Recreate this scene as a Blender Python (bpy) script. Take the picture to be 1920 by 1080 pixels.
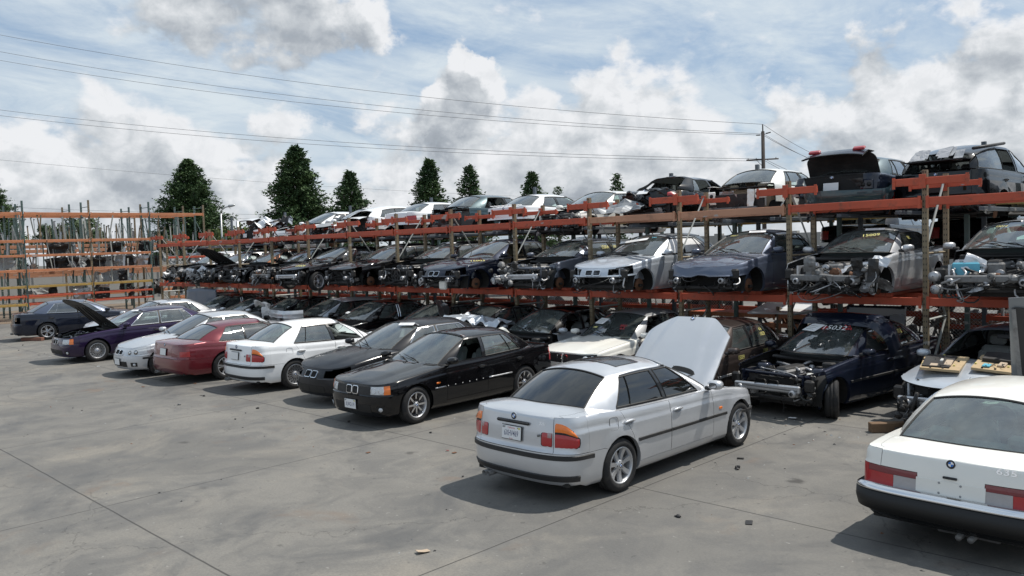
import bpy, bmesh, math, random
from math import sin, cos, pi, radians, sqrt, atan2, hypot
from mathutils import Vector, Matrix, noise
for o in list(bpy.data.objects): bpy.data.objects.remove(o)
scene = bpy.context.scene
col = scene.collection
# ---------------------------------------------------------------- camera
FPX, CAMH, HOR, ROLL, AZ = 1535.0, 2.92, 461.0, -0.033, radians(90) + 0.78
pit = math.atan((540 - HOR) / FPX)
fwd = Vector((cos(AZ) * cos(pit), sin(AZ) * cos(pit), -sin(pit)))
r0 = Vector((sin(AZ), -cos(AZ), 0)); u0 = r0.cross(fwd)
rgt = cos(ROLL) * r0 + sin(ROLL) * u0
upv = -sin(ROLL) * r0 + cos(ROLL) * u0
cd = bpy.data.cameras.new('camera'); cam = bpy.data.objects.new('camera', cd); col.objects.link(cam)
m3 = Matrix((rgt, upv, -fwd)).transposed()
cam.matrix_world = Matrix.Translation((0, 0, CAMH)) @ m3.to_4x4()
cd.sensor_width = 36.0; cd.lens = 36.0 * FPX / 1920.0; cd.clip_start = .1; cd.clip_end = 3000
scene.camera = cam
scene.render.resolution_x = 1024; scene.render.resolution_y = 576
scene.view_settings.view_transform = 'Standard'; scene.view_settings.look = 'None'
scene.view_settings.exposure = EXPOSURE = 0.05
scene.view_settings.gamma = 1
# ---------------------------------------------------------------- sun
SUNV = Vector((.20, .44, .88)).normalized()
sl = bpy.data.lights.new('sun', 'SUN'); sl.energy = 4.4; sl.angle = radians(.6); sl.color = (1, .95, .87)
so = bpy.data.objects.new('sun', sl); col.objects.link(so); so.location = (0, 0, 60)
so.rotation_euler = SUNV.to_track_quat('Z', 'Y').to_euler()
# ---------------------------------------------------------------- world: blue sky with broken cumulus
world = bpy.data.worlds.new('World'); scene.world = world; world.use_nodes = True
class NT:
    def __init__(s, nt): s.nt = nt; s.n = nt.nodes; s.l = nt.links
    def add(s, typ, ins=None, **kw):
        nd = s.n.new(typ)
        for k, v in kw.items(): setattr(nd, k, v)
        if ins:
            for k, v in ins.items():
                if isinstance(v, bpy.types.NodeSocket): s.l.new(v, nd.inputs[k])
                else: nd.inputs[k].default_value = v
        return nd
    def math(s, op, a, b=0.0, c=0.0, clamp=False):
        nd = s.add('ShaderNodeMath', {0: a, 1: b, 2: c}, operation=op); nd.use_clamp = clamp; return nd.outputs[0]
    def vmath(s, op, a, b=(0, 0, 0)):
        nd = s.add('ShaderNodeVectorMath', {0: a, 1: b}, operation=op)
        return nd.outputs['Value'] if op in ('DOT_PRODUCT', 'LENGTH', 'DISTANCE') else nd.outputs[0]
    def mix(s, f, a, b, blend='MIX'):
        nd = s.add('ShaderNodeMix', data_type='RGBA', blend_type=blend)
        for i, v in ((0, f), (6, a), (7, b)):
            if isinstance(v, bpy.types.NodeSocket): s.l.new(v, nd.inputs[i])
            else: nd.inputs[i].default_value = v if i == 0 or len(v) == 4 else (*v, 1)
        return nd.outputs[2]
    def noise(s, vec, scale, detail=4, rough=.5, dist=0.0, out=0):
        return s.add('ShaderNodeTexNoise', {'Vector': vec, 'Scale': scale, 'Detail': detail, 'Roughness': rough, 'Distortion': dist}).outputs[out]
    def ss(s, v, a, b, lo=0.0, hi=1.0):
        nd = s.add('ShaderNodeMapRange', {0: v, 1: a, 2: b, 3: lo, 4: hi}, interpolation_type='SMOOTHSTEP'); return nd.outputs[0]
W = NT(world.node_tree); W.n.clear()
sky = W.add('ShaderNodeTexSky', sky_type='NISHITA'); sky.sun_disc = False
sky.sun_elevation = math.asin(SUNV.z); sky.sun_rotation = atan2(SUNV.x, SUNV.y)
sky.altitude = 20; sky.air_density = 1.0; sky.dust_density = 1.6; sky.ozone_density = 1.5
tc = W.add('ShaderNodeTexCoord').outputs['Generated']
sep = W.add('ShaderNodeSeparateXYZ', {0: tc})
zc = W.math('MAXIMUM', sep.outputs[2], 0.0)
den = W.math('ADD', zc, .16)
px = W.math('DIVIDE', sep.outputs[0], den); py = W.math('DIVIDE', sep.outputs[1], den)
cp = W.add('ShaderNodeCombineXYZ', {0: px, 1: py, 2: 0.0}).outputs[0]
def pixdir(u, v):
    d = fwd * FPX + rgt * (u - 960) - upv * (v - 540); d.normalize(); return tuple(d)
# low frequency cover + billow detail, both on the direction itself so near the horizon clouds stay round
sc = W.add('ShaderNodeVectorMath', {0: tc, 1: (1, 1, 2.0)}, operation='MULTIPLY').outputs[0]
sc0 = W.vmath('MULTIPLY', tc, (1, 1, 3.2))
def density(v):
    sc = W.vmath('MULTIPLY', v, (1, 1, 1.7))
    n1 = W.noise(sc, 5.0, 3, .5, .2); n2 = W.noise(W.vmath('ADD', sc, (3.1, 7.7, 1.3)), 17.0, 8, .55, .1)
    wv = W.vmath('ADD', v, W.vmath('MULTIPLY', W.vmath('SUBTRACT', W.noise(v, 9.0, 6, .6, 0, 1), (.5, .5, .5)), (.13, .13, .13)))
    def blob(u, vv, r, w): return W.ss(W.vmath('DISTANCE', wv, pixdir(u, vv)), r * .15, r, w, 0.0)
    acc = None
    for b in BL:
        x = blob(*b); acc = x if acc is None else W.math('ADD', acc, x)
    low = W.ss(W.add('ShaderNodeSeparateXYZ', {0: v}).outputs[2], .05, .22, .24, .0)
    return W.math('ADD', W.math('ADD', W.math('MULTIPLY', n1, .45), W.math('MULTIPLY', n2, .55)), W.math('ADD', W.math('MINIMUM', acc, .30), low)), wv
# (pixel direction u, v, angular radius, weight): the cloud banks over the yard
BL = [(300, 0, .10, .24), (450, 15, .12, .28), (590, 25, .10, .26), (690, 50, .06, .22), (880, 100, .040, .30), (915, 135, .045, .30), (860, 190, .075, .30), (800, 230, .05, .22),
      (1500, 190, .06, .16), (1650, 80, .055, .26), (1870, 110, .09, .28), (1760, 20, .05, .16), (1720, 240, .10, .20), (1880, 260, .10, .2), (1600, 210, .07, .2), (1250, 250, .16, .18), (1050, 270, .12, .2), (540, 215, .05, .20), (350, 295, .09, .18), (1150, 110, .03, .08), (1300, 60, .04, .07), (1000, 40, .04, .05), (1450, 130, .035, .12), (700, 200, .04, .1), (120, 330, .10, .12), (160, 100, .07, .09), (230, 190, .05, .12),
      (-200, 330, .15, .12), (2200, 100, .12, .2)]
den0, warp0 = density(tc)
den1, _ = density(W.vmath('ADD', tc, (.006, .012, .024)))
alpha = W.ss(den0, .605, .735); thick = W.ss(den0, .66, .92)
def dk(u, v, r, w): return W.ss(W.vmath('DISTANCE', warp0, pixdir(u, v)), r * .1, r, w, 0.0)
dark = None
for b in [(430, 20, .16, .24), (640, 60, .10, .16), (870, 190, .065, .24), (1870, 110, .10, .28), (1650, 95, .06, .3), (1490, 200, .05, .25), (780, 250, .06, .2), (1500, 300, .3, .02), (300, 315, .12, .18)]:
    x = dk(*b); dark = x if dark is None else W.math('ADD', dark, x)
rel = W.math('MULTIPLY', W.math('SUBTRACT', den0, den1), 2.4)
lit = W.math('SUBTRACT', W.math('ADD', W.math('ADD', .67, rel), W.math('MULTIPLY', W.math('SUBTRACT', 1.0, thick), .16)), dark, clamp=True)
fine = W.ss(W.noise(tc, 34.0, 7, .62, .5), .32, .68, -.10, .10)
lit = W.math('ADD', lit, fine, clamp=True)
veil = W.math('ADD', W.ss(W.noise(W.vmath('MULTIPLY', cp, (1.0, .40, 1)), 1.6, 9, .64, 1.2), .30, .66, .12, .80), W.math('MULTIPLY', W.ss(W.noise(sc0, 6.0, 8, .66, .4), .42, .68), .30), clamp=True)
K = 10.0
ramp = W.add('ShaderNodeValToRGB', {0: lit}); cr = ramp.color_ramp
cr.elements[0].position = 0; cr.elements[0].color = (.31, .345, .39, 1); cr.elements[1].position = 1; cr.elements[1].color = (.87, .885, .91, 1)
e = cr.elements.new(.35); e.color = (.41, .45, .50, 1); e = cr.elements.new(.68); e.color = (.63, .665, .70, 1)
ccol = W.vmath('MULTIPLY', ramp.outputs[0], (K, K, K))
skyb = W.mix(.5, sky.outputs[0], (.24 * K, .43 * K, .70 * K))
skyc = W.mix(veil, skyb, (.70 * K, .78 * K, .84 * K))
fin = W.mix(alpha, skyc, ccol)
bg = W.add('ShaderNodeBackground', {'Color': fin, 'Strength': .095})
wo = W.add('ShaderNodeOutputWorld', {'Surface': bg.outputs[0]})
# ---------------------------------------------------------------- materials
def mat(name, colr, rough=.5, metal=0.0, coat=0.0, noise_amt=0.0, nscale=8.0, bump=0.0, bscale=40.0, spec=.5, dirt=0.0, dirtcol=(.18, .15, .12), coatr=.05, col2=None):
    m = bpy.data.materials.new(name); m.use_nodes = True; T = NT(m.node_tree)
    b = T.n['Principled BSDF']; b.inputs['Roughness'].default_value = rough; b.inputs['Metallic'].default_value = metal
    b.inputs['Coat Weight'].default_value = coat; b.inputs['Coat Roughness'].default_value = coatr; b.inputs['Specular IOR Level'].default_value = spec
    c = (*colr, 1)
    oc = T.add('ShaderNodeTexCoord').outputs['Object']
    if noise_amt or dirt or col2:
        n = T.noise(oc, nscale, 6, .6)
        if col2: cc = T.mix(T.ss(n, .42, .62), c, (*col2, 1))
        else: cc = T.mix(n, tuple(x * (1 - noise_amt) for x in colr) + (1,), tuple(min(1, x * (1 + noise_amt)) for x in colr) + (1,))
        if dirt:
            n2 = T.noise(oc, nscale * .35, 8, .7)
            cc = T.mix(T.ss(n2, .48, .75, 0, dirt), cc, (*dirtcol, 1))
            T.l.new(T.ss(n2, .4, .8, rough, min(1, rough + .35)), b.inputs['Roughness'])
        T.l.new(cc, b.inputs['Base Color'])
    else: b.inputs['Base Color'].default_value = c
    if bump:
        n = T.noise(oc, bscale, 5, .6)
        bp = T.add('ShaderNodeBump', {'Height': n, 'Strength': bump, 'Distance': .01}); T.l.new(bp.outputs[0], b.inputs['Normal'])
    return m
def paint(name, c, metal=.0, rough=.4, coat=1.0, dirt=.25, dirtcol=(.2, .18, .15), coatr=.04):
    m = mat(name, c, rough, metal, coat, .06, 2.5, 0, 40, .04 if max(c) < .06 else .5, dirt, dirtcol, coatr)
    return m
def glassmat(name, tint, refl=.09, dust_sheen=.12):
    m = bpy.data.materials.new(name); m.use_nodes = True; T = NT(m.node_tree); T.n.clear()
    tr = T.add('ShaderNodeBsdfTransparent', {'Color': (*tint, 1)})
    gl = T.add('ShaderNodeBsdfGlossy', {'Color': (.95, .97, 1, 1), 'Roughness': .03})
    lw = T.add('ShaderNodeFresnel', {'IOR': 1.5})
    f = T.math('ADD', T.math('MULTIPLY', lw.outputs[0], 1.5), refl, clamp=True)
    mx = T.add('ShaderNodeMixShader', {0: f, 1: tr.outputs[0], 2: gl.outputs[0]})
    df = T.add('ShaderNodeBsdfDiffuse', {'Color': (.40, .45, .44, 1)})  # dust colour, greyed green to also stand in for sky reflected in the glass
    oc = T.add('ShaderNodeTexCoord').outputs['Object']
    n = T.ss(T.noise(oc, 3.5, 7, .65), .3, .8, dust_sheen * .5, dust_sheen * 1.3)
    mx2 = T.add('ShaderNodeMixShader', {0: n, 1: mx.outputs[0], 2: df.outputs[0]})
    T.add('ShaderNodeOutputMaterial', {'Surface': mx2.outputs[0]})
    return m
def lampmat(name, c, rough=.12):
    m = mat(name, c, .35, 0, 1.0, .12, 30, .25, 90); m.node_tree.nodes['Principled BSDF'].inputs['Coat Roughness'].default_value = .03
    return m
M = dict(
    rubber=mat('rubber', (.022, .022, .023), .75, 0, 0, .3, 20, .3, 60, .3, .45, (.12, .105, .09)),
    plastic=mat('black_plastic', (.02, .02, .021), .5, 0, 0, .2, 12, .1, 80, .4, .3, (.09, .08, .07)),
    seal=mat('black_seal', (.008, .008, .008), .6),
    trim=mat('gloss_trim', (.012, .012, .013), .22, 0, .5),
    chrome=mat('chrome', (.75, .76, .78), .12, 1),
    alloy=mat('alloy', (.50, .51, .53), .34, .75, .3, .1, 20, 0, 40, .5, .25, (.12, .1, .08)),
    darkalloy=mat('dark_alloy', (.05, .05, .055), .35, .6, .3),
    disc=mat('brake_disc', (.16, .12, .10), .5, .7),
    well=mat('wheel_well', (.010, .010, .010), .9),
    under=mat('underbody', (.018, .017, .016), .9, 0, 0, .4, 6),
    metal=mat('bare_metal', (.42, .42, .43), .42, .8, 0, .3, 14, .3, 50, .5, .4, (.14, .11, .09)),
    castmetal=mat('cast_metal', (.20, .20, .20), .55, .5, 0, .4, 20, .3, 50, .5, .4, (.10, .08, .06)),
    rust=mat('rusty_metal', (.16, .075, .04), .8, .2, 0, .4, 12, .3, 50),
    greasy=mat('greasy_black', (.015, .014, .014), .45, .1, 0, .5, 14, .4, 60, .5, .5, (.09, .075, .06)),
    white_plastic=mat('white_plastic', (.62, .62, .58), .5, 0, 0, .15, 10),
    wirecol=mat('wire', (.02, .02, .02), .6),
    red=lampmat('red_lens', (.38, .006, .010)), darkred=lampmat('dark_red_lens', (.16, .008, .014)), orange=lampmat('orange_lens', (.85, .19, .01)),
    clear=lampmat('clear_lens', (.58, .60, .62)), lensgrey=lampmat('grey_lens', (.38, .36, .36)), lensdark=lampmat('smoked_lens', (.06, .065, .07)), greyred=lampmat('clear_red_lens', (.38, .26, .26)),
    seat=mat('grey_seat', (.30, .31, .31), .8, 0, 0, .15, 15), seatdark=mat('dark_seat', (.03, .03, .032), .75, 0, 0, .15, 15),
    seattan=mat('tan_seat', (.42, .33, .24), .7, 0, 0, .15, 15),
    dash=mat('dashboard', (.025, .025, .027), .65), bag=mat('airbag_fabric', (.6, .6, .58), .9),
    plate=mat('plate_white', (.74, .75, .76), .35, 0, .3), platetxt=mat('plate_navy', (.01, .02, .12), .4), platered=mat('plate_red', (.55, .03, .04), .4),
    yellow=mat('yellow_paint', (.60, .55, .18), .6), white=mat('white_marker', (.82, .82, .82), .6), redink=mat('red_marker', (.6, .05, .06), .6),
    blue=mat('emblem_blue', (.03, .16, .50), .3), emblack=mat('emblem_black', (.01, .01, .012), .3), paper=mat('paper', (.80, .80, .80), .7),
    cyan=mat('blue_film', (.12, .42, .55), .4), tape=mat('grey_tape', (.35, .36, .38), .45),
    g_clear=glassmat('clear_glass', (.74, .84, .81), .09, .12), g_tint=glassmat('dark_tinted_glass', (.035, .04, .048), .02, .02),
    g_green=glassmat('green_glass', (.58, .76, .70), .11, .17), g_dusty=glassmat('dusty_glass', (.6, .68, .66), .07, .17), g_blue=glassmat('blue_tinted_glass', (.12, .15, .22), .12, .06),
    film=mat('white_film', (.78, .79, .80), .55, 0, .2, .05, 6, .5, 12),
)
P = dict(
    silver=paint('silver_paint', (.56, .575, .60), .58, .32, 1, .16, (.38, .375, .36), .07),
    silverblue=paint('silver_blue_paint', (.50, .545, .60), .5, .34),
    white=paint('white_paint', (.80, .81, .82), 0, .4, 1, .15, (.5, .49, .45)),
    cream=paint('aged_white_paint', (.80, .79, .74), 0, .4, .9, .3, (.66, .60, .46)),
    black=paint('black_paint', (.004, .004, .005), 0, .3, 1, .06, (.03, .028, .025)),
    dullblack=paint('faded_black_paint', (.014, .0145, .017), .2, .42, .6, .55, (.05, .05, .055), .15),
    navy=paint('navy_paint', (.009, .013, .027), .3, .35, 1, .2, (.07, .07, .08)),
    bluegrey=paint('blue_grey_paint', (.085, .105, .155), .5, .35, 1, .3, (.15, .15, .16)),
    slate=paint('slate_paint', (.11, .125, .16), .5, .36, 1, .3, (.17, .17, .17)),
    purple=paint('purple_paint', (.020, .010, .042), .35, .30, 1, .2, (.06, .05, .06)),
    maroon=paint('maroon_paint', (.150, .010, .018), .35, .28, 1, .10, (.12, .04, .04)),
    brown=paint('dark_brown_paint', (.045, .035, .032), .3, .38, .8, .4, (.11, .10, .09)),
    teal=paint('dark_teal_paint', (.018, .05, .062), .4, .35, 1, .3),
    grey=paint('grey_paint', (.17, .18, .19), .5, .38, .8, .5, (.22, .21, .2)),
    copper=paint('copper_paint', (.30, .13, .07), .4, .4),
    greyroof=paint('weathered_grey_paint', (.26, .27, .28), .2, .5, .5, .5, (.34, .33, .31), .2),
)
# ---------------------------------------------------------------- geometry helpers
def tag(o, label=None, cat=None, group=None, kind=None):
    if label: o['label'] = label
    if cat: o['category'] = cat
    if group: o['group'] = group
    if kind: o['kind'] = kind
    return o
def empty(name, loc=(0, 0, 0), rz=0.0, parent=None):
    o = bpy.data.objects.new(name, None); col.objects.link(o); o.location = loc; o.rotation_euler = (0, 0, rz)
    o.empty_display_size = .1
    if parent: o.parent = parent
    return o
class MB:
    """collects faces with material indices, builds one mesh object"""
    def __init__(s): s.v = []; s.f = []; s.m = []; s.mats = []; s.sm = []
    def mi(s, m):
        if m not in s.mats: s.mats.append(m)
        return s.mats.index(m)
    def add(s, vs, fs, m, smooth=False, T=None):
        b = len(s.v); k = s.mi(m)
        s.v += [tuple(T @ Vector(p)) for p in vs] if T else [tuple(p) for p in vs]
        for f in fs: s.f.append(tuple(i + b for i in f)); s.m.append(k); s.sm.append(smooth)
    def box(s, c, d, m, T=None, bev=0.0, rot=None):
        x, y, z = d[0] / 2, d[1] / 2, d[2] / 2
        L = Matrix.Translation(c)
        if rot is not None: L = L @ rot.to_4x4()
        if T: L = T @ L
        if bev <= 0:
            vs = [(a * x, b * y, e * z) for a in (-1, 1) for b in (-1, 1) for e in (-1, 1)]
            fs = [(0, 1, 3, 2), (4, 6, 7, 5), (0, 4, 5, 1), (2, 3, 7, 6), (0, 2, 6, 4), (1, 5, 7, 3)]
            s.add(vs, fs, m, False, L)
        else:
            bev = min(bev, x * .9, y * .9, z * .9); vs = []; idx = {}
            for a in (-1, 1):
                for b in (-1, 1):
                    for e in (-1, 1):
                        for ax in range(3):
                            p = [a * (x - bev), b * (y - bev), e * (z - bev)]; p[ax] += (a, b, e)[ax] * bev
                            idx[(a, b, e, ax)] = len(vs); vs.append(p)
            fs = []
            for ax in range(3):
                for sg in (-1, 1):
                    o1, o2 = [i for i in range(3) if i != ax]
                    q = []
                    for (p1, p2) in ((-1, -1), (1, -1), (1, 1), (-1, 1)):
                        k = [0, 0, 0]; k[ax] = sg; k[o1] = p1; k[o2] = p2; q.append(idx[(*k, ax)])
                    fs.append(q)
            for ax in range(3):
                o1, o2 = [i for i in range(3) if i != ax]
                for p1 in (-1, 1):
                    for p2 in (-1, 1):
                        q = []
                        for (e, face) in ((-1, o1), (1, o1), (1, o2), (-1, o2)):
                            k = [0, 0, 0]; k[ax] = e; k[o1] = p1; k[o2] = p2; q.append(idx[(*k, face)])
                        fs.append(q)
            for a in (-1, 1):
                for b in (-1, 1):
                    for e in (-1, 1): fs.append([idx[(a, b, e, i)] for i in range(3)])
            cen = Vector((0, 0, 0)); out = []
            for f in fs:
                P_ = [Vector(vs[i]) for i in f]; n = (P_[1] - P_[0]).cross(P_[2] - P_[0]); c0 = sum(P_, Vector()) / len(P_)
                out.append(f if n.dot(c0) > 0 else f[::-1])
            s.add(vs, out, m, False, L)
    def tube(s, pts, r, m, n=6, T=None, cap=True, smooth=True, radii=None):
        pts = [Vector(p) for p in pts]; vs = []; fs = []; up = Vector((0, 0, 1)); pn = None
        for i, p in enumerate(pts):
            d = (pts[min(i + 1, len(pts) - 1)] - pts[max(i - 1, 0)])
            if d.length < 1e-9: d = Vector((0, 0, 1))
            d.normalize()
            a = pn if pn is not None else (Vector((1, 0, 0)) if abs(d.z) > .9 else up)
            a = (a - d * a.dot(d)).normalized(); pn = a; b = d.cross(a); rr = radii[i] if radii else r
            for k in range(n): t = 2 * pi * k / n; vs.append(p + (a * cos(t) + b * sin(t)) * rr)
        for i in range(len(pts) - 1):
            for k in range(n): q = (k + 1) % n; fs.append((i * n + k, i * n + q, (i + 1) * n + q, (i + 1) * n + k))
        if cap: fs.append(tuple(range(n))[::-1]); fs.append(tuple((len(pts) - 1) * n + k for k in range(n)))
        s.add(vs, fs, m, smooth, T)
    def cyl(s, a, b, r, m, n=12, T=None, r2=None): s.tube([a, b], r, m, n, T, True, True, None if r2 is None else [r, r2])
    def lathe(s, prof, m, n=32, T=None, axis='y', closed=False):
        vs = []; fs = []; k = len(prof)
        for i in range(n):
            t = 2 * pi * i / n
            for (r, h) in prof: vs.append((r * cos(t), h, r * sin(t)) if axis == 'y' else ((r * cos(t), r * sin(t), h) if axis == 'z' else (h, r * cos(t), r * sin(t))))
        for i in range(n):
            j = (i + 1) % n
            for q in range(k if closed else k - 1):
                w = (q + 1) % k; fs.append((i * k + q, j * k + q, j * k + w, i * k + w))
        s.add(vs, fs, m, True, T)
    def prism(s, poly, d0, d1, m, T=None, plane='xz', smooth=False):
        n = len(poly); mp = {'xz': lambda a, b, d: (a, d, b), 'yz': lambda a, b, d: (d, a, b), 'xy': lambda a, b, d: (a, b, d)}[plane]
        vs = [mp(a, b, d0) for a, b in poly] + [mp(a, b, d1) for a, b in poly]
        fs = [tuple(range(n)), tuple(range(2 * n - 1, n - 1, -1))] + [(i, n + i, n + (i + 1) % n, (i + 1) % n) for i in range(n)]
        s.add(vs, fs, m, smooth, T)
    def disc(s, c, r, m, T=None, n=16, axis='y', h=.002):
        C0 = Vector(c); A = {'y': Vector((0, 1, 0)), 'x': Vector((1, 0, 0)), 'z': Vector((0, 0, 1))}[axis] * h
        s.cyl(C0, C0 + A, r, m, n, T)
    def build(s, name, parent=None, loc=(0, 0, 0), rz=0.0, recalc=True, merge=0.0):
        me = bpy.data.meshes.new(name); me.from_pydata(s.v, [], s.f)
        for m in s.mats: me.materials.append(m)
        me.polygons.foreach_set('material_index', s.m); me.polygons.foreach_set('use_smooth', s.sm)
        if merge or recalc:
            bm = bmesh.new(); bm.from_mesh(me)
            if merge: bmesh.ops.remove_doubles(bm, verts=bm.verts, dist=merge)
            if recalc: bmesh.ops.recalc_face_normals(bm, faces=bm.faces)
            bm.to_mesh(me); bm.free()
        me.update()
        o = bpy.data.objects.new(name, me); col.objects.link(o); o.location = loc; o.rotation_euler = (0, 0, rz)
        if parent: o.parent = parent
        return o
_tx = {}
def textmesh(txt, bold=0.0):
    if (txt, bold) in _tx: return _tx[(txt, bold)]
    cu = bpy.data.curves.new('t', 'FONT'); cu.body = txt; cu.size = 1; cu.align_x = 'CENTER'; cu.align_y = 'CENTER'; cu.offset = bold; cu.resolution_u = 2
    ob = bpy.data.objects.new('t', cu); col.objects.link(ob)
    dg = bpy.context.evaluated_depsgraph_get(); e = ob.evaluated_get(dg); me = e.to_mesh()
    vs = [v.co.copy() for v in me.vertices]; fs = [tuple(p.vertices) for p in me.polygons]; e.to_mesh_clear()
    bpy.data.objects.remove(ob); bpy.data.curves.remove(cu)
    w = max((v.x for v in vs), default=1) - min((v.x for v in vs), default=0)
    _tx[(txt, bold)] = (vs, fs, w); return _tx[(txt, bold)]
def lerp(a, b, t): return a + (b - a) * t
def clamp(x, a=0.0, b=1.0): return max(a, min(b, x))
def interp(keys, x):
    """smooth monotone-ish interpolation through (x,y) keys"""
    if x <= keys[0][0]: return keys[0][1]
    if x >= keys[-1][0]: return keys[-1][1]
    for i in range(len(keys) - 1):
        if x <= keys[i + 1][0]:
            x0, y0 = keys[i]; x1, y1 = keys[i + 1]; h = x1 - x0; t = (x - x0) / h
            def sl(j):
                if j <= 0 or j >= len(keys) - 1: 
                    k = 0 if j <= 0 else len(keys) - 2
                    return (keys[k + 1][1] - keys[k][1]) / (keys[k + 1][0] - keys[k][0])
                a = (keys[j][1] - keys[j - 1][1]) / (keys[j][0] - keys[j - 1][0]); b = (keys[j + 1][1] - keys[j][1]) / (keys[j + 1][0] - keys[j][0])
                return 0 if a * b <= 0 else 2 * a * b / (a + b)
            m0 = sl(i) * h; m1 = sl(i + 1) * h
            return (2 * t**3 - 3 * t * t + 1) * y0 + (t**3 - 2 * t * t + t) * m0 + (-2 * t**3 + 3 * t * t) * y1 + (t**3 - t * t) * m1
    return keys[-1][1]
# ---------------------------------------------------------------- car builder
# local axes: +x nose, +y the car's left, z up; origin on the ground under the middle of the rear axle
BASE = dict(W=1.739, H=1.415, WB=2.725, FO=.76, RO=.985, R=.316, AR=.355, cr=.42, cf=.62, nr=2.9, nf=2.5,
    zb=.19, zm=((-1, .60), (0, .58), (2.7, .55), (3.45, .52)),
    zs=((-.985, .975), (-.9, .99), (-.5, .995), (0, .955), (1.0, .925), (2.0, .905), (2.6, .845), (3.1, .765), (3.35, .70), (3.48, .655)),
    crown=.055, insf=.13, insr=.09, xce=2.03, xcc=2.30, xrf=1.32, xrr=.14, xgb=-.50, xgbe=-.36, wr=.555, ygr=.60, ytr=.50, yw=.66, ytw=.53,
    xA=2.02, xB=1.02, xC=.30, dlo=((.02, .36), (.30, .44), (.98, .93), (1.06, 1.0), (1.80, 1.30)), taper=.05, kind='sedan')
def spec(**k): d = dict(BASE); d.update(k); return d
E46 = spec()
E46C = spec(W=1.757, H=1.37, xA=2.02, xB=.72, xC=None, dlo=((-.02, .30), (.62, .66), (.70, .73), (1.80, 1.26)), xrf=1.26, xrr=.10, wr=.53, kind='coupe')
E36 = spec(W=1.70, H=1.39, WB=2.70, FO=.74, RO=.99, zs=((-.985, .92), (-.9, .95), (-.5, .965), (0, .94), (1.0, .905), (2.0, .885), (2.6, .82), (3.1, .755), (3.35, .715), (3.46, .69)), insf=.07, nf=3.2, cf=.5, cr=.36, nr=3.2, crown=.04, xce=2.0, xcc=2.2)
E36C = spec(**{**E36, **dict(H=1.36, xA=2.0, xB=.70, xC=None, dlo=((-.05, .28), (.60, .62), (.68, .70), (1.78, 1.24)), xrf=1.25, xrr=.08, wr=.53, kind='coupe')})
E39 = spec(W=1.80, H=1.435, WB=2.83, FO=.83, RO=1.11, R=.32, AR=.36, xA=2.10, xB=1.05, xC=.30, xce=2.10, xcc=2.42, xrf=1.38, xrr=.10, xgb=-.58, xgbe=-.42, wr=.58, insf=.14, zs=((-1.1, .96), (-1.0, .985), (-.6, .99), (0, .96), (1.0, .93), (2.1, .92), (2.7, .86), (3.2, .78), (3.5, .70), (3.66, .65)), dlo=((.0, .34), (.30, .44), (1.01, .95), (1.09, 1.02), (1.88, 1.36)))
E38 = spec(**{**E39, **dict(W=1.862, H=1.43, WB=2.93, FO=.86, RO=1.19, insf=.09, nf=3.2, cf=.55, xA=2.2, xB=1.10, xce=2.2, xcc=2.45, xrf=1.50, xrr=.10, xgb=-.55, dlo=((.0, .34), (.32, .46), (1.06, 1.02), (1.14, 1.09), (1.98, 1.46)), zs=((-1.18, .93), (-1.0, .96), (-.6, .97), (0, .95), (1.0, .925), (2.1, .91), (2.8, .86), (3.3, .79), (3.6, .735), (3.79, .70)))})
E65 = spec(**{**E39, **dict(W=1.902, H=1.49, WB=2.99, FO=.9, RO=1.14, R=.345, AR=.385, xA=2.25, xB=1.12, xrf=1.5, xrr=.05, xgb=-.66, zs=((-1.13, 1.04), (-1.0, 1.07), (-.6, 1.07), (0, 1.01), (1.0, .97), (2.1, .95), (2.8, .90), (3.3, .83), (3.6, .76), (3.89, .70)), dlo=((.0, .34), (.32, .46), (1.06, 1.02), (1.14, 1.09), (1.98, 1.46)))})
E31 = spec(W=1.855, H=1.335, WB=2.684, FO=.96, RO=1.13, R=.325, AR=.37, zs=((-1.13, .90), (-1.0, .915), (-.5, .93), (0, .895), (1.0, .85), (2.0, .83), (2.6, .78), (3.1, .72), (3.4, .65), (3.64, .58)), nr=3.4, cr=.4, xA=2.0, xB=.62, xC=None, dlo=((-.12, .22), (.55, .58), (.58, .61), (1.75, 1.15)), xrf=1.15, xrr=.0, xgb=-.68, xgbe=-.50, wr=.52, xce=1.95, kind='coupe', zm=((-1, .58), (0, .55), (2.7, .52), (3.6, .50)))
E24 = spec(W=1.725, H=1.355, WB=2.626, FO=.98, RO=1.10, R=.325, AR=.36, cr=.30, nr=3.8, cf=.45, nf=3.2, zs=((-1.10, .835), (-1.04, .87), (-.6, .90), (0, .895), (1.0, .87), (2.0, .86), (2.6, .82), (3.1, .77), (3.4, .73), (3.60, .70)), zm=((-1, .52), (0, .52), (2.7, .52), (3.6, .50)), insr=.09, insf=.05, xA=1.95, xB=.70, xC=None, dlo=((-.08, .22), (.52, .55), (.56, .59), (1.72, 1.18)), xrf=1.18, xrr=.02, xgb=-.62, xgbe=-.52, wr=.57, ygr=.64, ytr=.52, crown=.03, xce=1.95, xcc=2.05, kind='coupe')
E34 = spec(W=1.75, H=1.412, WB=2.76, FO=.80, RO=1.16, cf=.42, nf=3.6, cr=.34, nr=3.4, insf=.06, xA=2.05, xB=1.04, xce=2.05, xcc=2.22, xrf=1.38, xrr=.14, crown=.04, zs=((-1.15, .90), (-1.0, .93), (-.6, .95), (0, .93), (1.0, .90), (2.0, .885), (2.6, .835), (3.1, .78), (3.4, .745), (3.56, .73)), wr=.56)
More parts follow.
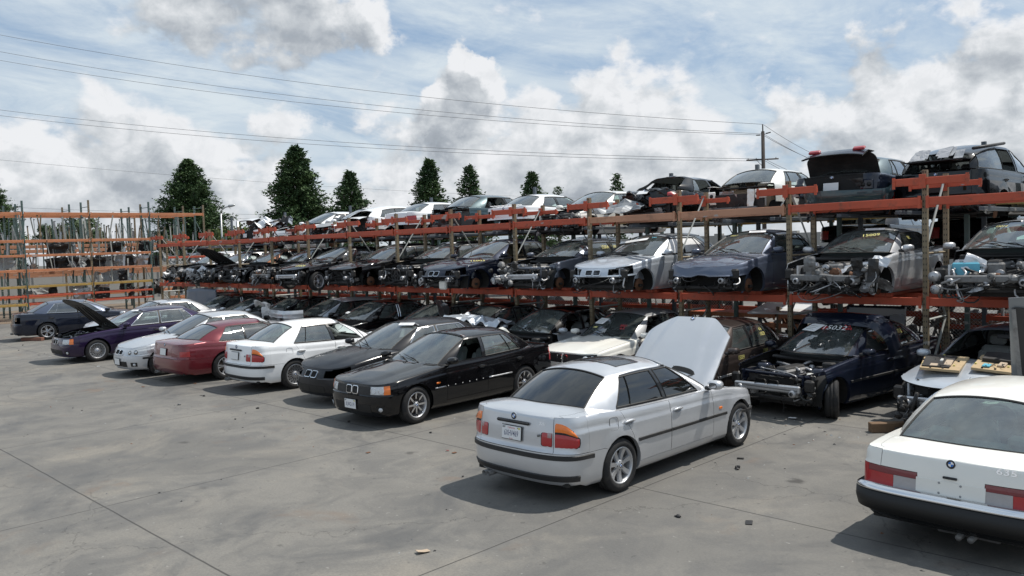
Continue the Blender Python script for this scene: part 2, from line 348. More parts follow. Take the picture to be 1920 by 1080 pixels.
HATCH = spec(**{**E36, **dict(W=1.76, H=1.43, RO=.86, xgb=-.80, xgbe=-.72, xrr=-.48, zs=((-.86, .98), (-.8, 1.0), (-.5, 1.0), (0, .97), (1.0, .94), (2.0, .92), (2.6, .85), (3.1, .78), (3.46, .70)), dlo=((-.35, -.10), (.30, .40), (.98, .93), (1.06, 1.0), (1.80, 1.30)), crown=.04)})
WAGON = spec(**{**E39, **dict(H=1.44, RO=1.12, xgb=-1.06, xgbe=-.98, xrr=-.78, zs=((-1.12, 1.0), (-1.0, 1.02), (-.5, 1.0), (0, .97), (1.0, .94), (2.1, .92), (2.7, .86), (3.2, .78), (3.5, .70), (3.66, .65)), dlo=((-.82, -.58), (.28, .36), (1.0, .95), (1.08, 1.02), (1.88, 1.36)))})
SUV = spec(**{**E39, **dict(W=1.87, H=1.74, WB=2.82, RO=.98, FO=.84, R=.37, AR=.41, zb=.30, cr=.34, nr=3.4, xgb=-.90, xgbe=-.84, xrr=-.66, wr=.62, yw=.66, zm=((-1, .70), (3.7, .68)), zs=((-.98, 1.14), (-.8, 1.15), (0, 1.13), (1.0, 1.11), (2.1, 1.09), (2.7, 1.04), (3.2, .98), (3.66, .88)), dlo=((-.74, -.56), (.28, .34), (1.0, .96), (1.08, 1.04), (1.84, 1.45)))})
MIN = spec(**{**E46, **dict(H=1.41)})

class Surf:
    def __init__(s, sp, crumple=()):
        s.sp = sp; s.xr = -sp['RO']; s.xf = sp['WB'] + sp['FO']; s.cr_ = crumple
        s.u1x = s.xr + sp['cr']; s.u2x = s.xf - sp['cf']; s.xm = (s.xr + s.xf) / 2
    def hw(s, x): sp = s.sp; q = (x - s.xm) / (s.xf - s.xm); return sp['W'] / 2 * (1 - sp['taper'] * abs(q)**2.6)
    def insS(s, v): return interp(((0, .075), (.08, .03), (.2, .014), (.5, .0), (.70, .002), (.785, .005), (.815, .017), (.93, .024), (1.0, .050)), v)
    def insE(s, v, front):
        sp = s.sp
        if v <= .5: return interp(((0, .09 if not front else .06), (.1, .03), (.3, .0), (.5, .012)), v)
        top = sp['insf'] if front else sp['insr']; st = .035
        return interp(((.5, .012), (.515, st), (.75, st + (top - st) * .35), (1.0, top)), v)
    def z(s, x, v):
        sp = s.sp; zb = sp['zb'] + (.035 if x < s.u1x else 0)
        zm = interp(sp['zm'], x); zs = interp(sp['zs'], x)
        return lerp(zb, zm, 2 * v) if v < .5 else lerp(zm, zs, 2 * v - 1)
    def xside(s, u, v):
        x = lerp(s.u1x, s.u2x, u - 1); sp = s.sp
        # rear door shut line curves back over the arch
        if sp['xC'] is not None:
            c = sp['xC']; w = max(0, 1 - abs(x - c) / .5) if x > c else max(0, 1 - abs(x - c) / .32)
            hz = clamp((v - .35) / .65); x += w * (-.27 * hz**1.2 + .07 * clamp(1 - v / .35))
        return x
    def S(s, u, v, side=1):
        sp = s.sp; vv = min(v, 1.0)
        if u < 1: ph = u * pi / 2; Y = s.hw(s.u1x); n = sp['nr']
        elif u > 2: ph = (3 - u) * pi / 2; Y = s.hw(s.u2x); n = sp['nf']
        if u < 1 or u > 2:
            cs, sn = max(cos(ph), 0.0)**(2 / n), max(sin(ph), 0.0)**(2 / n); L = sp['cr'] if u < 1 else sp['cf']
            # outline normal
            nx = max(cos(ph), 1e-9)**(2 - 2 / n) / L; ny = max(sin(ph), 1e-9)**(2 - 2 / n) / Y; q = hypot(nx, ny); nx /= q; ny /= q
            a = s.insS(vv); e = s.insE(vv, u > 2); d = e * nx * nx + a * ny * ny
            x = (s.u2x + L * cs - nx * d) if u > 2 else (s.u1x - L * cs + nx * d)
            y = Y * sn - ny * d
            y = max(y, 0.0) if ph > 0 else 0.0
        else:
            x = s.xside(u, vv); y = s.hw(x) - s.insS(vv)
            for wx in (0, sp['WB']):
                d = hypot(x - wx, s.z(x, vv) - sp['R']) - sp['AR']
                if -.05 < d < .12: y += .013 * (1 - abs(d - .01) / .12)
        if v <= 1:
            z = s.z(x, v)
            if u > 2: z += 0
        else:
            t = v - 1
            xc = x if 1 <= u <= 2 else (lerp(s.u1x, s.xr + s.insE(1, False), 1 - u) if u < 1 else lerp(s.u2x, s.xf - s.insE(1, True), u - 2))
            X = lerp(x, xc, t**.8); y = y * (1 - t)
            end = clamp((s.xf - s.insE(1, True) - X) / .5) * clamp((X - s.xr - s.insE(1, False)) / .35)
            z = interp(sp['zs'], X) + sp['crown'] * sqrt(end) * (1 - (1 - t)**3); x = X
            if X > sp['xce']: z += .016 * end * clamp((t - .40) / .10)
        p = Vector((x, y * side, z))
        for (x0, x1, amp, seed) in s.cr_:
            k = clamp((p.x - x0) / (x1 - x0))
            if k > 0:
                k = k * k * amp; q = p * 2.2 + Vector((seed, seed * 2, 0)); nv = noise.noise_vector(q); n2 = noise.noise_vector(q * 2.7); rg = 1 - abs(noise.noise(q * 1.5)) * 2
                p = p + Vector((nv.x * 1.0 - .45 * k, nv.y, nv.z + .2 * rg)) * k + n2 * k * .45
        return p
    def N(s, u, v, side=1):
        e = .004; a = s.S(min(u + e, 3), v, side) - s.S(max(u - e, 0), v, side)
        b = s.S(u, min(v + e, 2), side) - s.S(u, max(v - e, 0), side)
        n = b.cross(a) if side > 0 else a.cross(b)
        if n.length < 1e-12: n = Vector((1 if u > 2 else -1, 0, .2))
        return n.normalized()
    def u_of_x(s, x): return 1 + (x - s.u1x) / (s.u2x - s.u1x)
    def deckz(s, x, y):
        sp = s.sp; h = s.hw(clamp(x, s.u1x, s.u2x)) - .05; t = clamp(1 - abs(y) / h)
        return interp(sp['zs'], x) + sp['crown'] * (1 - (1 - t)**3)
    # greenhouse
    def G(s, u, w, side=1):
        sp = s.sp; H = sp['H']; k = sp['dlo']
        base_r, top_r = (sp['xgbe'], sp['ygr']), (sp['xrr'] + .03, sp['ytr']); base_f, top_f = (sp['xce'] + .08, sp['yw']), (sp['xrf'] - .05, sp['ytw'])
        zc = lambda x: H - .05 * abs((x - .75) / .75)**2.2 - (.02 if x < .3 else 0) * clamp((.3 - x) / .5)
        ztop_side = lambda x: zc(x) - .085
        if u <= 1:
            q = u; b = Vector((lerp(sp['xgb'], sp['xgbe'], q * q), sp['ygr'] * q, 0)); b.z = s.deckz(b.x, b.y)
            xt = lerp(sp['xrr'], sp['xrr'] + .03, q * q); t = Vector((xt, sp['ytr'] * q, lerp(zc(sp['xrr']), ztop_side(xt) + .01, q**2.2))); bul = Vector((-.25, 0, 1)) * .02
        elif u >= 2:
            q = 3 - u; b = Vector((lerp(sp['xcc'], base_f[0], q * q), sp['yw'] * q, 0)); b.z = s.deckz(b.x, b.y)
            xt = lerp(sp['xrf'], top_f[0], q * q); t = Vector((xt, sp['ytw'] * q, lerp(zc(sp['xrf']), ztop_side(xt) + .01, q**2.2))); bul = Vector((.5, 0, 1)) * .022
        else:
            f = u - 1; ks = [(0, base_r[0], top_r[0])] + [(.08 + .84 * i / (len(k) - 1), a, c) for i, (a, c) in enumerate(k)] + [(1, base_f[0], top_f[0])]
            for i in range(len(ks) - 1):
                if f <= ks[i + 1][0] + 1e-9: break
            g = (f - ks[i][0]) / (ks[i + 1][0] - ks[i][0]); xb = lerp(ks[i][1], ks[i + 1][1], g); xt = lerp(ks[i][2], ks[i + 1][2], g)
            yb = (s.hw(xb) - .05) * .945; yt = sp['wr']
            dr = clamp((xb - base_r[0]) / .30); df = clamp((base_f[0] - xb) / .22)
            yb = lerp(sp['ygr'], yb, min(1, sqrt(dr))) if dr < 1 else yb; yb = lerp(sp['yw'], yb, sqrt(df)) if df < 1 else yb
            dr = clamp((xt - top_r[0]) / .22); df = clamp((top_f[0] - xt) / .2); yt2 = lerp(sp['ytr'], yt, sqrt(dr)); yt2 = min(yt2, lerp(sp['ytw'], yt, sqrt(df)))
            b = Vector((xb, yb, 0)); b.z = s.deckz(xb, yb) - .008; t = Vector((xt, yt2, ztop_side(xt) + .01 * (1 - min(dr, df)))); bul = Vector((0, 1, .4)) * .030
        if w <= 1: p = b.lerp(t, w) + bul * (4 * w * (1 - w))
        else:
            r = w - 1
            xc = lerp(sp['xrr'], sp['xrf'], clamp(u - 1)) if 1 <= u <= 2 else (sp['xrr'] if u < 1 else sp['xrf'])
            p = Vector((lerp(t.x, xc, r), t.y * (1 - r), 0)); p.z = lerp(t.z, zc(p.x), 1 - (1 - r)**2.4)
        for (x0, x1, amp, seed) in s.cr_:
            kk = clamp((p.x - x0) / (x1 - x0))
            if kk > 0: p = p + noise.noise_vector(p * 2.5 + Vector((seed, 0, 0))) * kk * amp
        p.y *= side
        return p

class Panels:
    def __init__(s): s.c = {}
    def add(s, key, quad): s.c.setdefault(key, []).append(quad)
def panel_mesh(mb, quads, m, gap=.0028, lip=.012, smooth=True, inset=0.0):
    """welds quads, pulls the outline in by `gap` (a real shut line), turns the edge inwards by `lip`"""
    idx = {}; vs = []; fs = []
    for q in quads:
        f = []
        for p in q:
            k = (round(p.x, 4), round(p.y, 4), round(p.z, 4))
            if k not in idx: idx[k] = len(vs); vs.append(p.copy())
            if idx[k] not in f: f.append(idx[k])
        if len(f) >= 3: fs.append(f)
    nrm = [Vector() for _ in vs]; ed = {}
    for f in fs:
        n = (vs[f[2]] - vs[f[0]]).cross(vs[f[-1]] - vs[f[1]])
        if n.length > 0: n.normalize()
        for a, b in zip(f, f[1:] + f[:1]): ed.setdefault((min(a, b), max(a, b)), []).append((a, b)); nrm[a] += n
    for n in nrm:
        if n.length > 0: n.normalize()
    be = [v[0] for v in ed.values() if len(v) == 1]; nb = {}
    for a, b in be: nb.setdefault(a, []).append(b); nb.setdefault(b, []).append(a)
    if gap:
        cen = {}
        for f in fs:
            c0 = sum((vs[i] for i in f), Vector()) / len(f)
            for i in f:
                if i in nb: cen.setdefault(i, []).append(c0)
        new = {}
        for i in nb:
            d = sum(cen[i], Vector()) / len(cen[i]) - vs[i]
            if len(nb[i]) == 2:
                t = vs[nb[i][0]] - vs[nb[i][1]]
                if t.length > 1e-6: t.normalize(); d = d - t * d.dot(t) * .9
            if d.length > 1e-6: new[i] = vs[i] + d.normalized() * min(gap, d.length * .4)
        for i, p in new.items(): vs[i] = p
    if inset: vs = [v - n * inset for v, n in zip(vs, nrm)]
    mb.add([tuple(v) for v in vs], [tuple(f) for f in fs], m, smooth)
    if lip:
        out = []; faces = []; ren = {}
        for a, b in be:
            for i in (a, b):
                if i not in ren: ren[i] = len(out); out += [tuple(vs[i]), tuple(vs[i] - nrm[i] * lip)]
            faces.append((ren[b], ren[a], ren[a] + 1, ren[b] + 1))
        mb.add(out, faces, M['well'] if gap >= .004 else m, False)  # wide gaps have near black edges, seam shade put into the colour

def wheel(root, x, y, R, style, side, steer=0.0, rw=None, flat=0.0):
    w = empty('wheel', (x, y, R), 0, root); w.rotation_euler = (0, 0, (0 if side > 0 else pi) + steer)
    rr = (rw or .216); tw = .105
    t = MB()
    t.lathe([(rr - .004, -tw + .015), (rr + .02, -tw), (R - .055, -tw - .006), (R - .018, -tw + .012), (R - .003, -tw + .032), (R, -.03), (R - .008, -.028), (R - .008, -.022), (R, -.02), (R, .02), (R - .008, .022), (R - .008, .028), (R, .03), (R - .003, tw - .032), (R - .018, tw - .012), (R - .055, tw + .006), (rr + .02, tw), (rr - .004, tw - .015)], M['rubber'], 40)
    t.build('tyre', w, recalc=False)
    r = MB(); A = M['darkalloy'] if style == 'twin' else M['alloy']; yo = tw - .018
    r.lathe([(rr + .006, yo + .004), (rr - .004, yo + .012), (rr - .016, yo + .006), (rr - .020, yo - .03), (rr - .04, -.03), (rr - .04, -tw + .02), (rr + .004, -tw + .016)], M['alloy'] if style != 'steel' else M['greasy'], 40)
    r.lathe([(.001, -.028), (.15, -.028), (.15, -.040), (.001, -.040)], M['disc'], 24)
    r.lathe([(.02, -.03), (rr - .03, -.045)], M['well'], 20)
    hub = yo - .012
    def spoke(a, w0, w1, r0_, r1_, th, m, dip=.012, skew=0.0):
        ca, sa = cos(a), sin(a); n = 6; vs = []
        for i in range(n + 1):
            f = i / n; rad = lerp(r0_, r1_, f); wd = lerp(w0, w1, f) / 2; yy = hub - dip * 4 * f * (1 - f) + .008 * f; sk = skew * f
            for (o, dy) in ((-1, -th), (-.75, 0), (.75, 0), (1, -th)):
                tt = o * wd + sk; vs.append((rad * ca - tt * sa, yy + dy, rad * sa + tt * ca))
        fs = [(i * 4 + k, i * 4 + k + 1, i * 4 + k + 5, i * 4 + k + 4) for i in range(n) for k in range(3)]
        r.add(vs, fs, m, False)
    rin = rr - .014
    if style == 'star7':
        for k in range(7): spoke(2 * pi * k / 7 + .2, .050, .078, .045, rin, .03, A, .014)
        r.lathe([(.001, hub + .006), (.045, hub + .004), (.062, hub - .004), (.07, hub - .03)], A, 24)
        for k in range(5): a = 2 * pi * k / 5; r.disc((.05 * cos(a), hub - .004, .05 * sin(a)), .010, M['plastic'], n=8, h=.006)
    elif style == 'twin':
        for k in range(8):
            for o in (-.13, .13): spoke(2 * pi * k / 8 + o, .022, .020, .05, rin, .02, M['chrome'], .01, 0.03 * (1 if o > 0 else -1) * -.6)
        r.lathe([(.001, hub + .004), (.05, hub + .002), (.06, hub - .02)], M['alloy'], 24)
    elif style == 'mesh':
        for k in range(16):
            for o in (-1, 1): spoke(2 * pi * k / 16, .013, .012, .06, rin, .016, A, .01, o * .075)
        r.lathe([(.001, hub + .005), (.05, hub + .003), (.068, hub - .01), (.07, hub - .03)], A, 24)
    elif style == 'five':
        for k in range(5):
            for o in (-.16, .16): spoke(2 * pi * k / 5 + o, .030, .034, .05, rin, .024, A, .012, 0)
        r.lathe([(.001, hub + .004), (.05, hub + .002), (.06, hub - .02)], A, 24)
    elif style == 'wide5':
        for k in range(5): spoke(2 * pi * k / 5, .075, .05, .05, rin, .03, A, .012)
        r.lathe([(.001, hub + .004), (.05, hub + .002), (.06, hub - .02)], A, 24)
    else:
        r.lathe([(.001, hub - .02), (.1, hub - .012), (.14, hub - .03), (rin, hub - .03)], M['greasy'], 30)
    if style != 'steel': emblem_on(r, Vector((0, hub + .006, 0)), Vector((0, 1, 0)), Vector((0, 0, 1)), .030)
    r.build('rim', w, recalc=False)
    return w
def frame_T(p, n, up):
    n = n.normalized(); x = up.cross(n).normalized(); y = n.cross(x)
    return Matrix(((x.x, y.x, n.x, p.x), (x.y, y.y, n.y, p.y), (x.z, y.z, n.z, p.z), (0, 0, 0, 1)))
def emblem_on(mb, p, n, up, r, lift=0.0):
    """round badge: chrome rim, black ring, blue and white quarters; n points outwards"""
    T = frame_T(p + n.normalized() * lift, n, up)
    def fan(r0_, r1_, a0, a1, z, m, k=10):
        vs = []; fs = []
        for i in range(k + 1):
            a = lerp(a0, a1, i / k); vs += [(r0_ * cos(a), r0_ * sin(a), z), (r1_ * cos(a), r1_ * sin(a), z)]
        for i in range(k): fs.append((2 * i, 2 * i + 1, 2 * i + 3, 2 * i + 2))
        mb.add(vs, fs, m, False, T)
    mb.cyl(T @ Vector((0, 0, -.003)), T @ Vector((0, 0, .0015)), r, M['chrome'], 20)
    fan(r * .60, r * .94, 0, 2 * pi, .0025, M['emblack'], 24)
    for k in range(4): fan(0.0, r * .56, k * pi / 2, (k + 1) * pi / 2, .0025, M['white'] if k % 2 == 0 else M['blue'], 5)
def text_on(mb, txt, T, size, m, z=.003, bold=0.02, condense=1.0):
    vs, fs, w = textmesh(txt, bold)
    mb.add([(v.x * size * condense, v.y * size, z) for v in vs], fs, m, False, T)
def plate(root, p, n, txt, name='licence_plate', top=None, bottom=None, frame=True, tilt=None):
    mb = MB(); T = frame_T(p, n, Vector((0, 0, 1)))
    if frame: mb.box((0, 0, -.004), (.320, .168, .010), M['plastic'], T, .004)
    mb.box((0, 0, .003), (.305, .152, .006), M['plate'], T, .002)
    if txt:
        text_on(mb, txt, T @ Matrix.Translation((0, -.010, 0)), .094, M['platetxt'], .0068, .002, .60)
        if top: text_on(mb, top, T @ Matrix.Translation((0, .055, 0)), .030, M['platered'], .0068, .0)
        if bottom: text_on(mb, bottom, T @ Matrix.Translation((0, -.065, 0)), .013, M['platered'], .0068)
        mb.box((.125, .058, .0070), (.034, .022, .001), M['yellow'], T); mb.box((-.125, .058, .0070), (.034, .022, .001), M['seat'], T)
        for a in (-1, 1): mb.disc((.1 * a, .062, .006), .006, M['castmetal'], T, 8, 'z', .003)
    return mb.build(name, root)
def seat_mesh(mb, x, y, m, w=.5, back=.62, lean=.32):
    mb.box((x, y, .36), (.5, w, .16), m, None, .05)
    R_ = Matrix.Rotation(-lean, 3, 'Y'); c = Vector((x - .27, y, .42)) + R_ @ Vector((0, 0, back / 2))
    mb.box(c, (.13, w * .94, back), m, None, .05, R_)
    for s in (-1, 1): mb.box(c + R_ @ Vector((.05, s * w * .42, -.03)), (.12, .08, back * .75), m, None, .03, R_)
    mb.box(Vector((x - .27, y, .42)) + R_ @ Vector((.0, 0, back + .10)), (.10, w * .5, .17), m, None, .04, R_)
def make_car(name, label, cat, sp, pnt, loc, rz, group=None, wheels='star7', glass_='g_clear', glass_side=None, glass_rear=None, open_hood=0.0, open_trunk=0.0,
             drop=(), no_wheels=False, wl=None, crumple=(), front='e46', rear='e46', guts=False, guts_rear=False, seatm='seat', lod=1.0, roofpaint=None,
             hoodpaint=None, moulding=True, chromeline=False, steer=0.0, plates=(None, None), plate_rear=True, plate_front=False, dirtyglass=None, pitch=0.0, roll=0.0, sunroof=False, seed=1, bumperpaint=None, rails=False,
             glasslabel=None, damper=None, fenderpaint=None):
    rnd = random.Random(seed); pm = P[pnt]; root = empty(name, loc, rz); tag(root, label, cat, group); root.rotation_euler = (roll, pitch, rz)
    s = Surf(sp, crumple); drop = set(drop)
    hp = P[hoodpaint] if hoodpaint else pm; rp = P[roofpaint] if roofpaint else pm; bp = P[bumperpaint] if bumperpaint else pm; fp = P[fenderpaint] if fenderpaint else pm
    full_ = lod >= .5
    # columns
    nc = 12 if lod >= 1 else 8
    cu = [i / nc for i in range(nc + 1)]
    keys = sorted({s.u1x, s.u2x, *(x for x in (sp['xC'], sp['xB'], sp['xA'], sp['xce']) if x is not None), sp['xgbe'], -sp['AR'] - .03, sp['AR'] + .03, sp['WB'] - sp['AR'] - .03, sp['WB'] + sp['AR'] + .03})
    keys = [k for k in keys if s.u1x <= k <= s.u2x]; xs = []
    for a, b in zip(keys, keys[1:]):
        near = min(abs((a + b) / 2), abs((a + b) / 2 - sp['WB'])) < sp['AR'] + .02
        n = max(1, int(math.ceil((b - a) / ((.045 if lod >= 1 else .07) if near else .16)))); xs += [lerp(a, b, i / n) for i in range(n)]
    xs.append(keys[-1]); U = cu + [s.u_of_x(x) for x in xs[1:-1]] + [2 + i / nc for i in range(nc + 1)]
    Vr = [0, .04, .08, .14, .2, .28, .36, .44, .5, .515, .58, .64, .70, .76, .785, .815, .86, .92, .96, 1.0]
    Td = [1.012, 1.03, 1.055, 1.09, 1.13, 1.22, 1.34, 1.40, 1.5, 1.7, 1.85, 1.94, 2.0]
    V = Vr + Td; nj, ni = len(U), len(V); AR, R = sp['AR'], sp['R']
    u_rb = 2 - .0
    pan = Panels(); dark = []
    hide_fend = 'fender' in drop
    for side in (1, -1):
        g = [[s.S(u, v, side) for v in V] for u in U]
        # wheel arches
        dead = set()
        for j in range(nj - 1):
            for i in range(len(Vr) - 1):
                c = (g[j][i] + g[j + 1][i] + g[j + 1][i + 1] + g[j][i + 1]) / 4
                if 0.9 < U[j] < 2.4 and min(hypot(c.x, c.z - R + .0), hypot(c.x - sp['WB'], c.z - R)) < AR: dead.add((j, i))
                elif 0.9 < U[j] < 2.4 and c.z < R and min(abs(c.x), abs(c.x - sp['WB'])) < AR * .96: dead.add((j, i))
        vd = {}
        for (j, i) in dead:
            for q in ((j, i), (j + 1, i), (j + 1, i + 1), (j, i + 1)): vd[q] = 1
        lipv = {}
        for (j, i) in vd:
            p = g[j][i]; wx = 0 if abs(p.x) < abs(p.x - sp['WB']) else sp['WB']
            full = all((a, b) in dead for a in (j - 1, j) for b in (i - 1, i) if 0 <= b)
            if full: continue
            dx, dz = p.x - wx, p.z - R; d = hypot(dx, dz)
            if dz < -.02: g[j][i] = Vector((wx + math.copysign(sqrt(max(AR**2 - dz * dz, .001)), dx), p.y, p.z)); continue
            g[j][i] = Vector((wx + dx / d * AR, p.y, R + dz / d * AR)); lipv[(j, i)] = 1
        sd = 'left' if side > 0 else 'right'
        for j in range(nj - 1):
            um = (U[j] + U[j + 1]) / 2; xm = (g[j][len(Vr) - 1].x + g[j + 1][len(Vr) - 1].x) / 2; xl = (s.xside(U[j], 0) + s.xside(U[j + 1], 0)) / 2 if 1 < um < 2 else None
            xcol = lerp(s.u1x, s.u2x, um - 1)
            for i in range(ni - 1):
                if (j, i) in dead: continue
                vm = (V[i] + V[i + 1]) / 2; q = [g[j][i], g[j + 1][i], g[j + 1][i + 1], g[j][i + 1]]
                if side > 0: q = q[::-1]
                key = 'body'
                if vm > 1:
                    t = vm - 1
                    if um > 2 or xcol > sp['xce'] :
                        key = 'hood' if t > (.055 if um < 2.06 else (.03 if um < 2.18 else (.012 if um < 2.3 else 0))) else 'fender'
                    elif um < 1 or xcol < sp['xgbe']:
                        key = 'trunk' if t > .12 or um < .55 else 'quarter'
                    else:
                        if t > (.40 if xcol < sp['xgbe'] + .30 or xcol > sp['xce'] - .20 else .055): continue
                        key = 'body'
                elif um > 2 or (um > 1 and xcol > sp['WB'] + AR * .72):
                    if vm < .5: key = 'bumperf'
                    elif um > 2.12: key = 'nose'
                    else: key = 'fender'
                elif um < 1 or (um < 2 and xcol < -AR * .72):
                    if vm < .5: key = 'bumperr'
                    elif um < .42: key = 'trunk'
                    elif um < 1: key = 'tail'
                    else: key = 'quarter'
                elif xcol > sp['xA']: key = 'fender' if vm > .08 else 'sill'
                elif vm < .14: key = 'sill'
                elif sp['xC'] is not None and sp['xC'] < xcol < sp['xB']: key = 'doorr_' + sd
                elif xcol > sp['xB']: key = 'doorf_' + sd
                else: key = 'quarter'
                if key == 'nose' and headlight_cell(front, um, vm): key = 'lampf_' + sd
                if key in ('tail', 'trunk', 'quarter') and vm < 1:
                    tl = tail_cell(rear, um, vm)
                    if tl: key = 'lampr_' + sd + '_' + tl
                base = key.split('_')[0]
                if key in drop or base in drop or ('doorf' == base and 'doorf_' + sd in drop): 
                    continue
                pan.add(key, q)
                if (key != 'hood' or not open_hood) and not (vm > 1 and key == 'body'): dark.append((q, side))
        # arch lips
        mb = None
        lips = []
        for (j, i) in dead:
            for (a, b, c, d) in (((j, i), (j + 1, i), j, i - 1), ((j, i + 1), (j + 1, i + 1), j, i + 1), ((j, i), (j, i + 1), j - 1, i), ((j + 1, i), (j + 1, i + 1), j + 1, i)):
                if (c, d) not in dead and 0 <= d < ni:
                    A_, B_ = g[a[0]][a[1]], g[b[0]][b[1]]
                    if hide_fend and A_.x > 1.2: continue
                    o = Vector((0, -side * .045, 0)); lips.append([A_, B_, B_ + o, A_ + o])
        for q in lips: pan.add('lip', q)
    body = MB()
    order = {'body': pm, 'quarter': pm, 'sill': pm, 'fender': fp, 'tail': pm, 'nose': pm}
    for k, m_ in order.items():
        if k in pan.c: panel_mesh(body, pan.c[k], m_, .002 if k not in ('quarter', 'sill') else 0.0, .012)
    if 'lip' in pan.c: panel_mesh(body, pan.c['lip'], pm, 0, 0, False)
    # dark backing so shut lines read dark
    if lod >= .5:
        dm = []
        for q, sd in dark:
            n = (q[2] - q[0]).cross(q[3] - q[1])
            if n.length < 1e-9: continue
            n.normalize(); dm.append([p - n * .016 for p in q])
        panel_mesh(body, dm, M['well'], 0, 0, True)
    # underbody, wheel wells, inner aprons
    zb = sp['zb']
    xa, xb = s.u1x - sp['cr'] * .6, s.u2x + sp['cf'] * .4
    body.box(((AR + sp['WB'] - AR) / 2, 0, zb + .015), (sp['WB'] - 2 * AR - .02, sp['W'] - .16, .05), M['under'])
    body.box(((xa - AR) / 2, 0, zb + .045), (-AR - xa, sp['W'] - .3, .04), M['under'])
    if 'bumperf' not in drop: body.box(((sp['WB'] + AR + xb) / 2, 0, zb + .045), (xb - sp['WB'] - AR, sp['W'] - .3, .04), M['under'])
    body.box((sp['WB'] / 2, 0, zb + .06), (sp['WB'] + .8, sp['W'] - .85, .10), M['under'])
    for wx in (0, sp['WB']):
        for sd in (1, -1):
            yo, yi = sd * (sp['W'] / 2 - .055), sd * (sp['W'] / 2 - .34); vs = []; n = 14
            for k in range(n + 1):
                a = -.25 + (pi + .5) * k / n; vs += [(wx + (AR + .012) * cos(a), yo, R + (AR + .012) * sin(a)), (wx + (AR + .012) * cos(a), yi, R + (AR + .012) * sin(a))]
            body.add(vs, [(2 * k, 2 * k + 1, 2 * k + 3, 2 * k + 2) for k in range(n)], M['well'], True)
            body.add([vs[2 * k + 1] for k in range(n + 1)], [tuple(range(n + 1))], M['well'])
    body_o = body.build('body', root, recalc=False)
    # greenhouse
    gh = MB(); k = len(sp['dlo']); fr = lambda i: 1 + .08 + .84 * i / (k - 1)
    dl = [fr(i) for i in range(k)]
    GU = [i / 8 for i in range(9)] + [1.04]
    for a, b in zip(dl, dl[1:]):
        n = max(1, int((b - a) / .06)); GU += [lerp(a, b, i / n) for i in range(n)]
    GU += [dl[-1], dl[-1] + .03] + [2 + i / 8 for i in range(9)]
    GW = [0, .07, .25, .5, .75, .90, .965, 1.0, 1.04, 1.1, 1.25, 1.5, 1.8, 2.0]
    roofq = []; pill = []; glass = {}
    nside = {}
    for side in (1, -1):
        g = [[s.G(u, w, side) for w in GW] for u in GU]
        for j in range(len(GU) - 1):
            um = (GU[j] + GU[j + 1]) / 2
            for i in range(len(GW) - 1):
                wm = (GW[i] + GW[i + 1]) / 2; q = [g[j][i], g[j + 1][i], g[j + 1][i + 1], g[j][i + 1]]
                if side > 0: q = q[::-1]
                key = None
                if wm < 1:
                    if um < .96 and .03 < wm < .965: key = 'rear_window'
                    elif um > 2.03 and wm < .965: key = 'windshield'
                    elif dl[0] < um < dl[-1] and .07 < wm < .90:
                        seg = max(a for a in range(k - 1) if dl[a] < um)
                        # the thin segment between rear and front glass is the B pillar
                        bp_ = k - 3
                        if seg == bp_: key = 'pil'
                        elif seg == k - 2: key = 'wf%d' % side
                        else: key = 'wr%d' % side if not (k == 5 and seg == 0) else 'wq%d' % side
                    elif dl[0] - .001 < um < dl[-1] + .001 and (.90 <= wm < .965 or wm < .07): key = 'frm'
                if key == 'pil' or key == 'frm': pill.append(q)
                elif key is None: roofq.append(q)
                else: glass.setdefault(key, []).append(q)
    if 'roof' not in drop:
        rm = MB(); panel_mesh(rm, roofq, rp, 0, .02); 
        # inner headliner
        lin = []
        for q in roofq:
            n = (q[2] - q[0]).cross(q[3] - q[1])
            if n.length < 1e-9: continue
            n.normalize(); lin.append([p - n * .022 for p in q])
        panel_mesh(rm, lin, M['seat' if lod >= 1 else 'seatdark'], 0, 0)
        panel_mesh(rm, pill, M['trim'] if not chromeline else M['seal'], 0, .015, False)
        rm.build('roof', root, recalc=False)
        gd = {}
        for key, qs in glass.items():
            nm = {'wf': 'side_window', 'wr': 'side_window', 'wq': 'quarter_window'}.get(key[:2], key)
            if key in drop or nm in drop or key[:2] in drop: continue


            gd[key] = (nm, qs)
        for key, (nm, qs) in gd.items():
            mname = (glass_rear or glass_side or glass_) if nm == 'rear_window' else (glass_ if nm == 'windshield' else (glass_side or glass_))
            mb = MB(); mm = M[mname]; ed = {}
            for q in qs:
                kk = [tuple(round(c, 4) for c in p) for p in q]
                for a in range(4):
                    A_, B_ = kk[a], kk[(a + 1) % 4]; e = (min(A_, B_), max(A_, B_)); ed.setdefault(e, []).append((q[a], q[(a + 1) % 4]))
            panel_mesh(mb, qs, mm, 0, 0, True, .004)
            loop = [v[0] for v in ed.values() if len(v) == 1]
            sm_ = M['chrome'] if (chromeline and nm != 'windshield' and nm != 'rear_window') else M['seal']
            wd = .011 if nm in ('windshield', 'rear_window') else .009
            if lod >= .5:
                for a, b in loop:
                    if (a - b).length > .004: mb.tube([a, b], wd, sm_, 4, None, False, False)
            mb.build(nm, root, recalc=False)
    # interior
    it = MB(); xB = sp['xB'] if sp['xC'] is not None else 1.0; sm_ = M[seatm]; dz = (sp['zb'] - .19) + (sp['H'] - 1.415) * .5
    Ti = Matrix.Translation((0, 0, dz)); tmp = MB()
    if 'seats' not in drop:
        for sy in (.37, -.37): seat_mesh(tmp, xB + .02, sy, sm_)
        if lod >= .5:
            tmp.box((.22, 0, .38), (.5, 1.2, .18), sm_, None, .05); tmp.box((-.12, 0, .66), (.16, 1.2, .55), sm_, None, .05, Matrix.Rotation(-.35, 3, 'Y'))
            for sy in (.35, -.35): tmp.box((-.24, sy, .97), (.10, .24, .12), sm_, None, .04)
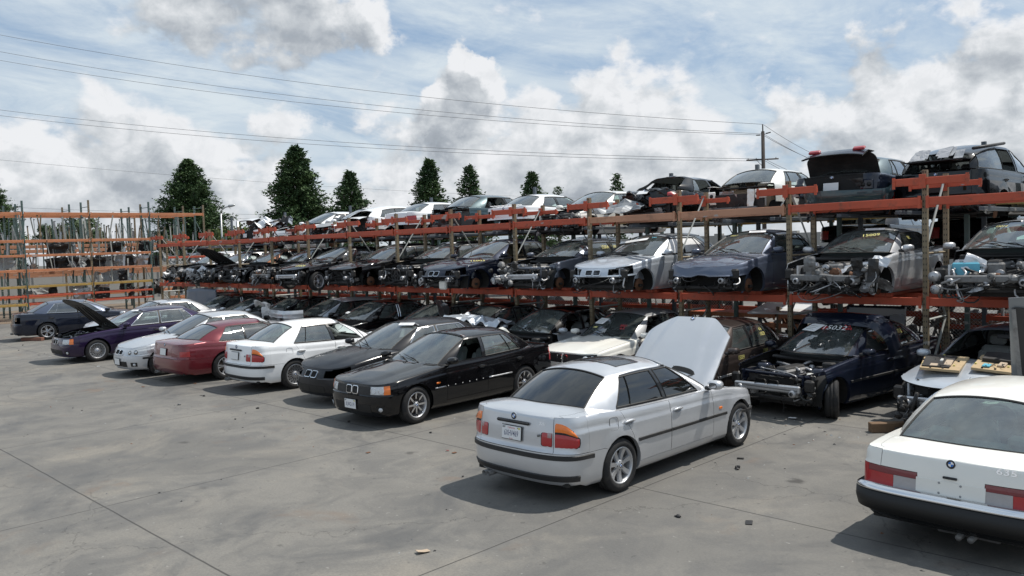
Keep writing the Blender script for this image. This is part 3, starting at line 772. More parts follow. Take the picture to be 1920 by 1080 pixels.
    zt = interp(sp['zs'], sp['xgb'])
    if sp['kind'] == 'sedan' or sp['kind'] == 'coupe': tmp.box((lerp(sp['xgb'], -.15, .5), 0, zt - .05), (abs(sp['xgb']) - .02, 1.15, .02), M['dash'])
    zd = interp(sp['zs'], sp['xce']) - dz
    tmp.box((sp['xce'] - .12, 0, zd - .08), (.44, sp['W'] - .42, .20), M['dash'], None, .06); tmp.box((sp['xce'] - .05, 0, .45), (.3, sp['W'] - .4, .5), M['dash'])
    tmp.box((sp['xce'] - .28, .37, zd - .015), (.22, .36, .09), M['dash'], None, .03)
    c = Vector((sp['xce'] - .46, .37, zd - .10)); rt = Matrix.Rotation(.45, 3, 'Y')
    tmp.tube([c + rt @ Vector((0, .185 * cos(a), .185 * sin(a))) for a in [2 * pi * i / 16 for i in range(17)]], .016, M['dash'], 6, None, False)
    for a in (.2, pi - .2, -pi / 2): tmp.tube([c, c + rt @ Vector((0, .18 * cos(a), .18 * sin(a)))], .018, M['dash'], 5)
    tmp.box((xB + .25, 0, .38), (1.1, .20, .24), M['dash'], None, .04)
    if lod >= 1: tmp.box((sp['xrf'] - .06, 0, sp['H'] - .17 - dz), (.03, .24, .07), M['dash'], None, .02)
    it.add(tmp.v, [], M['dash'], False)
    it2 = MB(); it2.v = [tuple(Ti @ Vector(p)) for p in tmp.v]; it2.f = tmp.f; it2.m = tmp.m; it2.sm = tmp.sm; it2.mats = tmp.mats
    it2.build('interior', root, recalc=False)
    # moving panels
    def simple(key, nm, m_, lab=None):
        if key not in pan.c: return None
        mb = MB(); panel_mesh(mb, pan.c[key], m_, .0042, .014); o = mb.build(nm, root, recalc=False)
        if lab: o['label'] = lab
        return o
    if 'hood' in pan.c:
        mb = MB(); qs = pan.c['hood']; panel_mesh(mb, qs, hp, .0042, .016)
        if open_hood:
            ins = []
            for q in qs:
                n = (q[2] - q[0]).cross(q[3] - q[1])
                if n.length < 1e-9: continue
                n.normalize(); ins.append([p - n * .022 for p in q][::-1])
            panel_mesh(mb, ins, M['plastic'], 0, 0)
            for a in (-.45, -.2, .2, .45): mb.box((lerp(sp['xce'], s.xf, .5), a, interp(sp['zs'], lerp(sp['xce'], s.xf, .5)) - .06), (.6, .05, .03), M['plastic'], None, .01)
        if front in ('e46', 'e39', 'e36') and lod >= 1 and sp['kind'] != 'x':
            # cowl vent slots at the trailing edge of the hood
            for sy in ((-1, 1) if open_hood else ()):
                pass
        if False:
            xx = s.xf - s.insE(1, True) - .11; n_ = Vector((.35, 0, 1)).normalized(); emblem_on(mb, Vector((xx, 0, s.S(2.9999, 1.0).z + .030)), n_, Vector((0, 1, 0)).cross(n_) * -1, .041)
            for sg in (-1, 1):
                for q in range(16): xq = sp['xce'] + .12 - .002 * abs(q - 7); yq = sg * (.14 + q * .026); mb.box((xq, yq, s.deckz(xq, yq) + .016), (.075, .013, .006), M['seal'])
        if open_hood and front == 'e46': mb = e46_hood(s, sp, hp, open_hood)
        ho = mb.build('hood', root, recalc=False)
        if open_hood and front != 'e46':
            hx, hz = sp['xce'] + .08, interp(sp['zs'], sp['xce']) - .02
            ho.data.transform(Matrix.Translation((hx, 0, hz)) @ Matrix.Rotation(-open_hood, 4, 'Y') @ Matrix.Translation((-hx, 0, -hz)))
    if 'trunk' in pan.c:
        mb = MB(); panel_mesh(mb, pan.c['trunk'], pm, .0042, .016)
        if open_trunk:
            ins = []
            for q in pan.c['trunk']:
                n = (q[2] - q[0]).cross(q[3] - q[1])
                if n.length < 1e-9: continue
                n.normalize(); ins.append([p - n * .022 for p in q][::-1])
            panel_mesh(mb, ins, M['plastic'], 0, 0)
        to = mb.build('trunk_lid', root, recalc=False)
        if open_trunk:
            hx, hz = sp['xgbe'], interp(sp['zs'], sp['xgbe']); to.data.transform(Matrix.Translation((hx, 0, hz)) @ Matrix.Rotation(open_trunk, 4, 'Y') @ Matrix.Translation((-hx, 0, -hz)))
    simple('bumperf', 'front_bumper', bp); simple('bumperr', 'rear_bumper', bp)
    doors = {}
    for sd in ('left', 'right'):
        for kk in ('doorf_', 'doorr_'):
            if kk + sd in pan.c: doors[kk + sd] = simple(kk + sd, 'door', pm)
    for sd in ('left', 'right'):
        mb = MB(); got = False
        for key, qs in pan.c.items():
            if key.startswith('lampr_' + sd):
                off = [[p for p in q] for q in qs]; panel_mesh(mb, off, M[key.split('_', 2)[2]], .001, .02); got = True
        if got: mb.build('taillight', root, recalc=False)
        if 'lampf_' + sd in pan.c:
            mb = MB(); panel_mesh(mb, pan.c['lampf_' + sd], M['clear'] if front != 'orange' else M['clear'], .002, .02)
            sg = 1 if sd == 'left' else -1
            if front in ('e36', 'e38', 'e34'):
                qq = [q for q in pan.c['lampf_' + sd] if sum(abs(p.y) for p in q) / 4 > sp['W'] / 2 - (.15 if front == 'e36' else .18)]
                qq = [[p + Vector((.003, .003 * sg, .0)) for p in q] for q in qq]
                if qq: panel_mesh(mb, qq, M['orange'], 0, .01)
            elif front in ('e46', 'e39'):
                # projector pods seen through the lens
                for uu in (2.46, 2.66):
                    p = s.S(uu, .74, sg); n = s.N(uu, .74, sg); mb.cyl(p - n * .01, p + n * .004, .055, M['lensdark'], 14); mb.cyl(p, p + n * .006, .030, M['chrome'], 12)
            elif front == 'e36': pass
            if front in ('e36', 'e38', 'e34') and full_:
                for uu, rr0 in ((2.48, .05), (2.68, .05)):
                    p = s.S(uu, .74, sg); n = s.N(uu, .74, sg); mb.lathe([(rr0, .004), (rr0 + .004, .006), (rr0 * .9, .003)], M['chrome'], 18, frame_T(p, n, Vector((0, 0, 1))) @ Matrix.Rotation(pi / 2, 4, 'X')); 
            mb.build('headlight', root, recalc=False)
    if rear == 'e46' and 'trunk' in pan.c and 'lampr' not in drop:
        for sg in (1, -1): lamp_patches(s, root, sg)
    # draped strips
    def strip(mb, ua, ub, va, vb, off, m_, side, n=14):
        vs = []; fs = []
        for i in range(n + 1):
            u = lerp(ua, ub, i / n); vm = (va + vb) / 2
            for (v, o) in ((va, 0.0), (lerp(va, vb, .12), off), (lerp(va, vb, .88), off), (vb, 0.0)): vs.append(s.S(u, v, side) + s.N(u, v, side) * o)
        for i in range(n):
            for k_ in range(3): fs.append((i * 4 + k_, i * 4 + k_ + 1, (i + 1) * 4 + k_ + 1, (i + 1) * 4 + k_))
        mb.add(vs, fs, m_, False)
    full = lod >= .5
    if moulding and full:
        for side, sd in ((1, 'left'), (-1, 'right')):
            mb = MB(); ux = s.u_of_x
            v0, v1 = .455, .515
            for (xa_, xb_, kk) in ((sp['xB'] + .006, sp['xA'] - .006, 'doorf_'), ((sp['xC'] + .06) if sp['xC'] is not None else None, sp['xB'] - .006, 'doorr_')):
                if xa_ is not None and kk + sd in doors and (kk, sd) != damper: strip(mb, ux(xa_), ux(xb_), v0, v1, .013, M['plastic'] if moulding is True else M[moulding], side)
            if 'fender' in pan.c: strip(mb, ux(sp['xA'] + .006), ux(sp['WB'] - AR - .02), v0, v1, .012, M['plastic'] if moulding is True else M[moulding], side, 4)
            if mb.v: mb.build('moulding', root)
    if full and moulding:
        mt = M['plastic']
        if 'bumperr' in pan.c and rear in ('e46',):
            mb = MB()
            for side in (1, -1): strip(mb, 0, s.u_of_x(-AR - .14), .40, .475, .013, mt, side, 24); strip(mb, 0, .86, .07, .17, .012, mt, side, 16)
            mb.build('bumper_strip', root)
        if 'bumperf' in pan.c and front in ('e46', 'e39', 'e36'):
            mb = MB()
            for side in (1, -1): strip(mb, 2.28, 2.0 - .03, .38, .45, .012, mt, side, 12)
            mb.build('bumper_strip', root)
    # door seams at the greenhouse, handles, mirrors
    for side, sd in ((1, 'left'), (-1, 'right')):
        for kk, hx in (('doorf_', sp['xB'] + .14), ('doorr_', (sp['xC'] if sp['xC'] is not None else 9) + .02)):
            if kk + sd in doors and full:
                vh = .80; uh = s.u_of_x(hx); p = s.S(uh, vh, side); n = s.N(uh, vh, side); mb = MB()
                mb.disc(p + n * .0, .052, M['seal'], None, 16, 'y', side * .0015) if False else None
                T = frame_T(p, n, Vector((0, 0, 1)))
                vs = [(.075 * cos(a), .036 * sin(a), .002) for a in [2 * pi * i / 16 for i in range(16)]]
                mb.add(vs, [tuple(range(16))], P['grey'] if pnt in ('silver', 'white', 'silverblue') else M['seal'], False, T)
                pts = [(-.095, 0, .004), (-.08, 0, .026), (-.03, .004, .034), (.04, .004, .034), (.085, 0, .026), (.10, 0, .004)]
                mb.tube(pts, .013, pm if rear != 'e36' or True else M['trim'], 6, T, True, True, [.010, .014, .015, .015, .014, .010])
                mb.build('handle', doors[kk + sd])
        if 'mirror' not in drop and 'mirror_' + sd not in drop and full:
            mb = MB(); xm_ = sp['xA'] - .10; uu = s.u_of_x(xm_); p = s.S(uu, 1.0, side); zz = p.z + .085; yy = p.y + side * .13
            rows = []; nr_ = 12
            for f, sx, sz in ((0, .6, .6), (.02, .92, .9), (.06, 1, 1), (.12, .92, .95), (.16, .6, .65), (.175, .2, .3)):
                rows.append([(xm_ - .05 + f, yy + side * (.10 * sx * abs(cos(a))**.7 * math.copysign(1, cos(a))) , zz + .062 * sz * abs(sin(a))**.7 * math.copysign(1, sin(a))) for a in [2 * pi * q / nr_ + .13 for q in range(nr_)]])
            vs = [v for r_ in rows for v in r_]; fs = [(i * nr_ + q, i * nr_ + (q + 1) % nr_, (i + 1) * nr_ + (q + 1) % nr_, (i + 1) * nr_ + q) for i in range(len(rows) - 1) for q in range(nr_)]
            fs.append(tuple(range((len(rows) - 1) * nr_, len(rows) * nr_)))
            mb.add(vs, fs, pm, True); mb.add(rows[0], [tuple(range(nr_))[::-1]], M['seal']); mb.add([(v[0] - .002, lerp(yy, v[1], .86), lerp(zz, v[2], .86)) for v in rows[0]], [tuple(range(nr_))[::-1]], M['chrome'])
            mb.box((xm_ + .03, p.y + side * .02, p.z + .035), (.10, .09, .05), M['plastic'], None, .015)
            mb.build('mirror', root)
    # nose and tail details
    if 'nose' in pan.c and full: nose_details(s, root, front, sp, pm, 'hood' in pan.c and not open_hood, lod)
    if full and 'bumperf' in pan.c: bumper_details(s, root, front, sp)
    if full: tail_details(s, root, rear, sp, pan, pm, plate_rear, plates[1])
    if plate_front and 'bumperf' in pan.c:
        p = s.S(3, .28); plate(root, Vector((p.x + .016, 0, p.z)), Vector((1, 0, -.02)), plates[0])
    # cowl, wipers, antenna
    cw = MB(); 
    pts = [s.G(2 + i / 8, 0, 1) for i in range(9)] + [s.G(3 - i / 8, 0, -1) for i in range(1, 9)]
    for a, b in zip(pts, pts[1:]): cw.add([a + Vector((-.04, 0, .006)), b + Vector((-.04, 0, .006)), b + Vector((.07, 0, .0)), a + Vector((.07, 0, .0))], [(0, 1, 2, 3)], M['plastic'])
    cw.build('cowl', root)
    if full and 'windshield' in glass and 'windshield' not in drop and 'wiper' not in drop:
        for (ua, va, ub, vb) in ((2.96, -1, 2.62, -1), (2.62, 1, 2.97, -1)):
            mb = MB(); a = s.G(ua, .02, va); b = s.G(ub if vb == va else ub, .10, vb if vb == va else 1)
            n = Vector((.45, 0, 1)).normalized()
            mb.tube([a + n * .01, a.lerp(b, .5) + n * .05, b + n * .03], .009, M['plastic'], 5); d = (b - a).normalized()
            mb.tube([b - d * .30 + n * .022, b + n * .022, b + d * .28 + n * .022], .007, M['plastic'], 4); mb.build('wiper', root)
    if sunroof:
        mb = MB(); vs = []; 
        x0, x1 = .52, 1.0
        zc = lambda x, y: sp['H'] - .05 * abs((x - .75) / .75)**2.2 - .085 * (abs(y) / sp['wr'])**2.4 + .006
        nn = 6
        for i in range(nn + 1):
            for j in range(nn + 1): x = lerp(x0, x1, i / nn); y = lerp(-.40, .40, j / nn); vs.append((x, y, zc(x, y)))
        mb.add(vs, [(i * 7 + j, i * 7 + j + 1, (i + 1) * 7 + j + 1, (i + 1) * 7 + j) for i in range(nn) for j in range(nn)], M['trim'], True); mb.build('sunroof', root)
    if rails:
        for sy in (-1, 1):
            mb = MB(); mb.tube([(lerp(sp['xrr'] + .1, sp['xrf'] - .1, i / 8), sy * sp['wr'] * .98, sp['H'] - .045 + .05 * (0 if i in (0, 8) else 1)) for i in range(9)], .018, M['alloy'], 6); mb.build('roof_rail', root)
    # wheels
    wx = {'fl': (sp['WB'], 1), 'fr': (sp['WB'], -1), 'rl': (0, 1), 'rr': (0, -1)}
    for w_, (x, sd) in wx.items():
        if (no_wheels and not (wl and w_ in wl)) or 'wheel_' + w_ in drop:
            mb = MB(); mb.lathe([(.001, .0), (.14, .0), (.14, -.02), (.06, -.03), (.06, -.10), (.001, -.12)], M['rust'], 16, Matrix.Translation((x, sd * (sp['W'] / 2 - .16), R)) @ Matrix.Rotation(0 if sd > 0 else pi, 4, 'Z'))
            mb.tube([(x, sd * (sp['W'] / 2 - .2), R), (x - .02, sd * (sp['W'] / 2 - .3), R + .35)], .035, M['greasy'], 8)
            mb.build('hub', root)
        else: wheel(root, x, sd * (sp['W'] / 2 - .115), R, (wl or {}).get(w_, wheels), sd, steer if x > 1 else 0, None if R < .34 else .235)
    if 'exhaust' not in drop and full:
        mb = MB()
        for dy in (0, .07): mb.lathe([(.03, 0), (.032, -.14), (.028, -.14), (.026, 0)], M['castmetal'], 12, Matrix.Translation((s.xr + .15, .40 + dy, sp['zb'] + .03)), 'x')
        mb.box((-.62, .40, zb + .06), (.42, .45, .15), M['castmetal'], None, .05); mb.build('exhaust', root)
    if guts or open_hood: engine_bay(s, root, sp, pm, rnd, guts, 'bumperf' in drop, lod)
    if guts_rear: rear_guts(s, root, sp, pm, rnd)
    return root, s
def headlight_cell(front, u, v):
    if front in ('e46', 'e39'): return 2.20 < u < 2.78 and (.58 if u < 2.6 else .60) < v < (.96 if u < 2.6 else .92)
    if front == 'e36': return 2.22 < u < 2.76 and .56 < v < .93
    if front == 'e38': return 2.22 < u < 2.74 and .58 < v < .93
    if front == 'e34': return 2.3 < u < 2.82 and .56 < v < .93
    return False
def tail_cell(rear, u, v):
    if rear == 'e46': return None
    if rear == 'e46x':
        if not (.25 < u < .84 and .56 < v < .87): return None
        if u > .49 and v > .78: return 'orange'
        if v > .86: return None
        if u < .42 : return 'greyred' if v > .64 and u > .31 else 'red'
        return 'red'
    if rear == 'e31':
        if .16 < u < .93 and .58 < v < .90: return 'darkred' if v > .74 or u < .5 else 'red'
    if rear == 'e24':
        if .08 < u < .93 and .515 < v < .80:
            if v > .68 and u < .7: return 'darkred'
            return 'lensgrey' if u < .27 else 'red'
    if rear == 'e36':
        if .30 < u < .90 and .56 < v < .90: return 'clear' if (v < .66 and u < .7) else 'red'
    if rear == 'plain':
        if .38 < u < .86 and .58 < v < .84: return 'red'
    return None
def kidney(mb, s, cx, w, h, v, rimm, off=.012, tilt=.0, r=.022):
    """one kidney: chrome frame with rounded corners, dark slats inside; sits on the nose"""
    p = s.S(3, v); n = s.N(3, v); n.y = 0; n.normalize(); T = frame_T(Vector((p.x, 0, p.z)), n, Vector((0, 0, 1)))
    q = s.S(2.9, v); dx = 0
    def rr(w_, h_, r_):
        pts = []
        for (sx, sy, a0) in ((1, 1, 0), (-1, 1, pi / 2), (-1, -1, pi), (1, -1, 1.5 * pi)):
            for i in range(5): a = a0 + pi / 2 * i / 4; pts.append((cx + sx * (w_ / 2 - r_) + r_ * cos(a), sy * (h_ / 2 - r_) + r_ * sin(a)))
        return pts
    O, I = rr(w, h, r * 1.6), rr(w - .026, h - .026, r * 1.1); n_ = len(O); z = off
    vs = [(a, b, -.03) for a, b in O] + [(a, b, z) for a, b in O] + [(a, b, z + .003) for a, b in I] + [(a, b, z - .03) for a, b in I]
    fs = []
    for k in range(3): fs += [(k * n_ + i, k * n_ + (i + 1) % n_, (k + 1) * n_ + (i + 1) % n_, (k + 1) * n_ + i) for i in range(n_)]
    mb.add(vs, fs, rimm, False, T); mb.add([(a, b, z - .022) for a, b in I], [tuple(range(n_))], M['seal'], False, T)
    k = int((w - .03) / .018)
    for i in range(k): mb.box((cx - (w - .03) / 2 + .009 + i * .018, 0, z - .012), (.005, h - .03, .012), M['plastic'], T)
def nose_details(s, root, front, sp, pm, hood, lod):
    if front in ('e34', 'e36'):
        bn = MB()
        for sg in (1, -1):
            vs = []; fs = []; u0_, u1_ = (2.26, 2.999) if front == 'e34' else (2.74, 2.999); v0_, v1_ = (.53, .95) if front == 'e34' else (.56, .90)
            for i in range(13):
                for v in (v0_, lerp(v0_, v1_, .5), v1_): u = lerp(u0_, u1_, i / 12); vs.append(s.S(u, v, sg) + s.N(u, v, sg) * .005)
            for i in range(12):
                for k in range(2): q = (i * 3 + k, i * 3 + k + 1, (i + 1) * 3 + k + 1, (i + 1) * 3 + k); fs.append(q if sg < 0 else q[::-1])
            bn.add(vs, fs, M['plastic'], True)
            if front == 'e34':
                for uu in (2.44, 2.66):
                    p = s.S(uu, .74, sg); n = s.N(uu, .74, sg); T = frame_T(p, n, Vector((0, 0, 1)))
                    bn.cyl(T @ Vector((0, 0, -.01)), T @ Vector((0, 0, .012)), .068, M['chrome'], 18); bn.cyl(T @ Vector((0, 0, 0)), T @ Vector((0, 0, .015)), .060, M['clear'], 18)
        bn.build('headlight_panel', root, recalc=False)
    mb = MB(); ry = {'e46': (.20, .135), 'e39': (.19, .15), 'e36': (.155, .145), 'e38': (.17, .15), 'e34': (.13, .16)}.get(front)
    if ry:
        w, h = ry; zt = .74
        for sg in (-1, 1): kidney(mb, s, sg * (w / 2 + .008), w, h, zt, M['chrome'])
        mb.build('grille', root)
    if hood and front:
        e = MB(); xx = s.xf - s.insE(1, True) - .11; n = Vector((.35, 0, 1)).normalized(); emblem_on(e, Vector((xx, 0, s.S(3 - .0001, 1.0).z + .028)), n, Vector((0, 1, 0)).cross(n) * -1, .038); e.build('emblem', root)
def bumper_details(s, root, front, sp):
    mb = MB(); p = s.S(3, .22)
    def inset(ua, ub, va, vb, side, m_, off=.003, n=6):
        vs = []; fs = []
        for i in range(n + 1):
            for v in (va, (va + vb) / 2, vb): u = lerp(ua, ub, i / n); vs.append(s.S(u, v, side) + s.N(u, v, side) * off)
        for i in range(n):
            for k in range(2): fs.append((i * 3 + k, i * 3 + k + 1, (i + 1) * 3 + k + 1, (i + 1) * 3 + k))
        mb.add(vs, fs, m_, True)
    for side in (1, -1):
        inset(2.72, 2.999, .10, .30, side, M['seal']); inset(2.42, 2.60, .12, .27, side, M['seal'])
        c = s.S(2.50, .19, side); n = s.N(2.50, .19, side); mb.cyl(c - n * .01, c + n * .012, .035, M['clear'], 14)
    mb.build('bumper_grille', root)
def tail_details(s, root, rear, sp, pan, pm, want_plate, txt):
    if 'trunk' not in pan.c and 'tail' not in pan.c: return
    p = s.S(0, .72); n = s.N(0, .72); n.y = 0; n.normalize()
    if n.x > 0: n = -n
    if 'trunk' in pan.c:
        e = MB(); q = s.S(0, .955); emblem_on(e, q + n * .004, n, Vector((0, 0, 1)), .041); e.build('emblem', root)
        if rear == 'e46':
            b = MB(); T = frame_T(s.S(0, .86), n, Vector((0, 0, 1))); b.box((0, .012, .012), (.52, .038, .035), M['plastic'], T, .015); b.disc((.40, -.10, .0), .016, M['castmetal'], T, 12, 'z', .008); b.build('trunk_handle', root)
    if want_plate: plate(root, s.S(0, .715) + n * .02, n, txt or '', top='California' if txt else None, bottom='dmv.ca.gov' if txt else None)
# ---- messy mechanical bits
def hose(mb, a, b, r, m, rnd, sag=.1, n=7):
    a, b = Vector(a), Vector(b); c1 = a + Vector((rnd.uniform(-1, 1), rnd.uniform(-1, 1), rnd.uniform(-1, .6))) * sag; c2 = b + Vector((rnd.uniform(-1, 1), rnd.uniform(-1, 1), rnd.uniform(-1, .6))) * sag
    mb.tube([a * (1 - t)**3 + c1 * 3 * t * (1 - t)**2 + c2 * 3 * t * t * (1 - t) + b * t**3 for t in [i / n for i in range(n + 1)]], r, m, 5)
def lump(mb, c, r, m, rnd, sq=(1, 1, 1), n=7):
    vs = []; fs = []; k = 5; sd = rnd.random() * 50
    for i in range(k + 1):
        th = pi * i / k
        for j in range(n):
            a = 2 * pi * j / n; d = Vector((sin(th) * cos(a), sin(th) * sin(a), cos(th))); rr = r * (1 + .45 * noise.noise(d * 1.7 + Vector((sd, 0, 0)))); vs.append((c[0] + d.x * rr * sq[0], c[1] + d.y * rr * sq[1], c[2] + d.z * rr * sq[2]))
    for i in range(k):
        for j in range(n): fs.append((i * n + j, i * n + (j + 1) % n, (i + 1) * n + (j + 1) % n, (i + 1) * n + j))
    mb.add(vs, fs, m, False)
def sheet(mb, c, w, h, m, rnd, amp=.08, rot=None, n=7, two=True):
    """bent piece of sheet metal with thickness"""
    sd = rnd.random() * 90; R_ = rot or Matrix.Rotation(rnd.uniform(-1, 1), 3, 'Y'); vs = []
    for k in (0, .004):
        for i in range(n + 1):
            for j in range(n + 1):
                a, b = (i / n - .5) * w, (j / n - .5) * h; z = noise.noise(Vector((a * 3.5, b * 3.5, sd))) * amp * 2 + abs(noise.noise(Vector((a * 8, b * 8, sd)))) * amp * .8
                e = 1 + .12 * noise.noise(Vector((a * 6, b * 6, sd + 9))); vs.append(Vector(c) + R_ @ Vector((a * e, b * e, z + k)))
    N_ = (n + 1)**2; fs = []
    for i in range(n):
        for j in range(n):
            q = (i * (n + 1) + j, i * (n + 1) + j + 1, (i + 1) * (n + 1) + j + 1, (i + 1) * (n + 1) + j); fs.append(q[::-1]); fs.append(tuple(x + N_ for x in q))
    for i in range(n):
        for (a, b) in (((i, 0), (i + 1, 0)), ((i + 1, n), (i, n)), ((0, i + 1), (0, i)), ((n, i), (n, i + 1))):
            A_, B_ = a[0] * (n + 1) + a[1], b[0] * (n + 1) + b[1]; fs.append((A_, B_, B_ + N_, A_ + N_))
    mb.add(vs, fs, m, False)
def engine_bay(s, root, sp, pm, rnd, guts, nobumper, lod):
    x0, x1 = sp['xce'] + .15, s.xf - .25; W2 = sp['W'] / 2; zs = lambda x: interp(sp['zs'], x); dz = sp['zb'] - .19
    e = MB()
    # aprons, firewall, rails, strut towers
    for sg in (-1, 1):
        e.box(((x0 + x1) / 2, sg * (W2 - .30), .56 + dz), (x1 - x0, .03, .30), pm if guts else M['well']); e.box(((x0 + x1 + .1) / 2, sg * .48, .40 + dz), (x1 - x0 + .12, .09, .12), M['under'], None, .01)
        e.lathe([(.02, zs(sp['WB']) - .05), (.10, zs(sp['WB']) - .06), (.13, zs(sp['WB']) - .10), (.15, .45)], pm, 16, Matrix.Translation((sp['WB'] - .02, sg * (W2 - .34), 0)), 'z')
        e.disc((sp['WB'] - .02, sg * (W2 - .34), zs(sp['WB']) - .048), .05, M['greasy'], None, 12, 'z', .02)
    e.box((x0 - .10, 0, .62 + dz), (.04, sp['W'] - .3, .42), M['under']); e.box((x0, 0, zs(x0) - .08), (.16, sp['W'] - .34, .06), M['plastic'], None, .02)
    e.build('engine_bay', root)
    g = MB(); xm = (x0 + x1) / 2 - .02
    g.box((xm, .02, .60 + dz), (.68, .24, .26), M['castmetal'], None, .03); g.box((xm, .0, zs(xm) - .10), (.62, .20, .07), M['plastic'], None, .025)
    for i in range(6): g.tube([(xm - .25 + i * .1, -.05, zs(xm) - .12), (xm - .25 + i * .1, -.22, zs(xm) - .15), (xm - .25 + i * .1, -.26, zs(xm) - .28)], .022, M['castmetal'], 6)
    g.box((x1 - .22, -.42, zs(x1) - .14), (.26, .24, .18), M['plastic'], None, .03); g.box((x0 + .12, .48, zs(x0) - .16), (.26, .18, .18), M['plastic'], None, .02)
    g.lathe([(.0, 0), (.07, 0), (.08, .1), (.05, .16), (.0, .16)], M['white_plastic'], 12, Matrix.Translation((x1 - .3, .52, zs(x1) - .18)), 'z')
    for i in range(3): g.lathe([(.02, 0), (.07, 0), (.075, .03), (.02, .035)], M['metal'], 16, Matrix.Translation((xm + .36, rnd.uniform(-.15, .15), .45 + dz + .1 * i)), 'x')
    for i in range(int(16 * (1 if lod >= 1 else .6))):
        a = (rnd.uniform(x0, x1), rnd.uniform(-W2 + .3, W2 - .3), zs(xm) - rnd.uniform(.06, .3)); b = (rnd.uniform(x0, x1), rnd.uniform(-W2 + .3, W2 - .3), zs(xm) - rnd.uniform(.05, .3)); hose(g, a, b, rnd.choice((.006, .01, .018, .026)), rnd.choice((M['greasy'], M['plastic'], M['wirecol'], M['metal'])), rnd, .2)
    for i in range(18): lump(g, (rnd.uniform(x0, x1), rnd.uniform(-W2 + .32, W2 - .32), zs(xm) - rnd.uniform(.12, .3)), rnd.uniform(.03, .08), rnd.choice((M['greasy'], M['castmetal'], M['plastic'], M['metal'])), rnd)
    g.build('engine', root)
    if guts or nobumper:
        f = MB(); xf = s.xf - .22; zt = zs(xf) - .04
        lv = guts if isinstance(guts, (int, float)) else 1
        # radiator support, condenser, rails, carrier
        rad = lv < 3; fan = lv == 1 and rnd.random() < .4
        if rad: f.box((xf - .10, 0, zt), (.07, sp['W'] - .46, .05), pm if rnd.random() < .4 else M['plastic'], None, .015)
        f.box((xf - .05, 0, .30 + dz), (.06, sp['W'] - .5, .07), M['plastic'], None, .015)
        if rad: f.box((xf - .14, 0, .48 + dz), (.035, .70, .30), M['well'])
        for i in range(9 if False else 0): f.box((xf - .058, 0, .36 + dz + i * .035), (.01, .72, .008), M['castmetal'])
        if fan: f.lathe([(.19, -.01), (.21, -.01), (.21, .03), (.19, .03)], M['plastic'], 20, Matrix.Translation((xf - .05, 0, .50 + dz)), 'x', True)
        for k in range(6 if fan else 0): f.box((xf - .035, .1 * cos(k * pi / 3), .50 + dz + .1 * sin(k * pi / 3)), (.012, .05, .18), M['plastic'], None, 0, Matrix.Rotation(-k * pi / 3 + pi / 2, 3, 'X'))
        for sg in (-1, 1):
            f.box((xf, sg * .50, .44 + dz), (.18, .10, .12), pm if rnd.random() < .5 else M['metal'], None, .01)
            f.lathe([(.03, 0), (.055, 0), (.065, .05), (.05, .09), (.03, .09)], M['metal'], 14, Matrix.Translation((xf + .09, sg * .50, .44 + dz)), 'x')
            f.box((xf - .02, sg * .70, .56 + dz), (.10, .16, .20), M['greasy'], None, .03)
            for i in range(5): hose(f, (xf - .05, sg * rnd.uniform(.3, .7), rnd.uniform(.35, .65) + dz), (xf + rnd.uniform(0, .14), sg * rnd.uniform(.4, .8), rnd.uniform(.18, .5) + dz), rnd.choice((.006, .010, .018)), rnd.choice((M['wirecol'], M['greasy'], M['metal'])), rnd, .15)
            for i in range(6): lump(f, (xf - rnd.uniform(.0, .2), sg * rnd.uniform(.35, .78), rnd.uniform(.26, .62) + dz), rnd.uniform(.03, .085), rnd.choice((M['greasy'], M['castmetal'], M['plastic'], M['metal'], M['greasy'])), rnd, (1, 1, rnd.uniform(.6, 1.5)))
        if lv >= 2:
            f.box((xf + .10, rnd.uniform(-.05, .05), .49 + dz), (.07, 1.24, .12), M['alloy' if lv < 3 else 'castmetal'], None, .02, Matrix.Rotation(rnd.uniform(-.03, .03), 3, 'X'))
            f.box((xf + .138, 0, .49 + dz), (.004, 1.16, .02), M['castmetal'])
        if lv >= 3:
            sg = -1 if rnd.random() < .5 else 1
            for i in range(9): sheet(f, (xf + rnd.uniform(-.25, .12), sg * rnd.uniform(.25, .9) if i < 6 else rnd.uniform(-.5, .5), rnd.uniform(.35, .78) + dz), rnd.uniform(.15, .42), rnd.uniform(.12, .35), rnd.choice((pm, M['castmetal'], pm, M['greasy'], M['plastic'])), rnd, .07, Matrix.Rotation(rnd.uniform(.4, 2.6), 3, 'Y') @ Matrix.Rotation(rnd.uniform(-.8, .8), 3, 'X'))
            for i in range(13): lump(f, (xf + rnd.uniform(-.35, .22), sg * rnd.uniform(-.2, .85), rnd.uniform(.28, .70) + dz), rnd.uniform(.035, .085), rnd.choice((M['metal'], M['greasy'], M['castmetal'], M['greasy'], M['plastic'], M['castmetal'])), rnd, (1, rnd.uniform(.6, 1.4), rnd.uniform(.6, 1.4)))
            for i in range(9):
                c = Vector((xf + rnd.uniform(-.3, .15), rnd.uniform(-.75, .75), rnd.uniform(.32, .68) + dz)); r0_ = rnd.uniform(.035, .09)
                f.lathe([(.01, 0), (r0_, 0), (r0_, .02), (r0_ * .8, .03), (r0_ * .8, .05), (r0_, .06), (r0_ * .95, .12), (.01, .13)], rnd.choice((M['castmetal'], M['metal'], M['greasy'], M['rust'])), 14, Matrix.Translation(c) @ Matrix.Rotation(rnd.uniform(-.6, .6), 4, 'Z'), rnd.choice(('x', 'y')))
            for i in range(5): f.box((xf + rnd.uniform(-.3, .1), rnd.uniform(-.7, .7), rnd.uniform(.35, .68) + dz), (rnd.uniform(.08, .2), rnd.uniform(.1, .28), rnd.uniform(.06, .16)), rnd.choice((M['plastic'], M['castmetal'], M['greasy'])), None, .015, Matrix.Rotation(rnd.uniform(-.4, .4), 3, 'X'))
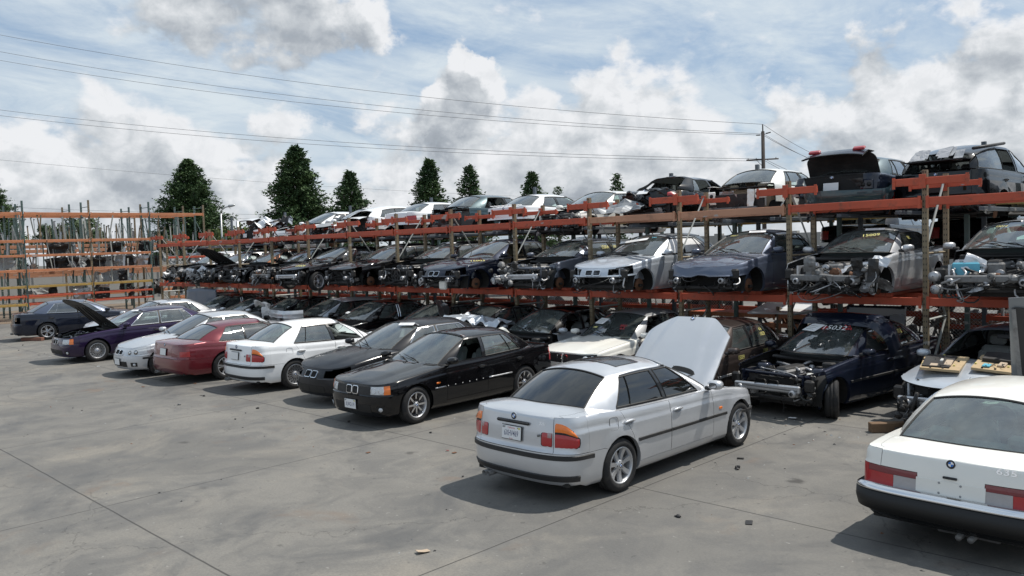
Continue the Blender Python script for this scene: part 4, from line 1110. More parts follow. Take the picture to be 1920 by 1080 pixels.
            for i in range(14): hose(f, (xf, rnd.uniform(-.6, .6), rnd.uniform(.4, .7) + dz), (xf + rnd.uniform(.1, .3), rnd.uniform(-.8, .8), rnd.uniform(.15, .5) + dz), rnd.choice((.008, .012, .020)), rnd.choice((M['greasy'], M['castmetal'], M['metal'], M['wirecol'])), rnd, .25)
        for i in range(8): hose(f, (xf, rnd.uniform(-.7, .7), rnd.uniform(.3, .66) + dz), (xf + rnd.uniform(-.1, .16), rnd.uniform(-.8, .8), rnd.uniform(.12, .6) + dz), rnd.choice((.005, .008, .014)), rnd.choice((M['wirecol'], M['greasy'], M['white_plastic'] if rnd.random() < .2 else M['wirecol'])), rnd, .2)
        # suspension and inner arch parts
        for sg in (-1, 1):
            f.box((sp['WB'], sg * .52, .30 + dz), (.10, .5, .06), M['greasy'], None, .015); f.lathe([(.05, .3), (.055, .62), (.03, .62)], M['greasy'], 12, Matrix.Translation((sp['WB'], sg * (W2 - .30), dz)), 'z')
        f.build('front_carrier', root)
def rear_guts(s, root, sp, pm, rnd):
    f = MB(); xr = s.xr + .12; zt = interp(sp['zs'], xr); dz = sp['zb'] - .19
    f.box((xr + .05, 0, .62 + dz), (.04, sp['W'] - .36, .34), M['greasy']); f.box((xr, 0, .45 + dz), (.10, 1.1, .10), M['castmetal'], None, .02)
    for sg in (-1, 1):
        f.box((xr + .02, sg * (sp['W'] / 2 - .24), zt - .22), (.08, .26, .20), pm, None, .02)
        for k in (-.06, .06): f.cyl((xr - .03, sg * (sp['W'] / 2 - .24) + k, zt - .22), (xr - .01, sg * (sp['W'] / 2 - .24) + k, zt - .22), .045, M['seal'], 12)
    for i in range(7): sheet(f, (xr + rnd.uniform(-.05, .15), rnd.uniform(-.7, .7), rnd.uniform(.3, .8) + dz), rnd.uniform(.15, .4), rnd.uniform(.15, .4), rnd.choice((pm, M['metal'], M['greasy'])), rnd, .06, Matrix.Rotation(rnd.uniform(1.0, 2.0), 3, 'Y'))
    for i in range(8): hose(f, (xr, rnd.uniform(-.6, .6), rnd.uniform(.3, .7) + dz), (xr - .05, rnd.uniform(-.7, .7), rnd.uniform(.2, .6) + dz), .008, M['wirecol'], rnd, .2)
    f.build('rear_panel', root)
def mark_glass(root, s, u, w, side, txt, size, m, nm='marker_writing', rot=0.0, gfun=True, lift=.028, condense=.8, bold=.01):
    f = s.G if gfun else s.S
    e = .02; p = f(u, w, side); a = f(u + e, w, side) - f(u - e, w, side); b = f(u, w + e, side) - f(u, w - e, side)
    n = a.cross(b); n.normalize()
    if n.dot(Vector((1 if u > 2 and gfun else 0, side * (1 if 1 <= u <= 2 else .01), .5))) < 0: n = -n
    T = frame_T(p + n * lift, n, Vector((0, 0, 1))) @ Matrix.Rotation(rot, 4, 'Z')
    mb = MB(); text_on(mb, txt, T, size, m, .0, bold, condense); o = mb.build(nm, root, recalc=False); return o
def sticker(root, s, u, w, side, dims, m, nm='sticker', rot=0.0, lift=.03):
    e = .02; p = s.G(u, w, side); a = s.G(min(u + e, 3), w, side) - s.G(u - e, w, side); b = s.G(u, w + e, side) - s.G(u, w - e, side); n = a.cross(b); n.normalize()
    if n.z < 0: n = -n
    T = frame_T(p + n * lift, n, Vector((0, 0, 1))) @ Matrix.Rotation(rot, 4, 'Z'); mb = MB(); mb.box((0, 0, 0), (dims[0], dims[1], .003), M[m], T)
    for i in range(3): mb.box((-.1 * dims[0] + rot * 0, dims[1] * (-.25 + .22 * i), .0022), (dims[0] * .6, dims[1] * .05, .001), M['seat'], T)
    return mb.build(nm, root)

def lamp_patches(s, root, sg):
    """rounded three part rear lamp draped over the tail: red body, orange top, clear reversing lens"""
    def patch(mb, u0, u1, fb, ft, m_, n=10, k=5, off=.006):
        vs = []; fs = []
        for i in range(n + 1):
            u = lerp(u0, u1, i / n); a, b = fb(i / n), ft(i / n)
            for j in range(k + 1):
                v = lerp(a, b, j / k); e = min(i, n - i) == 0 or j in (0, k); vs.append(s.S(u, v, sg) + s.N(u, v, sg) * (-.004 if e else off))
        for i in range(n):
            for j in range(k): q = (i * (k + 1) + j, (i + 1) * (k + 1) + j, (i + 1) * (k + 1) + j + 1, i * (k + 1) + j + 1); fs.append(q if sg < 0 else q[::-1])
        mb.add(vs, fs, m_, True)
    rd = lambda t, r: r * (1 - sqrt(max(0, 1 - (1 - min(1, t / .18))**2)))        # rounded end
    mb = MB()
    patch(mb, .238, .409, lambda t: .560 + rd(t, .05), lambda t: .815 - rd(t, .05), M['seal'], 12, 5, .002); patch(mb, .421, .885, lambda t: .555 + rd(1 - t, .08), lambda t: lerp(.945, .70, t**2.6), M['seal'], 18, 5, .002)
    patch(mb, .248, .402, lambda t: .575 + rd(t, .05), lambda t: .80 - rd(t, .05), M['red'], 12); patch(mb, .325, .398, lambda t: .70, lambda t: .79, M['greyred'], 5, 5, .010)
    patch(mb, .427, .87, lambda t: .57 + rd(1 - t, .08), lambda t: lerp(.80, .715, t**2.4), M['red'], 18)
    patch(mb, .427, .835, lambda t: lerp(.785, .708, (t * .93)**2.4), lambda t: lerp(.93, .735, t**2.6), M['orange'], 18, 4, .010)
    mb.build('taillight', root, recalc=False)
def e46_hood(s, sp, pm, ang):
    """pressed hood: straight nose, cut corners, two creases; real thickness and ribbed lining"""
    mb = MB(); nu, nv = 28, 14; hx, hz = sp['xce'] + .08, interp(sp['zs'], sp['xce']) - .02
    R_ = Matrix.Translation((hx, 0, hz)) @ Matrix.Rotation(-ang, 4, 'Y') @ Matrix.Translation((-hx, 0, -hz))
    def P_(a, b, off=0.0):
        yb, yf = a * .74, a * .69; aa = abs(a); xb = sp['xce'] + .24 - .24 * aa**2.2; xf = s.xf - .145 - (0 if aa < .50 else .30 * ((aa - .50) / .5)**1.15)
        x = lerp(xb, xf, b); y = lerp(yb, yf, b); cr_ = lerp(.52, .33, b); z = s.deckz(x, y) + .022 * clamp((cr_ - abs(y)) / .035) - .05 * clamp((abs(y) - .60) / .14)**2 - off
        return Vector((x, y, z))
    aa = [lerp(-1, 1, i / nu) for i in range(nu + 1)]
    for off, m_, st in ((0, pm, True), (.02, M['plastic'], False)):
        vs = [P_(a, j / nv, off) for a in aa for j in range(nv + 1)]; fs = []
        for i in range(nu):
            for j in range(nv): q = (i * (nv + 1) + j, i * (nv + 1) + j + 1, (i + 1) * (nv + 1) + j + 1, (i + 1) * (nv + 1) + j); fs.append(q[::-1] if st else q)
        mb.add(vs, fs, m_, st, R_)
    ring = [(a, 0) for a in aa] + [(1, j / nv) for j in range(1, nv + 1)] + [(a, 1) for a in aa[::-1][1:]] + [(-1, 1 - j / nv) for j in range(1, nv)]
    vs = []; 
    for a, b in ring: vs += [P_(a, b), P_(a, b, .02)]
    n = len(ring); mb.add(vs, [(2 * i, 2 * i + 1, (2 * i + 3) % (2 * n), (2 * i + 2) % (2 * n)) for i in range(n)], pm, False, R_)
    for a in (-.6, -.2, .2, .6):
        p0, p1 = P_(a, .12, .035), P_(a * .8, .88, .035); mb.tube([p0, p1], .03, M['plastic'], 6, R_)
    for a in (.3, .75):
        mb.tube([P_(q, a, .04) for q in (-.7, 0, .7)], .028, M['plastic'], 6, R_)
    n_ = Vector((.33, 0, 1)).normalized(); e = MB(); emblem_on(e, P_(0, .965) + n_ * .004, n_, Vector((0, 1, 0)).cross(n_) * -1, .041)
    for v_, i0 in ((e.v, 0),): 
        b0 = len(mb.v); mb.v += [tuple(R_ @ Vector(p)) for p in e.v]
        for f, k, sm_ in zip(e.f, e.m, e.sm): mb.f.append(tuple(x + b0 for x in f)); mb.m.append(mb.mi(e.mats[k])); mb.sm.append(sm_)
    for sg in (-1, 1):
        vs = []; fs = []
        for i in range(15):
            t = i / 14; a = sg * lerp(.12, .66, t); w = .075 * sqrt(max(.0, 1 - (2 * t - 1)**6)); c0 = .085 + .02 * t; vs += [P_(a, c0 - w * .5) + Vector((0, 0, .004)), P_(a, c0 + w * .5) + Vector((0, 0, .004))]
        mb.add(vs, [(2 * i, 2 * i + 1, 2 * i + 3, 2 * i + 2) for i in range(14)], M['seal'], False, R_)
        for i in range(13): a = sg * lerp(.15, .63, i / 12); mb.box(P_(a, .095) + Vector((0, 0, .007)), (.05, .006, .003), M['plastic'], R_)
    mb.tube([R_ @ P_(.9, .45, .03), Vector((s.sp['WB'] - .1, .66, .84))], .010, M['plastic'], 6); mb.tube([R_ @ P_(-.9, .45, .03), Vector((s.sp['WB'] - .1, -.66, .84))], .010, M['plastic'], 6)
    return mb
# ---------------------------------------------------------------- ground: worn concrete slabs
def ground_mat():
    m = bpy.data.materials.new('concrete_yard'); m.use_nodes = True; T = NT(m.node_tree); b = T.n['Principled BSDF']
    g = T.add('ShaderNodeNewGeometry').outputs['Position']
    n1 = T.noise(g, .22, 5, .6, .5); n2 = T.noise(g, 1.3, 8, .65, .8); n3 = T.noise(g, 38.0, 6, .75); n4 = T.noise(T.vmath('MULTIPLY', g, (1.0, .7, 1)), .6, 9, .72, .8)
    c = T.mix(T.ss(n1, .35, .65), (.152, .146, .134), (.210, .199, .178))
    c = T.mix(T.ss(n2, .40, .66, 0, .65), c, (.112, .110, .107))
    c = T.mix(T.ss(n4, .50, .66, 0, .62), c, (.078, .078, .078))
    c = T.mix(T.ss(T.noise(T.vmath('ADD', g, (9, 4, 0)), .4, 7, .65, .6), .52, .70, 0, .65), c, (.27, .245, .205))
    c = T.mix(T.math('MULTIPLY', T.ss(n3, .3, .8), .5), c, (.08, .078, .076))
    # oil spots
    vo = T.add('ShaderNodeTexVoronoi', {'Vector': T.vmath('ADD', g, T.vmath('MULTIPLY', T.noise(g, 3.0, 4, .6, 0, 1), (.35, .35, 0))), 'Scale': .8, 'Randomness': 1.0})
    c = T.mix(T.math('MULTIPLY', T.ss(vo.outputs['Distance'], .10, .03), T.ss(T.noise(g, .9, 2), .44, .54, 0, .8)), c, (.045, .042, .04))
    c = T.mix(T.math('MULTIPLY', T.ss(T.noise(T.vmath('ADD', g, (31, 4, 0)), .5, 5, .6, .4), .60, .70), .5), c, (.17, .115, .08))
    sp_ = T.noise(g, 9.0, 3, .5); c = T.mix(T.ss(sp_, .66, .72, 0, .45), c, (.06, .058, .055)); c = T.mix(T.ss(T.noise(T.vmath('ADD', g, (5, 1, 0)), 13.0, 3, .5), .68, .74, 0, .4), c, (.33, .32, .30))
    # swept tyre arcs: thin curved scuffs
    cx = T.add('ShaderNodeVectorMath', {0: g, 1: (-13.0, 2.0, 0)}, operation='DISTANCE').outputs['Value']
    w = T.math('SINE', T.math('MULTIPLY', cx, 9.0)); arcs = T.math('MULTIPLY', T.ss(w, .955, .995), T.ss(T.noise(g, .35, 3), .52, .62, 0, .12))
    c = T.mix(arcs, c, (.09, .088, .086))
    # slab joints and a few cracks
    sp = T.add('ShaderNodeSeparateXYZ', {0: g}); wob = T.math('MULTIPLY', T.math('SUBTRACT', T.noise(g, .8, 4), .5), .05)
    def joint(v, off, per, wd):
        f = T.math('SUBTRACT', T.math('FRACT', T.math('DIVIDE', T.math('ADD', T.math('ADD', v, wob), off), per)), .5)
        return T.ss(T.math('MULTIPLY', T.math('ABSOLUTE', f), per), wd, wd * .35)
    jx = joint(sp.outputs[0], 5.7 + 2.25, 4.5, .013); jy = joint(sp.outputs[1], -3.33 + 2.25, 4.5, .015)
    ck = T.add('ShaderNodeTexVoronoi', {'Vector': T.vmath('ADD', g, T.vmath('MULTIPLY', T.noise(g, 1.1, 6, .6, 0, 1), (1.2, 1.2, 0))), 'Scale': .16}, feature='DISTANCE_TO_EDGE').outputs[0]
    cr = T.math('MULTIPLY', T.ss(ck, .0018, .0004), .5)
    j = T.math('MAXIMUM', T.math('MAXIMUM', jx, jy), cr)
    st = T.math('MAXIMUM', joint(sp.outputs[0], 5.7 + 2.25, 4.5, .10), joint(sp.outputs[1], -3.33 + 2.25, 4.5, .09))
    c = T.mix(T.math('MULTIPLY', st, T.ss(n2, .35, .7, 0, .35)), c, (.14, .135, .13))
    c = T.mix(T.math('MULTIPLY', j, .85), c, (.045, .043, .04))
    T.l.new(c, b.inputs['Base Color']); T.l.new(T.ss(n4, .4, .7, .82, .55), b.inputs['Roughness']); b.inputs['Specular IOR Level'].default_value = .3
    h = T.math('SUBTRACT', T.math('MULTIPLY', n3, .5), j)
    T.l.new(T.add('ShaderNodeBump', {'Height': h, 'Strength': .35, 'Distance': .012}).outputs[0], b.inputs['Normal'])
    return m
M['ground'] = ground_mat()
g = MB(); g.add([(-420, -160, 0), (160, -160, 0), (160, 520, 0), (-420, 520, 0)], [(0, 1, 2, 3)], M['ground']); tag(g.build('ground'), kind='structure')
# dirt strip at the foot of the far parts rack
g = MB(); vs = []; n = 24
for i in range(n + 1):
    y = lerp(6, 25, i / n); vs += [(-56, y, .004), (-44.6 + .9 * noise.noise(Vector((y * .7, 3, 0))), y, .004)]
g.add(vs, [(2 * i, 2 * i + 1, 2 * i + 3, 2 * i + 2) for i in range(n)], mat('packed_dirt', (.16, .12, .085), .95, 0, 0, .3, 2.0, .4, 8)); tag(g.build('dirt'), kind='structure')
# rear boundary wall
M['wallc'] = mat('block_wall', (.34, .33, .31), .9, 0, 0, .15, 1.2, .3, 20, .3, .3, (.24, .22, .2))
def wall(a, b, h, lab, th=.2):
    mb = MB(); a = Vector(a); b = Vector(b); d = (b - a); L = d.length; n = max(1, int(L / 4)); ang = atan2(d.y, d.x)
    for i in range(n):
        c = a + d * ((i + .5) / n); mb.box((c.x, c.y, h / 2), (L / n - .02, th, h), M['wallc'], None, 0, Matrix.Rotation(ang, 3, 'Z'))
        c2 = a + d * (i / n); mb.box((c2.x, c2.y, h / 2 + .05), (.4, th + .12, h + .1), M['wallc'], None, 0, Matrix.Rotation(ang, 3, 'Z'))
    tag(mb.build('block_wall'), lab, 'wall')
wall((-92, 38, 0), (-10, 38, 0), 3.1, 'long grey concrete wall behind the racks at the back of the yard')
wall((-62, 0, 0), (-62, 37.8, 0), 2.6, 'grey concrete wall beyond the orange parts rack on the left')
# small litter on the slabs
rl = random.Random(5)
def litter(u_, v_, kind, lab, size=.06, colr='plastic'):
    d = fwd * FPX + rgt * (u_ - 960) - upv * (v_ - 540); t = -CAMH / d.z; p = Vector((0, 0, CAMH)) + d * t
    mb = MB(); 
    if kind == 'flat': sheet(mb, (0, 0, .012), size, size * .6, M[colr], rl, .015, Matrix.Identity(3), 4)
    else:
        lump(mb, (0, 0, size * .25), size * .5, M[colr], rl, (1, .8, .5)); lump(mb, (size * .5, size * .2, size * .15), size * .3, M[colr], rl, (1, .8, .5))
    tag(mb.build('scrap_piece', None, (p.x, p.y, 0), rl.uniform(0, 6)), lab, 'scrap piece', None, 'thing')

gr = MB(); rl2 = random.Random(44)
for i in range(1500):
    x = rl2.uniform(-36, 1); y = rl2.gauss(12.2, 1.6) if rl2.random() < .8 else rl2.uniform(3, 13); r_ = rl2.uniform(.006, .022) * (1.4 if y > 11 else 1)
    q = [(x + r_ * cos(a) * rl2.uniform(.6, 1.3), y + r_ * sin(a) * rl2.uniform(.6, 1.3), .001) for a in (0, 1.57, 3.14, 4.71)]; gr.add(q + [(x, y, r_ * rl2.uniform(.3, .9))], [(0, 1, 4), (1, 2, 4), (2, 3, 4), (3, 0, 4)], rl2.choice((M['plastic'], M['seat'], M['castmetal'], M['plastic'], M['rust'])))
tag(gr.build('gravel', recalc=False), kind='stuff')
# ---------------------------------------------------------------- pallet racks
def rackpaint(name, c, rust=(.12, .06, .035), amt=.55, patch=(.38, .37, .35)):
    m = bpy.data.materials.new(name); m.use_nodes = True; T = NT(m.node_tree); b = T.n['Principled BSDF']; g = T.add('ShaderNodeNewGeometry').outputs['Position']
    cc = T.mix(T.noise(g, 1.3, 4), tuple(x * .75 for x in c), tuple(x * 1.2 for x in c)); cc = T.mix(T.ss(T.noise(g, 5.0, 7, .7), .52, .68, 0, amt), cc, rust)
    # stuck labels and scuffed grey patches
    br = T.noise(T.vmath('MULTIPLY', g, (2.2, 2.2, 6)), 1.0, 2, .4); cc = T.mix(T.ss(br, .70, .73, 0, .8), cc, patch)
    T.l.new(cc, b.inputs['Base Color']); b.inputs['Roughness'].default_value = .55
    return m
M.update(r_red=rackpaint('rack_red', (.50, .085, .038)), r_orange=rackpaint('rack_orange', (.53, .205, .095), amt=.45), r_yellow=rackpaint('rack_yellow', (.42, .27, .07), amt=.5), r_dkyellow=rackpaint('rack_ochre', (.34, .25, .08)),
         r_green=rackpaint('rack_green', (.085, .135, .125), (.05, .05, .045), .5), r_tan=rackpaint('rack_tan', (.22, .175, .11), (.09, .05, .03), .9), r_grey=rackpaint('rack_grey', (.36, .38, .36), (.2, .16, .12), .4), r_slate=rackpaint('rack_slate', (.09, .11, .13), (.05, .04, .04), .5), r_pink=rackpaint('rack_faded_orange', (.50, .25, .15), amt=.4))
def post(root, x, y, h, m, holes=True, fx=.082, fy=.07, face=-1, nm='post', along='x'):
    mb = MB(); t = .006; 
    # open C section with a perforated face
    mb.box((x, y, h / 2), (fx, .012, h), M[m]); 
    for s_ in (-1, 1): mb.box((x + s_ * (fx / 2 - .006), y - face * (fy / 2 + .006), h / 2), (.012, fy, h), M[m])
    if holes:
        for k in range(int(h / .1)):
            for s_ in (-1, 1):
                mb.box((x + s_ * .02, y + face * .0072, .06 + k * .1), (.014, .002, .03), M['seal'])
    mb.box((x, y, .008), (.16, .14, .016), M[m]); return mb.build(nm, root)
def beam(root, a, b, m, h=.12, d=.05, nm='beam'):
    a = Vector(a); b = Vector(b); v = b - a; L = v.length; ang = atan2(v.y, v.x); c = (a + b) / 2; R_ = Matrix.Rotation(ang, 3, 'Z'); mb = MB()
    mb.box(c, (L, d, h), M[m], None, .006, R_); mb.box(c + R_ @ Vector((0, d * .5 + .012, -h * .12)), (L - .02, .03, h * .6), M[m], None, 0, R_)
    for s_ in (-1, 1): mb.box(c + R_ @ Vector((s_ * (L / 2 - .02), -.006 - d * .5, -.01)), (.05, .012, h * 1.55), M[m], None, 0, R_)
    return mb.build(nm, root)
def brace(root, a, b, m, w=.035, nm='brace'):
    mb = MB(); a, b = Vector(a), Vector(b); mb.tube([a, b], w * .6, M[m], 4, None, True, False); return mb.build(nm, root)
rr_ = random.Random(11)
YF, YR, YF2, YR2 = 15.2, 16.3, 17.55, 18.7
PXS = [-4.9 - 2.5 * k for k in range(-1, 14)]
root = empty('pallet_rack', (-20, 16, 0)); tag(root, 'long red steel rack of two shelves carrying wrecked cars across the whole yard', 'rack')
root.location = (0, 0, 0)
for i, X in enumerate(PXS):
    k = i - 1; tall = 4.0
    post(root, X, YF, tall, 'r_tan'); post(root, X, YR, 3.98, 'r_tan')
    post(root, X, YF2, 3.6, 'r_green', False); post(root, X, YR2, 4.72 if i % 2 == 0 or i < 5 else 3.9, 'r_slate', False)
    fr = [(.25, .95), (1.0, 1.6), (2.0, 2.9), (2.95, 3.75)]
    for j, (z0, z1) in enumerate(((.2, 1.35), (1.4, 2.5), (2.6, 3.9))):
        a, b = ((X, YF + .03, z0), (X, YR - .03, z1)) if (i + j) % 2 else ((X, YR - .03, z0), (X, YF + .03, z1)); brace(root, a, b, 'r_grey')
    brace(root, (X, YF, 1.38), (X, YR, 1.38), 'r_grey'); brace(root, (X, YF, 2.55), (X, YR, 2.55), 'r_tan')
    for (y, hh) in ((YF - .04, .13), (YR, .10)):
        off = rr_.uniform(-.12, .12); zz = 3.80 if y < 16 else 3.78
        beam(root, (X - .60 + off, y - .035, zz), (X + .62 + off, y - .035, zz), 'r_red', hh, .05, 'spacer_beam')
        mbx = MB(); mbx.box((X, y - .07, zz), (.11, .02, .24), M['r_red'], None, .004); mbx.build('connector', root)
for i in range(len(PXS) - 1):
    x0, x1 = PXS[i + 1] + .045, PXS[i] - .045; m_ = 'r_red' if i not in (2, 3) else 'r_pink'
    for y in (YF - .045, YR - .045, YF2, YR2):
        beam(root, (x0, y, 3.45 + rr_.uniform(-.01, .01)), (x1, y, 3.45 + rr_.uniform(-.01, .01)), m_ if y < 17 else 'r_dkyellow', .14 if y < 17 else .11)
        beam(root, (x0, y, 1.71), (x1, y, 1.71), 'r_red', .14)
    if i % 2 == 0: beam(root, (x0, YR2 + .02, 1.12), (x1, YR2 + .02, 1.12), 'r_red', .10)
for i in range(len(PXS) - 1):      # blocks the car bodies sit on, and the cross bars between front and back beams
    xc = (PXS[i] + PXS[i + 1]) / 2
    for s_ in (-.55, .55):
        mb = MB(); mb.box((xc + s_, 16.9, 1.825), (.10, 3.6, .085), M['r_red'], None, .008); mb.box((xc + s_, YF - .02, 1.84), (.30, .12, .11), M['r_red'], None, .006); mb.build('cross_bar', root)
        mb = MB(); mb.box((xc + s_, 17.4, 3.30), (.09, 3.0, .07), M['r_slate'], None, .008); mb.build('cross_bar', root)
# second row of racking behind
root = empty('pallet_rack', (0, 0, 0)); tag(root, 'ochre beamed rack with green posts standing behind the red car rack', 'rack')
for i in range(17):
    X = -1.2 - 2.62 * i
    for y in (19.9, 21.0): post(root, X, y, 3.95, 'r_green', False)
    for j, z0 in enumerate((.3, 1.5, 2.7)): brace(root, (X, 19.9 if j % 2 else 21, z0), (X, 21 if j % 2 else 19.9, z0 + 1.05), 'r_green')
    if i < 16:
        for y in (19.86, 21.04): beam(root, (X - 2.57, y, 3.36), (X - .05, y, 3.36), 'r_dkyellow' if rr_.random() < .8 else 'r_yellow', .13)
        beam(root, (X - 2.57, 19.86, 1.05), (X - .05, 19.86, 1.05), 'r_red', .13); beam(root, (X - 2.57, 19.86, 1.55), (X - .05, 19.86, 1.55), 'r_red', .11)
# low orange shelf with small parts under the car rack
root = empty('parts_shelf', (0, 0, 0)); tag(root, 'low orange red shelf with white price labels under the car rack', 'shelf')
for x in (-11.4, -9.0, -6.6): post(root, x, 17.9, 1.3, 'r_tan', False)
for (x0, x1) in ((-11.35, -9.05), (-8.95, -6.65)):
    for z in (1.08, .86): beam(root, (x0, 17.86, z), (x1, 17.86, z), 'r_orange', .10)
    mb = MB(); mb.box(((x0 + x1) / 2, 18.3, 1.10), (x1 - x0, .9, .03), M['r_red']); 
    for k in range(4): mb.box((x0 + .3 + k * .55, 17.826, .87), (.12, .006, .05), M['paper'])
    mb.build('deck', root)
for (x0, x1, lab) in ((-5.9, -1.2, 'wire decked shelf of rusty small parts behind the chain link fence'),):
    root = empty('parts_shelf', (0, 0, 0)); tag(root, lab, 'shelf')
    for x in (x0, (x0 + x1) / 2, x1): post(root, x, 19.3, 1.2, 'r_tan', False)
    beam(root, (x0, 19.26, .86), (x1, 19.26, .86), 'r_red', .11)
    mb = MB()
    for k in range(int((x1 - x0) / .09)): mb.box((x0 + k * .09, 19.55, .94), (.03, .7, .02), M['rust'])
    mb.build('deck', root)
# ---- orange rack of trim and glass on the left, running away from the camera
LX = -46.0
def left_rack(x, ys, h, beams, lab, mpost):
    root = empty('pallet_rack', (0, 0, 0)); tag(root, lab, 'rack')
    for y in ys:
        for dx in (0, -1.15):
            o = post(root, 0, 0, h + rr_.uniform(-.1, .1), mpost if rr_.random() < .75 else 'r_tan', True); o.location = (x + dx, y, 0); o.rotation_euler = (0, 0, -pi / 2 + pi)
        z = .3; j = 0
        while z + 1.2 < h: brace(root, (x - (0 if j % 2 else 1.15), y, z), (x - (1.15 if j % 2 else 0), y, z + 1.15), mpost, .03); z += 1.2; j += 1
        brace(root, (x, y, h - .25), (x - 1.15, y, h - .25), mpost, .03)
    for (z, mm, i0, i1, hh) in beams:
        for i in range(i0, i1):
            for dx in (.05, -1.2):
                beam(root, (x + dx, ys[i] + .05, z), (x + dx, ys[i + 1] - .05, z), mm, hh, .05)
            if mm == 'r_yellow' or z in (2.45, 3.2):
                mb = MB()
                for k in range(24): mb.box((x - .57, lerp(ys[i] + .1, ys[i + 1] - .1, k / 23), z + hh / 2), (1.1, .02, .015), M['r_grey'])
                mb.build('wire_deck', root)
ys1 = [5.85, 8.95, 12.05, 15.15, 18.25, 21.35]
left_rack(LX, ys1, 5.95, ((5.32, 'r_orange', 0, 5, .14), (3.95, 'r_orange', 0, 4, .13), (3.22, 'r_orange', 0, 4, .12), (2.47, 'r_orange', 0, 4, .12), (1.66, 'r_yellow', 0, 4, .12), (1.18, 'r_red', 1, 4, .09), (.78, 'r_red', 2, 4, .09), (.78, 'r_yellow', 0, 2, .12)), 'tall orange beamed rack with green posts at the far left of the yard', 'r_green')
left_rack(-47.9, [y - .35 for y in ys1], 5.85, ((5.32, 'r_orange', 0, 5, .12), (3.7, 'r_pink', 0, 5, .15), (2.3, 'r_pink', 0, 5, .15)), 'middle orange rack standing back to back with the tall one on the left', 'r_green')
left_rack(-51.5, [y + 1.3 for y in ys1], 5.6, ((3.5, 'r_pink', 0, 5, .18), (2.1, 'r_pink', 0, 5, .16), (.9, 'r_orange', 0, 5, .13)), 'second faded orange rack behind the tall orange one on the left', 'r_green')
left_rack(-40.2, [17.2, 19.6, 22.0], 3.9, ((3.62, 'r_red', 0, 2, .16), (2.9, 'r_red', 0, 2, .10), (1.66, 'r_red', 0, 2, .12), (.9, 'r_orange', 0, 2, .12)), 'short red rack between the car rack and the tall orange one', 'r_tan')
# trim strips and window frames stood up in the racks
sm = []
for q in range(5):
    mb = MB(); w = (.07, .09, .06, .12, .07)[q]; L = (1.5, 1.2, 1.8, 1.0, 1.35)[q]; mb.box((0, 0, L / 2), (.02, w, L), M[('r_grey', 'r_grey', 'r_green', 'alloy', 'r_tan')[q]], None, .004); mb.box((.02, 0, L * .97), (.05, w * 1.3, .05), M['plastic'], None, .005); sm.append(mb)
src = [mb.build('metal_rail') for mb in sm]; used = [False] * 5
for i in range(230):
    q = rr_.randrange(5); lv = rr_.choice((3.28, 2.53, 3.28, 1.73, 4.0)); x = LX - rr_.uniform(.1, 1.05) - (5.5 if rr_.random() < .45 else 0); y = rr_.uniform(8.0, 20.8)
    if used[q]: o = src[q].copy(); col.objects.link(o)
    else: o = src[q]; used[q] = True
    if x < -50: lv = rr_.choice((2.2, 3.6))
    o.location = (x, y, lv); o.rotation_euler = (rr_.gauss(0, .10), rr_.gauss(0, .06), rr_.uniform(0, pi)); tag(o, 'long thin grey metal rail stood upright in the left racks', 'metal rail', 'metal rails stood upright in the left racks', 'thing')
# dark curved bumper skins and panes stacked on the shelves
pn = []
for q in range(4):
    mb = MB(); rq = random.Random(q); sheet(mb, (0, 0, .3), .6 + .2 * q, .55, M[('plastic', 'alloy', 'greasy', 'seat')[q]], rq, .12, Matrix.Rotation(pi / 2, 3, 'X'), 6); pn.append(mb)
src = [mb.build('body_panel') for mb in pn]; used = [False] * 4
for i in range(70):
    q = rr_.choice((0, 0, 1, 2, 3)); x = LX - rr_.uniform(.2, 1.0) - (5.5 if rr_.random() < .4 else 0); y = rr_.uniform(13.5 if rr_.random() < .8 else 9, 21); lv = rr_.choice((2.53, 2.53, 3.28, 1.73, .85))
    if x < -50: lv = rr_.choice((2.2, 2.2, 1.0))
    if used[q]: o = src[q].copy(); col.objects.link(o)
    else: o = src[q]; used[q] = True
    o.location = (x, y, lv); o.rotation_euler = (rr_.gauss(0, .2), rr_.gauss(0, .2), pi / 2 + rr_.gauss(0, .5)); tag(o, 'loose dented body panel stored on a shelf of the left racks', 'body panel', 'loose panels stored on the left racks', 'thing')
# ---- chain link fence behind the ground row
def chainlink(x0, x1, y, h, lab, sp=.075):
    root = empty('chain_link_fence', (0, 0, 0)); tag(root, lab, 'fence')
    mb = MB(); L = x1 - x0; n = int((L + h) / sp); r = .0028
    for sgn in (1, -1):
        for i in range(n):
            a = x0 - h + i * sp if sgn > 0 else x0 + i * sp
            # clip the 45 degree wire to the panel
            pts = []
            for z in (0.05, h):
                pts.append((a + (z if sgn > 0 else -z), z))
            (xa, za), (xb, zb_) = pts
            def clipx(xa, za, xb, zb_, X): t = (X - xa) / (xb - xa); return (X, za + (zb_ - za) * t)
            if max(xa, xb) < x0 or min(xa, xb) > x1: continue
            P0, P1 = (xa, za), (xb, zb_)
            if P0[0] < x0: P0 = clipx(xa, za, xb, zb_, x0)
            if P0[0] > x1: P0 = clipx(xa, za, xb, zb_, x1)
            if P1[0] < x0: P1 = clipx(xa, za, xb, zb_, x0)
            if P1[0] > x1: P1 = clipx(xa, za, xb, zb_, x1)
            mb.tube([(P0[0], y + sgn * .003, P0[1]), (P1[0], y + sgn * .003, P1[1])], r, M['chain'], 3, None, False, False)
    mb.build('chain_mesh', root)
    k = int(L / 2.6) + 1
    for i in range(k + 1):
        X = lerp(x0, x1, i / k); p = MB(); p.cyl((X, y + .05, 0), (X, y + .05, h + .05), .03, M['galv'], 10); p.build('post', root)
    p = MB(); p.cyl((x0, y + .05, h), (x1, y + .05, h), .021, M['galv'], 8); p.build('top_rail', root)
